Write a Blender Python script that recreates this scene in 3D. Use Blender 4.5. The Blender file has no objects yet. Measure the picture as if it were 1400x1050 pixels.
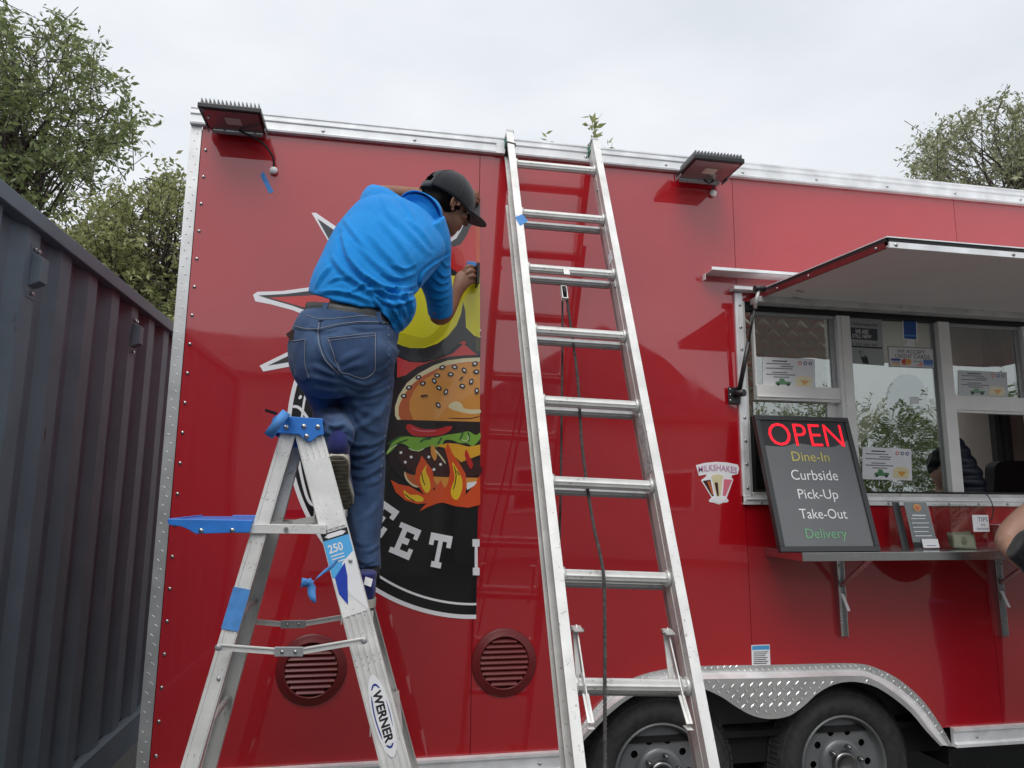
import bpy, bmesh, math, random
import numpy as np
from mathutils import Vector as V, Matrix, noise
from mathutils.geometry import tessellate_polygon
from mathutils.bvhtree import BVHTree
R = random.Random(7)
scene = bpy.context.scene
COL = scene.collection
rad = math.radians

# ------------------------------------------------------------------ camera
# world: trailer side wall is the plane y = 0, x runs along it, z is up; the photographer stands 2.93 m in front of it
F_PX = 960.0
DIST, EYE = 2.93, 1.48
_X = V((5247, 197, F_PX)).normalized()
_U = V((52, -6068, F_PX)).normalized()
_U = (_U - _X * _X.dot(_U)).normalized()
_N = _U.cross(_X)
if _N.z < 0: _N = -_N
right = V((_X[0], _N[0], _U[0])); down = V((_X[1], _N[1], _U[1])); fwd = V((_X[2], _N[2], _U[2]))
cam_d = bpy.data.cameras.new('camera')
cam = bpy.data.objects.new('camera', cam_d); COL.objects.link(cam)
m = Matrix((right, -down, -fwd)).transposed().to_4x4()
m.translation = V((0, -DIST, EYE))
cam.matrix_world = m
cam_d.sensor_width = 36; cam_d.sensor_fit = 'HORIZONTAL'
cam_d.lens = F_PX / 1400 * 36
cam_d.clip_start = 0.05; cam_d.clip_end = 500
scene.camera = cam
scene.render.resolution_x = 1024; scene.render.resolution_y = 768

# ------------------------------------------------------------------ sky
SUN_EL, SUN_AZ = rad(58), rad(200)
w = bpy.data.worlds.new('World'); scene.world = w; w.use_nodes = True
nt = w.node_tree; nt.nodes.clear()
def N(nt, t, **k):
    n = nt.nodes.new(t)
    for a, b in k.items(): setattr(n, a, b)
    return n
out = N(nt, 'ShaderNodeOutputWorld'); bg = N(nt, 'ShaderNodeBackground'); bg.inputs['Strength'].default_value = 0.1
sky = N(nt, 'ShaderNodeTexSky', sky_type='NISHITA', sun_disc=False, sun_elevation=SUN_EL, sun_rotation=SUN_AZ)
sky.dust_density = 3
tc = N(nt, 'ShaderNodeTexCoord'); mp = N(nt, 'ShaderNodeMapping'); mp.inputs['Scale'].default_value = (1.2, 1.2, 3.0)
mp.inputs['Rotation'].default_value = (0.2, 0.3, 0.6)
nz = N(nt, 'ShaderNodeTexNoise'); nz.inputs['Scale'].default_value = 1.7; nz.inputs['Detail'].default_value = 7; nz.inputs['Roughness'].default_value = .5
cr = N(nt, 'ShaderNodeValToRGB'); cr.color_ramp.elements[0].position = .32; cr.color_ramp.elements[1].position = .68
cr.color_ramp.elements[0].color = (6.3, 6.65, 7.1, 1); cr.color_ramp.elements[1].color = (8.0, 8.2, 8.5, 1)
mx = N(nt, 'ShaderNodeMix', data_type='RGBA'); mx.inputs['Factor'].default_value = .93
L = nt.links.new
L(tc.outputs['Generated'], mp.inputs['Vector']); L(mp.outputs['Vector'], nz.inputs['Vector']); L(nz.outputs['Fac'], cr.inputs['Fac'])
L(sky.outputs['Color'], mx.inputs['A']); L(cr.outputs['Color'], mx.inputs['B']); L(mx.outputs['Result'], bg.inputs['Color']); L(bg.outputs[0], out.inputs[0])
# ------------------------------------------------------------------ sun (overcast)
sd = bpy.data.lights.new('sun', 'SUN'); sd.energy = 1.5; sd.angle = rad(40); sd.color = (1, .97, .93)
sun = bpy.data.objects.new('sun', sd); COL.objects.link(sun)
# from the sky over the photographer's left shoulder
sdir = V((math.cos(SUN_EL) * math.sin(SUN_AZ), math.cos(SUN_EL) * math.cos(SUN_AZ), math.sin(SUN_EL)))
sun.rotation_euler = sdir.to_track_quat('Z', 'Y').to_euler()
# ------------------------------------------------------------------ view
vs = scene.view_settings
vs.view_transform = 'Standard'; vs.look = 'None'; vs.exposure = 0.32; vs.gamma = 1; vs.use_curve_mapping = False
scene.render.engine = 'CYCLES'

# ------------------------------------------------------------------ helpers
def ray(px, py):
    r = right * (px - 700) + down * (py - 525) + fwd * F_PX
    return r
CAM = V((0, -DIST, EYE))
def P(px, py, d=0.0):
    """world point at distance d in front of the trailer wall, seen where the photo shows it"""
    r = ray(px, py); t = (DIST - d) / r.y
    return CAM + r * t
def PX(px, py, x):
    r = ray(px, py); return CAM + r * (x / r.x)
def PZ(px, py, z):
    r = ray(px, py); return CAM + r * ((z - EYE) / r.z)
def mpp(d): return (DIST - d) / F_PX          # metres per photo pixel at distance d off the wall

ORG = {}
def link(o, parent=None, org=None):
    COL.objects.link(o)
    org = V((0, 0, 0)) if org is None else V(org)
    if parent is not None:
        o.parent = parent
        o.location = org - ORG[parent.name]
    else:
        o.location = org
    ORG[o.name] = org
    return o
def tag(o, label=None, cat=None, group=None, kind=None):
    if label: o['label'] = label
    if cat: o['category'] = cat
    if group: o['group'] = group
    if kind: o['kind'] = kind
    return o
def thing(name, loc, label, cat, group=None):
    o = bpy.data.objects.new(name, None); o.empty_display_size = .1
    link(o, None, loc); return tag(o, label, cat, group)

class MB:
    def __init__(s): s.v = []; s.f = []; s.sm = []
    def add(s, vs, fs, smooth=False):
        b = len(s.v); s.v += [V(p) for p in vs]
        for f in fs: s.f.append([b + i for i in f]); s.sm.append(smooth)
        return s
    def box(s, a, b, M=None):
        x0, y0, z0 = a; x1, y1, z1 = b
        p = [V(q) for q in ((x0,y0,z0),(x1,y0,z0),(x1,y1,z0),(x0,y1,z0),(x0,y0,z1),(x1,y0,z1),(x1,y1,z1),(x0,y1,z1))]
        if M is not None: p = [M @ q for q in p]
        return s.hexa(p)
    def hexa(s, p):
        return s.add(p, [(0,3,2,1),(4,5,6,7),(0,1,5,4),(1,2,6,5),(2,3,7,6),(3,0,4,7)])
    def beam(s, a, b, wv, tv):
        """bar from a to b with half vectors wv, tv"""
        a, b, wv, tv = V(a), V(b), V(wv), V(tv)
        return s.hexa([a-wv-tv, a+wv-tv, a+wv+tv, a-wv+tv, b-wv-tv, b+wv-tv, b+wv+tv, b-wv+tv])
    def tube(s, pts, r, n=8, closed=False, caps=True):
        pts = [V(p) for p in pts]; k = len(pts)
        rr = r if isinstance(r, (list, tuple)) else [r] * k
        vs = []; prev = None
        for i, p in enumerate(pts):
            if closed: t = (pts[(i+1) % k] - pts[i-1])
            else: t = pts[min(i+1, k-1)] - pts[max(i-1, 0)]
            t.normalize()
            if prev is None:
                u = t.orthogonal().normalized()
            else:
                u = (prev - t * prev.dot(t)).normalized()
            prev = u; v = t.cross(u)
            for j in range(n):
                a = 2 * math.pi * j / n
                vs.append(p + (u * math.cos(a) + v * math.sin(a)) * rr[i])
        fs = []
        for i in range(k if closed else k - 1):
            for j in range(n):
                a = i * n + j; b = i * n + (j + 1) % n; c = ((i + 1) % k) * n + (j + 1) % n; d = ((i + 1) % k) * n + j
                fs.append((a, b, c, d))
        if not closed and caps:
            fs.append(tuple(range(n))[::-1]); fs.append(tuple((k-1) * n + j for j in range(n)))
        return s.add(vs, fs, True)
    def cyl(s, a, b, r0, r1=None, n=12):
        a, b = V(a), V(b); t = (b - a).normalized(); u = t.orthogonal().normalized(); v = t.cross(u)
        r1 = r0 if r1 is None else r1
        vs = [a + (u * math.cos(2*math.pi*j/n) + v * math.sin(2*math.pi*j/n)) * r0 for j in range(n)] + \
             [b + (u * math.cos(2*math.pi*j/n) + v * math.sin(2*math.pi*j/n)) * r1 for j in range(n)]
        base = len(s.v)
        s.add(vs, [(j, (j+1) % n, n + (j+1) % n, n + j) for j in range(n)], True)
        s.f.append([base + j for j in range(n)][::-1]); s.sm.append(False)
        s.f.append([base + n + j for j in range(n)]); s.sm.append(False)
        return s
    def ell(s, c, ax, n=12, m=8):
        """ellipsoid with three half axis vectors"""
        c = V(c); A, B, C_ = [V(q) for q in ax]
        vs = [c - C_]; fs = []
        for i in range(1, m):
            ph = math.pi * i / m - math.pi / 2
            for j in range(n):
                a = 2 * math.pi * j / n
                vs.append(c + (A * math.cos(a) + B * math.sin(a)) * math.cos(ph) + C_ * math.sin(ph))
        vs.append(c + C_)
        for j in range(n): fs.append((0, 1 + (j + 1) % n, 1 + j))
        for i in range(m - 2):
            for j in range(n):
                a = 1 + i * n + j; b = 1 + i * n + (j + 1) % n
                fs.append((a, b, b + n, a + n))
        T = len(vs) - 1
        for j in range(n): fs.append((T, T - n + j, T - n + (j + 1) % n))
        return s.add(vs, fs, True)
    def lathe(s, prof, c, ax, n=32):
        """prof: list of (radius, height along ax)"""
        c = V(c); t = V(ax).normalized(); u = t.orthogonal().normalized(); v = t.cross(u)
        vs = []; fs = []
        for r, h in prof:
            for j in range(n):
                a = 2 * math.pi * j / n
                vs.append(c + t * h + (u * math.cos(a) + v * math.sin(a)) * r)
        for i in range(len(prof) - 1):
            for j in range(n):
                a = i * n + j; b = i * n + (j + 1) % n
                fs.append((a, b, b + n, a + n))
        return s.add(vs, fs, True)
    def loops(s, loops2d, fr, h0, h1):
        """flat plate with holes: loops in frame coordinates, from height h0 to h1"""
        loops2d = [[V((p[0], p[1], 0)) for p in l] for l in loops2d]
        tris = tessellate_polygon(loops2d)
        flat = [p for l in loops2d for p in l]; n = len(flat)
        vs = [fr(p.x, p.y, h1) for p in flat] + [fr(p.x, p.y, h0) for p in flat]
        fs = []
        for t in tris:
            fs.append(tuple(t)); fs.append(tuple(n + i for i in reversed(t)))
        b = 0
        for l in loops2d:
            k = len(l)
            for i in range(k):
                a, c = b + i, b + (i + 1) % k
                fs.append((a, n + a, n + c, c))
            b += k
        return s.add(vs, fs)
    def build(s, name, mat, parent=None, org=None, bevel=0, recalc=True, segs=2):
        me = bpy.data.meshes.new(name)
        if org is None:
            if s.v:
                lo = [min(p[i] for p in s.v) for i in range(3)]; hi = [max(p[i] for p in s.v) for i in range(3)]
                org = V([(lo[i] + hi[i]) / 2 for i in range(3)])
            else: org = V((0, 0, 0))
        org = V(org)
        me.from_pydata([tuple(p - org) for p in s.v], [], s.f)
        me.polygons.foreach_set('use_smooth', s.sm)
        if recalc and len(s.v) < 60000:
            bm = bmesh.new(); bm.from_mesh(me); bmesh.ops.recalc_face_normals(bm, faces=bm.faces); bm.to_mesh(me); bm.free()
        me.materials.append(mat); me.update()
        o = bpy.data.objects.new(name, me); link(o, parent, org)
        if bevel:
            b = o.modifiers.new('bevel', 'BEVEL'); b.width = bevel; b.segments = segs; b.limit_method = 'ANGLE'; b.angle_limit = rad(40)
        return o
def inst(o, parent, loc, name=None):
    """another copy of a piece (shares mesh data)"""
    c = o.copy(); c.parent = None
    link(c, parent, loc); return c

def frame(o, r, u, n=None):
    o, r, u = V(o), V(r), V(u)
    n = r.cross(u).normalized() if n is None else V(n)
    return lambda a, b, h=0.0: o + r * a + u * b + n * h
WALL = lambda a, b, h=0.0: V((a, -h, b))       # wall frame: a = x, b = z, h = distance off the wall
def cat(pts, closed=True, k=5):
    """smooth a px polyline with a Catmull-Rom curve"""
    n = len(pts); res = []
    for i in range(n if closed else n - 1):
        g = lambda j: V(pts[j % n] if closed else pts[max(0, min(n - 1, j))])
        p0, p1, p2, p3 = g(i-1), g(i), g(i+1), g(i+2)
        for q in range(k):
            t = q / k
            res.append(0.5 * ((2*p1) + (p2-p0)*t + (2*p0-5*p1+4*p2-p3)*t*t + (3*p1-p0-3*p2+p3)*t**3))
    if not closed: res.append(V(pts[-1]))
    return [tuple(p) for p in res]
def wxz(pts, d=0.0):
    r = []
    for p in pts:
        q = P(p[0], p[1], d); r.append((q.x, q.z))
    return r
def wallpoly(name, pts, mat, parent, h0=0.0, h1=.0006, smooth=False, k=5, holes=()):
    if smooth: pts = cat(pts, True, k)
    return MB().loops([wxz(pts)] + [wxz(h) for h in holes], WALL, h0, h1).build(name, mat, parent)

def text_polys(body, spacing=1.0, font_off=0.0):
    cu = bpy.data.curves.new('t', 'FONT'); cu.body = body; cu.size = 1; cu.space_character = spacing; cu.resolution_u = 3; cu.offset = font_off
    o = bpy.data.objects.new('t', cu); COL.objects.link(o)
    dg = bpy.context.evaluated_depsgraph_get(); dg.update()
    me = bpy.data.meshes.new_from_object(o.evaluated_get(dg))
    v = [tuple(x.co) for x in me.vertices]; f = [tuple(p.vertices) for p in me.polygons]
    bpy.data.objects.remove(o); bpy.data.curves.remove(cu); bpy.data.meshes.remove(me)
    return v, f
def text(name, body, fr, a0, b0, a1, b1, mat, parent, h=.0004, bold=0.0, shear=0.0, spacing=1.0):
    """flat lettering fitted into the frame rectangle (a0,b0)-(a1,b1)"""
    v, f = text_polys(body, spacing, bold)
    xs = [p[0] for p in v]; ys = [p[1] for p in v]
    x0, x1, y0, y1 = min(xs), max(xs), min(ys), max(ys)
    pts = []
    for p in v:
        b = (p[1] - y0) / (y1 - y0); a = (p[0] - x0) / (x1 - x0)
        pts.append(fr(a0 + a * (a1 - a0) + shear * b, b0 + b * (b1 - b0), h))
    return MB().add(pts, f).build(name, mat, parent, recalc=False)
def rect(name, fr, a0, b0, a1, b1, mat, parent, h0=0.0, h1=.0004, bevel=0):
    p = [fr(a0, b0, h0), fr(a1, b0, h0), fr(a1, b1, h0), fr(a0, b1, h0), fr(a0, b0, h1), fr(a1, b0, h1), fr(a1, b1, h1), fr(a0, b1, h1)]
    return MB().hexa(p).build(name, mat, parent, bevel=bevel)

def loft(mb, rings, n=24, cap=True):
    """rings: (center, uvec, vvec); optional 4th = superellipse power"""
    vs = []; fs = []; k = len(rings)
    for rg in rings:
        c, u, v = rg[:3]; pw = rg[3] if len(rg) > 3 else 1.0
        for j in range(n):
            a = 2 * math.pi * j / n; ca, sa = math.cos(a), math.sin(a)
            ca = math.copysign(abs(ca) ** pw, ca); sa = math.copysign(abs(sa) ** pw, sa)
            vs.append(c + u * ca + v * sa)
    for i in range(k - 1):
        for j in range(n):
            a = i*n + j; b = i*n + (j+1) % n; fs.append((a, b, b+n, a+n))
    if cap:
        fs.append(tuple(range(n))[::-1]); fs.append(tuple((k-1)*n + j for j in range(n)))
    return mb.add(vs, fs, True)
def interp_rows(rows, k=4):
    """Catmull-Rom through numeric rows"""
    return cat([tuple(r) for r in rows], closed=False, k=k)
def plimb(mb, rows, ref=(0, 1, 0), k=4, n=24, round_ends=True, lean=0.0):
    """limb given as rows (px, py, d, halfwidth_px, halfdepth_m): a tapered tube whose rings face along its course"""
    pts = [tuple(P(r[0], r[1], r[2])) + (r[3] * mpp(r[2]), r[4]) for r in rows]
    n_ = len(pts); rr = []
    # Catmull-Rom in 5 dimensions
    def g(j): return np.array(pts[max(0, min(n_-1, j))])
    for i in range(n_ - 1):
        p0, p1, p2, p3 = g(i-1), g(i), g(i+1), g(i+2)
        for q in range(k):
            t = q / k; rr.append(.5 * ((2*p1) + (p2-p0)*t + (2*p0-5*p1+4*p2-p3)*t*t + (3*p1-p0-3*p2+p3)*t**3))
    rr.append(np.array(pts[-1]))
    rings = []
    for i, q in enumerate(rr):
        t = V(rr[min(i+1, len(rr)-1)][:3] - rr[max(i-1, 0)][:3]).normalized()
        rf = V(ref); v = (rf - t * rf.dot(t)).normalized(); u = t.cross(v)
        rings.append((V(q[:3]), u * q[3], v * q[4] + V((0, 0, lean * q[4]))))
    if round_ends:
        for sgn, idx in ((-1, 0), (1, -1)):
            c, u, v = rings[idx]; t = (rings[1][0] - rings[0][0]).normalized() if idx == 0 else (rings[-1][0] - rings[-2][0]).normalized()
            r = min(u.length, v.length)
            ext = [(c + t * sgn * r * .5 * s1, u * s2, v * s2) for s1, s2 in ((.5, .87), (.85, .5), (1, .12))]
            if idx == 0: rings = ext[::-1] + rings
            else: rings = rings + ext
    return loft(mb, rings, n)
def remesh(mb, voxel, smooth=4, decimate=0):
    """fuse overlapping closed shapes to one continuous skin; returns verts (Vector), faces"""
    me = bpy.data.meshes.new('tmp'); me.from_pydata([tuple(v) for v in mb.v], [], mb.f)
    bm = bmesh.new(); bm.from_mesh(me); bmesh.ops.recalc_face_normals(bm, faces=bm.faces); bm.to_mesh(me); bm.free()
    o = bpy.data.objects.new('tmp', me); COL.objects.link(o)
    r = o.modifiers.new('r', 'REMESH'); r.mode = 'VOXEL'; r.voxel_size = voxel; r.adaptivity = 0
    if smooth:
        s = o.modifiers.new('s', 'SMOOTH'); s.iterations = smooth; s.factor = .5
    dg = bpy.context.evaluated_depsgraph_get(); dg.update()
    m2 = bpy.data.meshes.new_from_object(o.evaluated_get(dg))
    bpy.data.objects.remove(o); bpy.data.meshes.remove(me)
    return m2
def skin_object(name, me, mat, parent):
    n = len(me.vertices); co = np.empty(n * 3, 'f'); me.vertices.foreach_get('co', co); co = co.reshape(-1, 3)
    org = (co.min(0) + co.max(0)) / 2
    me.vertices.foreach_set('co', (co - org).ravel())
    me.polygons.foreach_set('use_smooth', [True] * len(me.polygons))
    me.materials.clear(); me.materials.append(mat); me.name = name; me.update()
    o = bpy.data.objects.new(name, me); link(o, parent, V(org.tolist())); return o
def to_px(p):
    q = V(p) - CAM; z = q.dot(fwd)
    return 700 + F_PX * q.dot(right) / z, 525 + F_PX * q.dot(down) / z

# ------------------------------------------------------------------ materials
def srgb(r, g, b):
    f = lambda c: (c / 255 / 12.92) if c / 255 <= .04045 else ((c / 255 + .055) / 1.055) ** 2.4
    return (f(r), f(g), f(b))
def mat(name, col, rough=.5, metal=0.0, var=.0, vscale=20, bump=0.0, bscale=200, col2=None, coat=0, spec=.5, transm=0, stretch=None, detail=5, alpha=1, ramp=(.35, .65), coords='Object'):
    M = bpy.data.materials.new(name); M.use_nodes = True; t = M.node_tree; b = t.nodes['Principled BSDF']
    b.inputs['Base Color'].default_value = (*col, 1); b.inputs['Roughness'].default_value = rough; b.inputs['Metallic'].default_value = metal
    b.inputs['Specular IOR Level'].default_value = spec
    if coat: b.inputs['Coat Weight'].default_value = coat; b.inputs['Coat Roughness'].default_value = .03
    if transm: b.inputs['Transmission Weight'].default_value = transm
    if alpha < 1: b.inputs['Alpha'].default_value = alpha
    l = t.links.new
    tc = N(t, 'ShaderNodeTexCoord'); mp = N(t, 'ShaderNodeMapping'); l(tc.outputs[coords], mp.inputs['Vector'])
    if stretch: mp.inputs['Scale'].default_value = stretch
    if var or col2:
        nz = N(t, 'ShaderNodeTexNoise'); nz.inputs['Scale'].default_value = vscale; nz.inputs['Detail'].default_value = detail
        l(mp.outputs[0], nz.inputs['Vector'])
        cr = N(t, 'ShaderNodeValToRGB'); cr.color_ramp.elements[0].position = ramp[0]; cr.color_ramp.elements[1].position = ramp[1]
        c2 = col2 if col2 else tuple(min(1, c * (1 + var)) for c in col); c1 = col if col2 else tuple(c * (1 - var) for c in col)
        cr.color_ramp.elements[0].color = (*c1, 1); cr.color_ramp.elements[1].color = (*c2, 1)
        l(nz.outputs['Fac'], cr.inputs['Fac']); l(cr.outputs['Color'], b.inputs['Base Color'])
    if bump:
        n2 = N(t, 'ShaderNodeTexNoise'); n2.inputs['Scale'].default_value = bscale; n2.inputs['Detail'].default_value = 3
        l(mp.outputs[0], n2.inputs['Vector'])
        bp = N(t, 'ShaderNodeBump'); bp.inputs['Strength'].default_value = 1; bp.inputs['Distance'].default_value = bump
        l(n2.outputs['Fac'], bp.inputs['Height']); l(bp.outputs['Normal'], b.inputs['Normal'])
    return M
def scratched(name, col, rough, metal, dark=(.2, .19, .18), amount=.62, scale=60, stretch=(1, 1, 1)):
    """metal with scuffs, paint specks and oxidation"""
    M = mat(name, col, rough, metal, var=.12, vscale=9, bump=.0003, bscale=350)
    t = M.node_tree; b = t.nodes['Principled BSDF']; l = t.links.new
    src = b.inputs['Base Color'].links[0].from_socket
    tc = N(t, 'ShaderNodeTexCoord'); mp = N(t, 'ShaderNodeMapping'); mp.inputs['Scale'].default_value = stretch
    l(tc.outputs['Object'], mp.inputs['Vector'])
    nz = N(t, 'ShaderNodeTexNoise'); nz.inputs['Scale'].default_value = scale; nz.inputs['Detail'].default_value = 8; nz.inputs['Roughness'].default_value = .7; nz.inputs['Distortion'].default_value = 1.5
    l(mp.outputs[0], nz.inputs['Vector'])
    cr = N(t, 'ShaderNodeValToRGB'); cr.color_ramp.elements[0].position = amount; cr.color_ramp.elements[1].position = amount + .06
    l(nz.outputs['Fac'], cr.inputs['Fac'])
    mx = N(t, 'ShaderNodeMix', data_type='RGBA'); l(cr.outputs['Color'], mx.inputs['Factor']); l(src, mx.inputs['A']); mx.inputs['B'].default_value = (*dark, 1)
    l(mx.outputs['Result'], b.inputs['Base Color'])
    n3 = N(t, 'ShaderNodeTexNoise'); n3.inputs['Scale'].default_value = 25; l(tc.outputs['Object'], n3.inputs['Vector'])
    mr = N(t, 'ShaderNodeMapRange'); mr.inputs['To Min'].default_value = rough - .1; mr.inputs['To Max'].default_value = rough + .15
    l(n3.outputs['Fac'], mr.inputs['Value']); l(mr.outputs[0], b.inputs['Roughness'])
    return M
def paint_panel():
    """glossy red skin over plywood: slightly wavy so that reflections wobble, with faint dust"""
    M = mat('red_panel_paint', (.41, .004, .011), .35, 0, var=.05, vscale=2)
    t = M.node_tree; b = t.nodes['Principled BSDF']; l = t.links.new
    b.inputs['Coat Weight'].default_value = 1; b.inputs['Coat Roughness'].default_value = .012; b.inputs['Coat IOR'].default_value = 1.85
    b.inputs['Specular IOR Level'].default_value = .25
    tc = N(t, 'ShaderNodeTexCoord')
    nz = N(t, 'ShaderNodeTexNoise'); nz.inputs['Scale'].default_value = 1.6; nz.inputs['Detail'].default_value = 1.5; nz.inputs['Roughness'].default_value = .35
    geo = N(t, 'ShaderNodeNewGeometry'); l(geo.outputs['Position'], nz.inputs['Vector'])
    bp = N(t, 'ShaderNodeBump'); bp.inputs['Distance'].default_value = .0055; bp.inputs['Strength'].default_value = 1
    n4 = N(t, 'ShaderNodeTexNoise'); n4.inputs['Scale'].default_value = 7; n4.inputs['Detail'].default_value = 6; n4.inputs['Roughness'].default_value = .65; l(geo.outputs['Position'], n4.inputs['Vector'])
    mr = N(t, 'ShaderNodeMapRange'); mr.inputs['From Min'].default_value = .4; mr.inputs['From Max'].default_value = .75; mr.inputs['To Min'].default_value = .008; mr.inputs['To Max'].default_value = .09; l(n4.outputs['Fac'], mr.inputs['Value']); l(mr.outputs[0], b.inputs['Coat Roughness'])
    l(nz.outputs['Fac'], bp.inputs['Height']); l(bp.outputs[0], b.inputs['Coat Normal']); l(bp.outputs[0], b.inputs['Normal'])
    return M
MAT = {}
M = MAT
M['red'] = paint_panel()
M['red_trim'] = mat('red_trim', (.16, .012, .014), .4, 0, var=.1, bump=.0002)
M['rail'] = scratched('white_aluminium_rail', (.86, .87, .88), .38, .3, (.45, .44, .43), .68, 40)
M['alu'] = scratched('weathered_aluminium', (.64, .64, .62), .4, .45, (.25, .24, .22), .60, 38)
M['alu_light'] = scratched('scuffed_aluminium', (.74, .74, .72), .45, .25, (.33, .32, .30), .605, 48)
M['alu_dark'] = scratched('dull_aluminium', (.42, .43, .44), .45, .6, (.15, .14, .13), .62, 50)
M['chrome'] = mat('bright_tread_plate', (.72, .72, .71), .36, .75, var=.12, vscale=8, bump=.0002, bscale=60)
M['tread_lug'] = mat('tread_lug', (.85, .85, .84), .12, 1)
M['steel'] = mat('brushed_steel', (.6, .6, .6), .25, 1, var=.08, vscale=6, stretch=(1, 1, 60), bump=.0001)
M['steel_in'] = mat('interior_steel', (.62, .59, .54), .35, .25, var=.1, vscale=3)
M['white'] = mat('white_vinyl_frame', (.84, .83, .81), .4, 0, var=.04, vscale=12)
M['black'] = mat('black_rubber', (.012, .012, .013), .6, 0, bump=.0003)
M['blackpl'] = mat('black_plastic', (.02, .02, .022), .35)
M['screw'] = mat('zinc_screw', (.5, .5, .5), .3, 1)
M['blue_pl'] = mat('blue_plastic', (.03, .19, .62), .4, 0, var=.12, vscale=15, bump=.0004, bscale=90)
M['tape'] = mat('blue_tape', (.07, .25, .60), .7, 0, var=.12, vscale=30, bump=.0004, bscale=120)
M['container'] = mat('grey_container_paint', (.150, .182, .215), .55, 0, spec=.2, col2=(.178, .212, .248), vscale=5, bump=.0006, bscale=14, detail=8)
def speckle(Mt, colr, scale=90, amount=.70, stretch=(1, 1, 1)):
    t = Mt.node_tree; b = t.nodes['Principled BSDF']; l = t.links.new; src = b.inputs['Base Color'].links[0].from_socket
    geo = N(t, 'ShaderNodeNewGeometry'); mp = N(t, 'ShaderNodeMapping'); mp.inputs['Scale'].default_value = stretch; l(geo.outputs['Position'], mp.inputs['Vector'])
    nz = N(t, 'ShaderNodeTexNoise'); nz.inputs['Scale'].default_value = scale; nz.inputs['Detail'].default_value = 6; nz.inputs['Roughness'].default_value = .6; l(mp.outputs[0], nz.inputs['Vector'])
    cr = N(t, 'ShaderNodeValToRGB'); cr.color_ramp.elements[0].position = amount; cr.color_ramp.elements[1].position = amount + .05; l(nz.outputs['Fac'], cr.inputs['Fac'])
    mx = N(t, 'ShaderNodeMix', data_type='RGBA'); l(cr.outputs['Color'], mx.inputs['Factor']); l(src, mx.inputs['A']); mx.inputs['B'].default_value = (*colr, 1); l(mx.outputs['Result'], b.inputs['Base Color'])
speckle(M['container'], (.30, .30, .29), 38, .70)
speckle(M['container'], (.09, .065, .05), 9, .70, (1, 1, .25))
speckle(M['red'], (.22, .03, .03), 26, .72)
M['tyre'] = mat('tyre_rubber', (.028, .028, .029), .7, 0, var=.3, vscale=30, bump=.0006, bscale=150)
M['rimgrey'] = mat('grey_painted_rim', (.17, .175, .18), .35, .3, var=.1, vscale=10)
M['hub'] = mat('steel_hub', (.32, .32, .32), .3, 1)
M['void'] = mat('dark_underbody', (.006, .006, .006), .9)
M['asphalt'] = mat('worn_concrete', (.115, .113, .108), .9, 0, var=.2, vscale=60, bump=.004, bscale=180, detail=10, coords='Object')
M['awn_in'] = mat('grey_awning_lining', (.74, .71, .69), .6, 0, var=.04, vscale=2)
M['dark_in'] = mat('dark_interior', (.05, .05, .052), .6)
M['paper'] = mat('white_paper', (.8, .8, .82), .7, 0, var=.03, vscale=8)
M['ink'] = mat('black_ink', (.015, .015, .017), .5)
M['greyink'] = mat('grey_ink', (.22, .23, .25), .6)
def vinyl(name, rgb): return mat('vinyl_' + name, srgb(*rgb), .28, 0, coat=.6)
for k_, c_ in dict(white=(240,240,243), black=(14,14,16), char=(52,53,55), coral=(205,62,60), red=(198,30,26), yellow=(226,218,38), yellow_d=(200,192,32),
                 cream=(226,214,170), bun=(222,150,62), bun_d=(196,98,48), brown=(60,28,22), brown_d=(32,16,16), tomato=(196,36,36), lettuce=(126,176,60), lettuce_d=(40,92,44), lettuce_l=(196,216,160),
                 cheese=(232,170,40), orange=(222,82,30), flame=(240,200,40), maroon=(60,20,24), pink=(226,120,140), lilac=(196,140,178), navy=(30,50,120), visa=(36,56,140), gold=(220,150,40),
                 amex=(60,120,190), lblue=(80,160,215), green=(70,130,80)).items():
    M['v_' + k_] = vinyl(k_, c_)
def glass(name, tint, refl, rough=.0):
    Mt = bpy.data.materials.new(name); Mt.use_nodes = True; t = Mt.node_tree; t.nodes.clear(); l = t.links.new
    o = N(t, 'ShaderNodeOutputMaterial'); mx = N(t, 'ShaderNodeMixShader'); tr = N(t, 'ShaderNodeBsdfTransparent'); gl = N(t, 'ShaderNodeBsdfGlossy')
    tr.inputs['Color'].default_value = (*tint, 1); gl.inputs['Roughness'].default_value = rough; gl.inputs['Color'].default_value = (.95, 1, .98, 1)
    lw = N(t, 'ShaderNodeLayerWeight'); lw.inputs['Blend'].default_value = .5; fr = N(t, 'ShaderNodeMath', operation='POWER'); fr.inputs[1].default_value = 4; l(lw.outputs['Facing'], fr.inputs[0])
    mr = N(t, 'ShaderNodeMath', operation='ADD'); mr.inputs[1].default_value = refl + .04
    l(fr.outputs[0], mr.inputs[0]); l(mr.outputs[0], mx.inputs[0]); l(tr.outputs[0], mx.inputs[1]); l(gl.outputs[0], mx.inputs[2])
    geo = N(t, 'ShaderNodeNewGeometry'); nz = N(t, 'ShaderNodeTexNoise'); nz.inputs['Scale'].default_value = 3; l(geo.outputs['Position'], nz.inputs['Vector'])
    bp = N(t, 'ShaderNodeBump'); bp.inputs['Distance'].default_value = .0015; l(nz.outputs['Fac'], bp.inputs['Height']); l(bp.outputs[0], gl.inputs['Normal'])
    l(mx.outputs[0], o.inputs[0]); return Mt
M['glass'] = glass('window_glass', (.74, .76, .74), .22)
M['acrylic'] = glass('clear_acrylic', (.93, .94, .94), .03)
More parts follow.
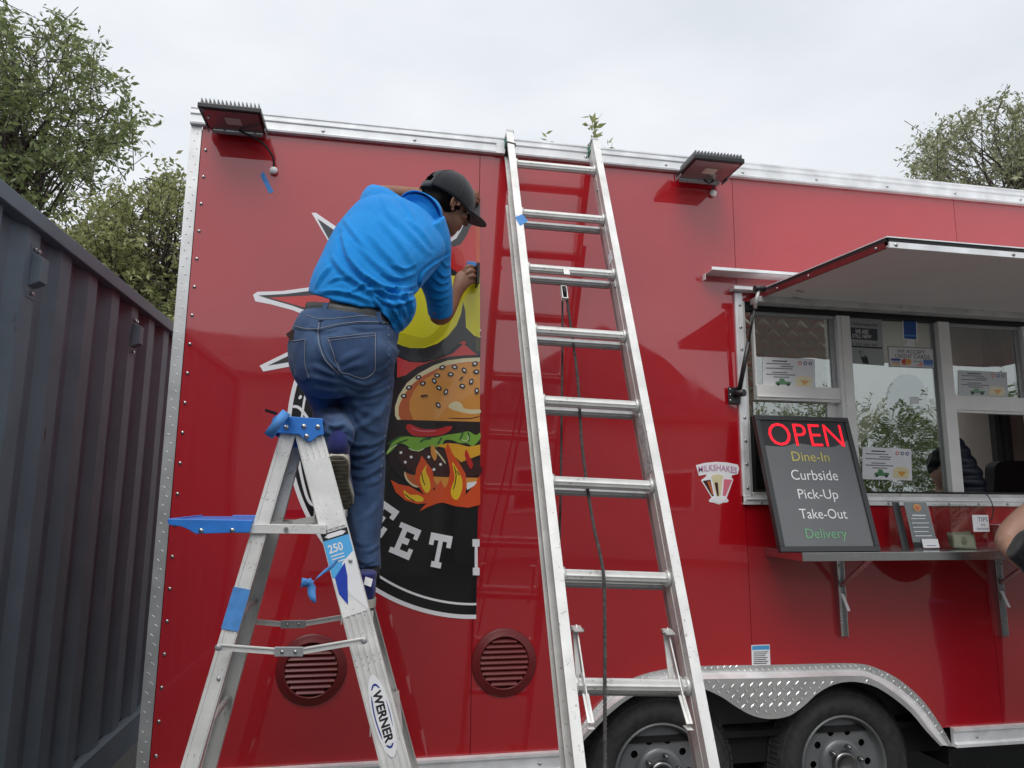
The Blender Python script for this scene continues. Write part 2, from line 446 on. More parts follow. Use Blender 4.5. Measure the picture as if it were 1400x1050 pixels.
def emis(name, col, s):
    Mt = bpy.data.materials.new(name); Mt.use_nodes = True; b = Mt.node_tree.nodes['Principled BSDF']
    b.inputs['Base Color'].default_value = (*col, 1); b.inputs['Emission Color'].default_value = (*col, 1); b.inputs['Emission Strength'].default_value = s
    return Mt
def leafmat(name, c1, c2, c3):
    Mt = mat(name, c1, .5); t = Mt.node_tree; b = t.nodes['Principled BSDF']; l = t.links.new
    g = N(t, 'ShaderNodeNewGeometry'); cr = N(t, 'ShaderNodeValToRGB'); e = cr.color_ramp.elements
    e[0].color = (*c1, 1); e[1].color = (*c3, 1); x = e.new(.6); x.color = (*c2, 1)
    l(g.outputs['Random Per Island'], cr.inputs['Fac']); l(cr.outputs['Color'], b.inputs['Base Color'])
    b.inputs['Subsurface Weight'].default_value = 0
    # thin leaves let some light through
    tr = N(t, 'ShaderNodeBsdfTranslucent'); mx = N(t, 'ShaderNodeMixShader'); mx.inputs[0].default_value = .42
    l(cr.outputs['Color'], tr.inputs['Color']); o = t.nodes['Material Output']
    l(b.outputs[0], mx.inputs[1]); l(tr.outputs[0], mx.inputs[2]); l(mx.outputs[0], o.inputs[0]); return Mt
M['leaf_dark'] = leafmat('dark_leaves', (.10, .13, .05), (.19, .235, .09), (.33, .37, .15))
M['leaf_olive'] = leafmat('olive_leaves', (.17, .20, .07), (.31, .33, .13), (.46, .46, .22))
M['leaf_grey'] = leafmat('grey_green_leaves', (.15, .17, .085), (.28, .30, .16), (.44, .45, .28))
M['bark'] = mat('bark', (.07, .055, .045), .9, 0, var=.3, vscale=12, bump=.01, bscale=30)
M['skin'] = mat('tan_skin', (.27, .13, .078), .5, 0, var=.10, vscale=22, bump=.0005, bscale=260)
M['skin_light'] = mat('light_skin', (.50, .29, .21), .5, 0, var=.06, vscale=22, bump=.0004, bscale=260)
M['hair'] = mat('dark_hair', (.006, .005, .005), .8, 0, spec=.15, bump=.001, bscale=220, stretch=(1, 1, .2))
# ================================================================== ground
def sheet(name, x0, y0, x1, y1, z, m, nx=1, ny=1):
    vs = [V((x0 + (x1-x0)*i/nx, y0 + (y1-y0)*j/ny, z)) for j in range(ny+1) for i in range(nx+1)]
    fs = [(j*(nx+1)+i, j*(nx+1)+i+1, (j+1)*(nx+1)+i+1, (j+1)*(nx+1)+i) for j in range(ny) for i in range(nx)]
    o = MB().add(vs, fs).build(name, m); return tag(o, kind='structure')
g = sheet('ground', -150, -150, 150, 150, 0, M['asphalt'])
g['label'] = 'worn grey concrete lot under the trailer'

# ================================================================== food trailer
TX0, TX1, TZ0, TZ1, TD = -.785, 7.2, .47, 2.995, 2.5
trailer = thing('food_trailer', (-.8, 0, 0), 'glossy red food trailer with open serving hatch, white top rail and double axle', 'food trailer')
WX0, WX1 = P(1019, 560).x, 3.95          # serving window opening
WZ0, WZ1 = 1.49, 2.385
# wall panels, seams every 1.22 m
seams = [TX0, .388, 1.607, 2.828, 4.05, 5.27, TX1]
arch = cat(wxz([(789, 1014), (807, 992), (832, 965), (865, 943), (903, 932), (950, 926), (1060, 924), (1165, 922), (1194, 928), (1223, 944), (1250, 969), (1272, 997), (1291, 1020)]), closed=False, k=5)
AA, AB = arch[0][0], arch[-1][0]
arch = [(AA, TZ0 - .001)] + arch + [(AB + .001, TZ0 - .001)]
def clip_panel(x0, x1):
    """panel outline between two seams, cut out round the wheels and the window"""
    top = [(x1, TZ1), (x0, TZ1)]
    def arch_z(x):
        for a, b in zip(arch[:-1], arch[1:]):
            if a[0] <= x <= b[0] and b[0] > a[0]: return a[1] + (b[1]-a[1]) * (x-a[0]) / (b[0]-a[0])
        return TZ0
    bot = []
    if x1 <= .75 or x0 >= 2.6: bot = [(x0, TZ0), (x1, TZ0)]
    else:
        pts = [p for p in arch if x0 < p[0] < x1 and p[0] > AA]
        if x0 < AA: bot = [(x0, TZ0), (AA, TZ0)] + [p for p in pts]
        else: bot = [(x0, arch_z(x0))] + pts
        if x1 > AB: bot = bot + ([] if bot[-1][1] < TZ0 + 1e-4 else [(AB + .002, TZ0)]) + [(x1, TZ0)]
        else: bot = bot + [(x1, arch_z(x1))]
    return bot + top
for i in range(len(seams) - 1):
    x0, x1 = seams[i] + .0012, seams[i+1] - .0012
    if i == 1: x0, x1 = x0, x1
    outl = clip_panel(x0, x1)
    a, b = max(x0, WX0), min(x1, WX1)
    loops = [outl]
    if b > a:
        if a > x0 and b < x1: loops.append([(a, WZ0), (a, WZ1), (b, WZ1), (b, WZ0)])
        elif a > x0:      # hole open to the right seam
            loops = [[p for p in outl if not (abs(p[0] - x1) < 1e-6 and p[1] > 2.9)]]
            k = loops[0]; idx = [j for j, p in enumerate(k) if abs(p[0] - x1) < 1e-6][-1]
            loops[0] = k[:idx+1] + [(x1, WZ0), (a, WZ0), (a, WZ1), (x1, WZ1), (x1, TZ1)] + k[idx+1:]
        elif b < x1:
            k = outl; idx = [j for j, p in enumerate(k) if abs(p[0] - x0) < 1e-6 and p[1] > 2.9][-1]
            loops[0] = k[:idx+1] + [(x0, WZ1), (b, WZ1), (b, WZ0), (x0, WZ0)] + k[idx+1:]
        else:
            rest = clip_panel(x0, x1)
            k = [p for p in rest if p[1] < 1]; loops = [k + [(x1, WZ0), (x0, WZ0)]]
            MB().loops([[(x0, WZ1), (x1, WZ1), (x1, TZ1), (x0, TZ1)]], WALL, -.02, 0).build('side_panel', M['red'], trailer)
    MB().loops(loops, WALL, -.02, 0).build('side_panel', M['red'], trailer)
# dark backing just behind the seams, shows as a hairline
for s_ in seams[1:-1]:
    if s_ < WX0: z0 = .76 if .8 < s_ < 2.55 else TZ0; MB().box((s_-.02, .021, z0), (s_+.02, .03, TZ1)).build('seam_backing', M['void'], trailer)
    else:
        MB().box((s_-.02, .021, WZ1), (s_+.02, .03, TZ1)).build('seam_backing', M['void'], trailer)
        MB().box((s_-.02, .021, TZ0), (s_+.02, .03, WZ0)).build('seam_backing', M['void'], trailer)
# other walls, roof, floor of the box
MB().box((TX0-.02, .03, TZ0), (TX0+.03, TD, TZ1)).build('end_panel', M['red'], trailer)
MB().box((TX1-.03, .03, TZ0), (TX1+.02, TD, TZ1)).build('end_panel', M['red'], trailer)
MB().box((TX0, TD, TZ0), (TX1, TD+.02, TZ1)).build('far_side_panel', M['red'], trailer)
MB().loops([[(TX0-.02,.005),(TX1+.02,.005),(TX1+.02,TD+.02),(TX0-.02,TD+.02)], [(1.4,.35),(1.4,1.6),(4.2,1.6),(4.2,.35)]], lambda a,b,h: V((a,b,TZ1+h)), .055, .072).build('roof', M['rail'], trailer)  # roof opening is made up, so that sky light reaches the kitchen
MB().loops([[(1.38,.33),(4.22,.33),(4.22,1.62),(1.38,1.62)]], lambda a,b,h: V((a,b,TZ1+h)), .073, .080).build('added_skylight', M['acrylic'], trailer)  # added skylight pane, put in to brighten the room behind the window
MB().box((TX0, .035, TZ0-.005), (TX1, TD, TZ0+.02)).build('floor', M['void'], trailer)
MB().box((TX0, .07, TZ0-.12), (TX1, .13, TZ0-.006)).build('chassis_beam', M['void'], trailer)
MB().box((TX0, TD-.13, TZ0-.12), (TX1, TD-.07, TZ0-.006)).build('chassis_beam', M['void'], trailer)
# white inner skin so that the room behind the window is closed, except for the opening under the added skylight
MB().loops([[(TX0+.035,.05),(TX1-.05,.05),(TX1-.05,TD-.05),(TX0+.035,TD-.05)], [(1.4,.35),(1.4,1.6),(4.2,1.6),(4.2,.35)]], lambda a,b,h: V((a,b,TZ1+h)), -.03, -.01).build('ceiling_panel', M['steel_in'], trailer)
# ---- top rail with its drip lip
tr = MB()
prof = [(0, 0), (.022, 0), (.024, .008), (.019, .012), (.019, .040), (.024, .046), (.024, .054), (.017, .058), (.017, .068), (.021, .072), (.021, .078), (0, .078)]
vs = []
for x in (TX0-.045, TX1+.03):
    for h, z in prof: vs.append(V((x, -h, TZ1 - .002 + z)))
n = len(prof)
tr.add(vs, [(i, (i+1) % n, n + (i+1) % n, n + i) for i in range(n)] + [tuple(range(n))[::-1], tuple(range(n, 2*n))])
top_rail = tr.build('top_rail', M['rail'], trailer)
scr = None
x = TX0 + .1
while x < TX1:
    if scr is None:
        scr = MB().ell((x, -.0195, TZ1+.022), ((.008,0,0),(0,0,.008),(0,-.004,0)), 8, 4).build('rail_screw', M['screw'], top_rail)
    else: inst(scr, top_rail, (x, -.0195, TZ1+.022))
    x += .39
# rail joints (thin proud straps)
for x in (PX and [P(684, 200).x, P(810, 200).x]):
    MB().box((x-.022, -.0262, TZ1-.004), (x+.022, -.0242, TZ1+.052)).build('rail_joint', M['rail'], top_rail, bevel=.001)
# ---- bottom rail
for x0, x1 in ((TX0+.01, .795), (2.552, TX1)):
    prof = [(0, 0), (.03, 0), (.03, .012), (.016, .018), (.016, .060), (.024, .066), (.024, .076), (0, .078)]
    vs = []
    for x in (x0, x1):
        for h, z in prof: vs.append(V((x, -h - .0005, TZ0 - .078 + z)))
    n = len(prof)
    br = MB().add(vs, [(i, (i+1) % n, n + (i+1) % n, n + i) for i in range(n)] + [tuple(range(n))[::-1], tuple(range(n, 2*n))]).build('bottom_rail', M['rail'], trailer)
    x = x0 + .12
    while x < min(x1, 4.2):
        inst(scr, br, (x, -.0165, TZ0 - .042)); x += .33

# ---- tread plate corner strip
def lug_mb(cells, fr, L=.012, W=.0028, H=.0016):
    mb = MB()
    for a, b, ang in cells:
        ca, sa = math.cos(ang), math.sin(ang)
        q = lambda s, t, h: fr(a + s*ca - t*sa, b + s*sa + t*ca, h)
        mb.add([q(-L,0,0), q(0,-W,0), q(L,0,0), q(0,W,0), q(-L*.45,0,H), q(L*.45,0,H)],
               [(0,1,5,4), (1,2,5), (2,3,5), (3,0,4,5)], False)
    return mb
TC0, TC1 = TX0 - .043, TX0 - .001
strip = MB().loops([[(TC0, TZ0-.08), (TC1, TZ0-.08), (TC1, TZ1-.003), (TC0, TZ1-.003)]], WALL, .0005, .003)
corner = strip.build('corner_strip', M['chrome'], trailer)
MB().box((TC0-.002, -.003, TZ0-.08), (TC0, .25, TZ1+.05)).build('corner_strip_return', M['chrome'], trailer)
cells = []
z = TZ0 - .06
k = 0
while z < TZ1 - .02:
    cells.append((TC0 + .014 + (.012 if k % 2 else 0), z, rad(-40))); z += .034; k += 1
lugs = lug_mb(cells, lambda a, b, h: WALL(a, b, .003 + h), .009, .0022, .0015).build('tread_pattern', M['tread_lug'], corner); tag(lugs, kind='stuff')
# dome rivets down the edge
rv = None; z = TZ0 + .06; zs = []
while z < TZ1 - .05: zs.append(z); z += .118
for z in zs:
    if rv is None: rv = MB().ell((TX0+.02, -.001, z), ((.0072,0,0),(0,0,.0072),(0,-.005,0)), 10, 5).build('rivet', M['screw'], trailer)
    else: inst(rv, trailer, (TX0 + .02, -.001, z))

# ---- round louvre vents
def vent(px, py):
    c = P(px, py)
    fr = lambda a, b, h=0.0: V((c.x + a, -h, c.z + b))
    R0, R1 = .132, .100
    ring = MB().lathe([(R0, 0), (R0, .006), (R0-.006, .010), (R1+.008, .011), (R1+.003, .016), (R1, .016), (R1-.002, .002)], c, (0, -1, 0), 48)
    v = ring.build('vent_ring', M['red_trim'], trailer)
    MB().loops([[(R1*math.cos(t*math.pi/20), R1*math.sin(t*math.pi/20)) for t in range(40)]], fr, .0006, .0012).build('vent_back', M['void'], v)
    for i in range(9):
        z = -.082 + i * .0205
        hw = math.sqrt(max(0, (R1-.003)**2 - z*z))
        p = [fr(-hw, z+.006, .003), fr(hw, z+.006, .003), fr(hw, z-.007, .013), fr(-hw, z-.007, .013),
             fr(-hw, z+.010, .003), fr(hw, z+.010, .003), fr(hw, z-.003, .0145), fr(-hw, z-.003, .0145)]
        MB().hexa(p).build('vent_louvre', M['red_trim'], v)
vent(426, 915); vent(689, 905)

# ---- wheels
def circ(r, n=40, c=(0, 0)): return [(c[0] + r*math.cos(2*math.pi*i/n), c[1] + r*math.sin(2*math.pi*i/n)) for i in range(n)]
def wheel(cx, cz, yo, first):
    c = V((cx, yo, cz)); ax = V((0, -1, 0))      # ax points to the viewer; yo = outer sidewall plane
    R_, Wd = .335, .205
    pr = [(.200, -.012), (.212, .001), (.235, .006), (.262, .004), (.264, .001), (.292, -.004), (.296, .0), (.300, .0), (.304, -.008), (.318, -.024), (.328, -.040), (.330, -.050), (R_, -.055)]
    back = [(R_, -Wd + .04), (.32, -Wd + .02), (.26, -Wd), (.19, -Wd + .01)]
    w_ = MB().lathe(pr + back, c, ax, 72).build('wheel_tyre', M['tyre'], trailer)
    # tread blocks
    mb = MB()
    for row, h in enumerate((-.058, -.085, -.112, -.139)):
        for i in range(60):
            a = 2*math.pi*(i + .5*(row % 2))/60; da = .038
            q = lambda aa, r, hh: c + ax*hh + V((math.cos(aa)*r, 0, math.sin(aa)*r))
            sk = .012
            mb.hexa([q(a-da,R_-.002,h-.011), q(a+da,R_-.002,h-.011), q(a+da+sk,R_-.002,h+.011), q(a-da+sk,R_-.002,h+.011),
                     q(a-da,R_+.006,h-.011), q(a+da,R_+.006,h-.011), q(a+da+sk,R_+.006,h+.011), q(a-da+sk,R_+.006,h+.011)])
    tb = mb.build('tread_blocks', M['tyre'], w_); tag(tb, kind='stuff')
    mb = MB()
    for i in range(90):                               # shoulder ribs
        a = 2*math.pi*i/90; da = .02
        q = lambda aa, r, hh: c + ax*hh + V((math.cos(aa)*r, 0, math.sin(aa)*r))
        mb.hexa([q(a-da,.312,-.018), q(a+da,.312,-.018), q(a+da,.331,-.05), q(a-da,.331,-.05), q(a-da,.316,-.012), q(a+da,.316,-.012), q(a+da,.338,-.05), q(a-da,.338,-.05)])
    tag(mb.build('shoulder_ribs', M['tyre'], w_), kind='stuff')
    # rim: lip, barrel, disc with holes
    rim = MB().lathe([(.198, -.03), (.205, -.004), (.200, .003), (.195, .001), (.191, -.012), (.184, -.030), (.178, -.034), (.172, -.032)], c, ax, 64).build('wheel_rim', M['rimgrey'], w_)
    holes = [circ(.0155, 14, (.132*math.cos(a), .132*math.sin(a))) for a in [2*math.pi*i/10 for i in range(10)]]
    fr = lambda a, b, h=0.0: V((cx + a, yo - h, cz + b))
    def fd(a, b, h):
        r = math.hypot(a, b)                           # dished disc
        return fr(a, b, h - .030 - .022 * max(0, 1 - abs(r - .12)/.06) * 0)
    MB().loops([circ(.174, 56)] + holes, fd, -.004, 0).build('rim_disc', M['rimgrey'], w_)
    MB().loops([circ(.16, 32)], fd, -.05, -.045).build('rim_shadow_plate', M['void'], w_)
    MB().lathe([(.108, -.030), (.104, -.020), (.098, -.012), (.085, -.008), (.06, -.008), (.055, -.012)], c, ax, 48).build('rim_boss', M['rimgrey'], w_)
    MB().lathe([(.056, -.02), (.056, .004), (.05, .010), (.040, .008), (.036, -.005), (.0, -.006)], c, ax, 32).build('hub_cap', M['hub'], w_)
    nut = None
    for i in range(6):
        a = 2*math.pi*i/6 + .3; p = (cx + .078*math.cos(a), yo + .008 , cz + .078*math.sin(a))
        if nut is None:
            nm = MB().cyl(p, (p[0], p[1]-.022, p[2]), .0105, .0095, 6); nm.ell((p[0], p[1]-.022, p[2]), ((.009,0,0),(0,0,.009),(0,-.007,0)), 8, 4)
            nut = nm.build('lug_nut', M['hub'], w_, org=p)
        else: inst(nut, w_, p)
wheel(1.187, .343, .012, True); wheel(2.028, .335, .012, False)
# dark wheel housing
wh = MB()
wh.box((.80, .30, .05), (2.55, .31, .78)); wh.box((.79, .022, .76), (2.56, .31, .78)); wh.box((.785, .022, .3), (.797, .31, .78)); wh.box((2.552, .022, .3), (2.564, .31, .78))
wh.build('wheel_housing', M['void'], trailer)
for cx in (1.187, 2.028): MB().cyl((cx, .1, .34), (cx, 2.3, .34), .035).build('axle', M['void'], trailer)

# ---- tread plate fender, outlines read off the photo
F_out = [(783, 1012), (800, 985), (826, 955), (860, 930), (900, 917), (950, 911), (1060, 909), (1165, 907), (1200, 914), (1232, 931), (1262, 958), (1285, 990), (1303, 1021)]
F_mid = [(787, 1013), (804, 989), (829, 961), (862, 938), (901, 926), (950, 920), (1060, 918), (1165, 916), (1197, 923), (1227, 939), (1256, 964), (1278, 993), (1296, 1020)]
F_rdg = [(789, 1013), (807, 991), (832, 964), (864, 942), (902, 930), (950, 924), (1060, 922), (1165, 920), (1195, 926), (1224, 943), (1252, 967), (1274, 995), (1292, 1019)]
F_top = [(791, 1014), (809, 992), (834, 967), (866, 946), (903, 934), (950, 929), (1060, 927), (1165, 924), (1193, 929), (1221, 946), (1249, 970), (1270, 997), (1289, 1019)]
F_in = [(1286, 1020), (1267, 1000), (1245, 974), (1217, 951), (1192, 937), (1165, 932), (1140, 936), (1118, 948), (1098, 966), (1078, 979), (1052, 983), (1028, 978), (1006, 966), (985, 952), (955, 940), (918, 938), (870, 950), (838, 972), (813, 997), (795, 1016)]
K_ = lambda px, d: cat(wxz(px, d), False, 4)
o_w = K_(F_out, .004); o_mid = K_(F_mid, .006)
fender = MB().loops([o_w + o_mid[::-1]], WALL, .001, .004).build('fender', M['chrome'], trailer)
rows_ = [(K_(F_mid, .004), .004), (K_(F_mid, .012), .014), (K_(F_rdg, .035), .038), (K_(F_top, .058), .056), (K_(F_top, .060), .0605)]
bd = MB(); vs = []
for pts_, h in rows_: vs += [V((p[0], -h, p[1])) for p in pts_]
nn0 = len(o_mid)
bd.add(vs, [(r_*nn0+j, r_*nn0+j+1, (r_+1)*nn0+j+1, (r_+1)*nn0+j) for r_ in range(len(rows_)-1) for j in range(nn0-1)], True)
bd.build('fender_top_band', M['rail'], fender)
sk_top = K_(F_top, .058); i_w = K_(F_in, .06)
MB().loops([sk_top + list(i_w)], WALL, .057, .060).build('fender_skirt', M['chrome'], fender)
def inside(poly, x, y):
    c = False; n = len(poly); j = n - 1
    for i in range(n):
        if (poly[i][1] > y) != (poly[j][1] > y) and x < (poly[j][0]-poly[i][0]) * (y-poly[i][1]) / (poly[j][1]-poly[i][1]) + poly[i][0]: c = not c
        j = i
    return c
def lug_cells(poly, sp, x0, x1, z0, z1, marg=.010):
    cs = []; k = 0; z = z0
    while z < z1:
        x = x0 + (sp if k % 2 else 0)
        while x < x1:
            if all(inside(poly, x + dx*marg, z + dz*marg) for dx, dz in ((1,0),(-1,0),(0,1),(0,-1))):
                cs.append((x, z, rad(45 if k % 2 else -45)))
            x += sp * 2
        z += sp; k += 1
    return cs
skp = sk_top + list(i_w)
cs = lug_cells(skp, .021, .7, 2.6, .3, .8, .010)
tag(lug_mb(cs, lambda a, b, h: WALL(a, b, .060 + h), .0175, .0036, .0026).build('tread_pattern', M['tread_lug'], fender), kind='stuff')
cs = lug_cells(o_w + o_mid[::-1], .014, .7, 2.6, .3, .85, .006)
tag(lug_mb(cs, lambda a, b, h: WALL(a, b, .004 + h), .0115, .0026, .0018).build('flange_tread_pattern', M['tread_lug'], fender), kind='stuff')

# ---- flood lights
def flood(xa, xb, y0, y1, z, cable_px, yaw_shift=0.0):
    """flat LED flood lamp, glass down; back edge bracketed to the rail"""
    sx = yaw_shift
    c = lambda x, y, zz: V((x + sx * (y - y0) / (y1 - y0), -y, zz))
    xc = (xa + xb) / 2
    q = lambda a, b, zz: c(a, b, zz)
    body = MB().hexa([q(xa,y0,z), q(xb,y0,z), q(xb,y1,z), q(xa,y1,z), q(xa,y0,z+.022), q(xb,y0,z+.022), q(xb,y1,z+.022), q(xa,y1,z+.022)]).build('flood_light', M['blackpl'], trailer, bevel=.004)
    i_ = .014
    gl = MB().hexa([q(xa+i_,y0+i_,z-.002), q(xb-i_,y0+i_,z-.002), q(xb-i_,y1-i_,z-.002), q(xa+i_,y1-i_,z-.002)] +
              [q(xa+i_,y0+i_,z-.0004), q(xb-i_,y0+i_,z-.0004), q(xb-i_,y1-i_,z-.0004), q(xa+i_,y1-i_,z-.0004)]).build('lamp_glass', M['lampglass'], body)
    MB().hexa([q(xc-.03,(y0+y1)/2-.025,z-.0035), q(xc+.03,(y0+y1)/2-.025,z-.0035), q(xc+.03,(y0+y1)/2+.025,z-.0035), q(xc-.03,(y0+y1)/2+.025,z-.0035)] +
              [q(xc-.03,(y0+y1)/2-.025,z-.0025), q(xc+.03,(y0+y1)/2-.025,z-.0025), q(xc+.03,(y0+y1)/2+.025,z-.0025), q(xc-.03,(y0+y1)/2+.025,z-.0025)]).build('led_chip', M['ledchip'], body)
    nf = 15
    for i in range(nf):                               # cooling fins, upright plates running front to back
        x = xa + .012 + (xb - xa - .024) * i / (nf - 1)
        MB().hexa([q(x-.0022,y0+.02,z+.022), q(x+.0022,y0+.02,z+.022), q(x+.0022,y1-.004,z+.022), q(x-.0022,y1-.004,z+.022),
                   q(x-.0014,y0+.03,z+.044), q(x+.0014,y0+.03,z+.044), q(x+.0014,y1-.008,z+.044), q(x-.0014,y1-.008,z+.044)]).build('cooling_fin', M['fin'], body)
    # bracket
    mb = MB(); mb.box((xa+.02, -y0-.004, z-.012), (xb-.02, -.0245, z-.006)); mb.box((xa+.02, -.030, z-.012), (xb-.02, -.0245, z+.05))
    for x in (xa+.004, xb-.004): mb.box((x-.002, -y0-.05, z-.01), (x+.002, -y0+.012, z+.018))
    mb.build('bracket', M['alu_dark'], body, bevel=.001)
    e = P(*cable_px, .012)
    st = q(xc + .01, y0 + .02, z - .006)
    mid = [st, st + V((.03, .0, -.012)), st.lerp(e, .55) + V((.018, -.02, .035)), e + V((-.003, -.02, .05)), e + V((0, -.004, .012))]
    pts = cat([tuple(p) for p in mid], False, 6)
    MB().tube(pts, .0045, 8).build('cable', M['black'], body)
    MB().ell(e, ((.017,0,0),(0,0,.017),(0,-.013,0)), 14, 8).build('cable_gland', M['white'], body)
    for x in (xa + .07, xb - .05): MB().ell(q(x, y0+.006, z-.004), ((.005,0,0),(0,0,.003),(0,-.005,0)), 8, 4).build('lamp_screw', M['screw'], body)
M['lampglass'] = mat('lamp_glass', (.30, .27, .27), .06, .55, spec=.9)
M['ledchip'] = mat('led_chip', (.55, .50, .42), .4)
M['fin'] = mat('grey_fin', (.16, .165, .17), .5, .3)
flood(-.755, -.517, .04, .21, 2.966, (374, 233))
flood(1.303, 1.542, .04, .24, 2.945, (975, 264))
lt = MB(); 

# ---- serving window
fr0 = lambda a, b, h=0.0: V((a, -h, b))
def bar(name, x0, x1, z0, z1, h0, h1, m_, parent=trailer, bevel=.0015):
    return MB().box((x0, -h1, z0), (x1, -h0, z1)).build(name, m_, parent, bevel=bevel)
fX0 = WX0 - .035
wf = bar('window_frame', fX0, WX0+.002, 1.455, 2.42, .0005, .014, M['rail'])
bar('frame_inner_flange', WX0+.002, WX0+.018, 1.49, 2.385, -.05, .004, M['alu'], wf)
bar('frame_outer_ridge', fX0+.004, fX0+.013, 1.46, 2.415, .014, .019, M['rail'], wf)
fb = bar('frame_sill', fX0, WX1+.04, 1.447, 1.487, .0006, .016, M['rail'], wf)
bar('frame_sill_ridge', fX0+.01, WX1+.04, 1.468, 1.474, .016, .021, M['rail'], wf)
bar('frame_sill_ledge', WX0+.018, WX1, 1.487, 1.502, -.06, .012, M['alu'], wf)
bar('frame_right', WX1, WX1+.035, 1.49, 2.42, .0005, .014, M['rail'], wf)
for i in range(9):
    z = 1.52 + i * .105
    inst(scr, wf, (WX0 - .012, -.0145, z))
for i in range(14): inst(scr, wf, (WX0 + .05 + i * .16, -.0165, 1.4575))
GD = -.035
def X_(px, py): return P(px, py, GD).x
def Z_(px, py): return P(px, py, GD).z
w1a, w1b = X_(1029, 480), X_(1141, 480)
m1b = X_(1159, 480); m2a, m2b = X_(1279, 480), X_(1294, 480); w3b = X_(1393, 480); 
zt = 2.345; zb = 1.512
# window jamb liner (black)
for (a, b, c_, d_) in ((WX0+.018, WX1, zt, WZ1), ): bar('window_head', a, b, c_, d_, -.05, -.01, M['black'], wf)
bar('window_track', WX0+.018, WX1, 1.502, zb, -.06, -.002, M['black'], wf)
def sash(x0, x1, ztop, zbar1, zbar0, open_=False, right_st=True):
    s = bar('sash_bar', x0, x1, zbar0, zbar1, -.045, -.012, M['white'], wf)
    bar('sash_bar_lip', x0, x1, zbar0 + .012, zbar0 + .018, -.012, -.004, M['white'], wf)
    bar('sash_top', x0, x1, ztop - .016, ztop, -.045, -.02, M['alu_dark'], wf)
    bar('sash_side', x0, x0 + .010, zbar1, ztop - .016, -.045, -.022, M['white'], wf)
    bar('sash_side', x1 - .026, x1, zbar1, ztop - .016, -.045, -.026, M['alu_dark'], wf)
    g_ = bar('window_pane', x0 + .010, x1 - .026, zbar1, ztop - .016, -.037, -.033, M['glass'], wf, 0)
    return g_
za1, za0 = Z_(1085, 529), Z_(1085, 549)
sash(w1a, w1b, zt, za1, za0)
bar('lower_pane', w1a, w1b - .05, zb, za0, -.055, -.051, M['glass'], wf, 0)
bar('lower_sash_stile', w1b - .05, w1b, zb, za0, -.07, -.046, M['white'], wf)
bar('mullion', w1b, m1b, zb, zt, -.05, -.004, M['white'], wf)
bar('mullion_groove', w1b + .018, w1b + .022, zb, zt, -.004, -.001, M['alu'], wf)
bar('centre_pane', m1b, m2a, zb, zt, -.037, -.033, M['glass'], wf, 0)
bar('centre_pane_edge', m2a - .018, m2a, zb, zt, -.046, -.037, M['alu_dark'], wf)
bar('mullion', m2a, m2b, zb, zt, -.05, -.004, M['white'], wf)
zc1, zc0 = Z_(1345, 543), Z_(1345, 566)
sash(m2b, w3b, zt, zc1, zc0)
bar('mullion', w3b, w3b + .045, zb, zt, -.05, -.004, M['white'], wf)
bar('centre_pane', w3b + .045, WX1 - .02, zb, zt, -.037, -.033, M['glass'], wf, 0)
MB().box((P(1250,550,GD).x-.022, .0325, P(1260,548,GD).z-.016), (P(1250,550,GD).x+.024, .0335, P(1260,548,GD).z+.018)).build('pane_label', M['paper'], wf)

# ---- hatch raised as an awning
AX0, AX1, AZ, AD = 1.70, 3.99, 2.396, .88
aw = MB().box((AX0, -AD, AZ), (AX1, -.03, AZ + .005)).build('hatch_lining', M['awn_in'], trailer)
MB().box((AX0, -AD, AZ + .026), (AX1, -.03, AZ + .030)).build('hatch_skin', M['red'], aw)
MB().box((AX0-.010, -AD-.010, AZ+.0305), (AX1+.010, -.03, AZ+.0345)).build('hatch_trim_top', M['rail'], aw)
MB().box((AX0-.008, -AD+.010, AZ-.006), (AX0, -.03, AZ+.017)).build('hatch_side_trim', M['red_trim'], aw)
MB().box((AX0-.008, -AD, AZ+.0175), (AX0, -.03, AZ+.030)).build('hatch_seal', M['black'], aw)
MB().box((AX0, -AD-.008, AZ-.006), (AX1, -AD, AZ+.016)).build('hatch_edge_trim', M['rail'], aw, bevel=.001)
MB().box((AX0, -AD-.006, AZ+.0165), (AX1, -AD, AZ+.030)).build('hatch_seal', M['black'], aw)
MB().box((AX1, -AD, AZ), (AX1+.008, -.03, AZ+.030)).build('hatch_side_trim', M['red_trim'], aw)
for x, y in ((AX0+.025, -AD-.0085), (AX0+.5, -AD-.0085), (AX0+1.0, -AD-.0085)): inst(scr, aw, (x, y, AZ+.006))
for y in (-AD+.05, -AD+.45, -.2): 
    s_ = MB().ell((AX0-.009, y, AZ+.006), ((-.004,0,0),(0,.006,0),(0,0,.006)), 8, 4).build('hatch_screw', M['screw'], aw)
for x, y in ((1.86, -.10), (1.80, -.22)): MB().hexa([V((x-.03,y,AZ-.001)),V((x+.02,y+.015,AZ-.001)),V((x+.03,y+.03,AZ-.001)),V((x-.02,y+.02,AZ-.001)),V((x-.02,y,AZ-.006)),V((x+.01,y+.015,AZ-.006)),V((x+.02,y+.02,AZ-.006)),V((x-.01,y+.015,AZ-.006))]).build('lining_clip', M['alu_dark'], aw)
# the raised hatch droops a little towards its outer edge
DROOP = .055
for o in [aw] + list(aw.children):
    if o.data.users > 1: o.location.z -= DROOP * (-(ORG[o.name].y + .03) / .85); continue
    for v_ in o.data.vertices: v_.co.z -= DROOP * (-(v_.co.y + ORG[o.name].y + .03) / .85)
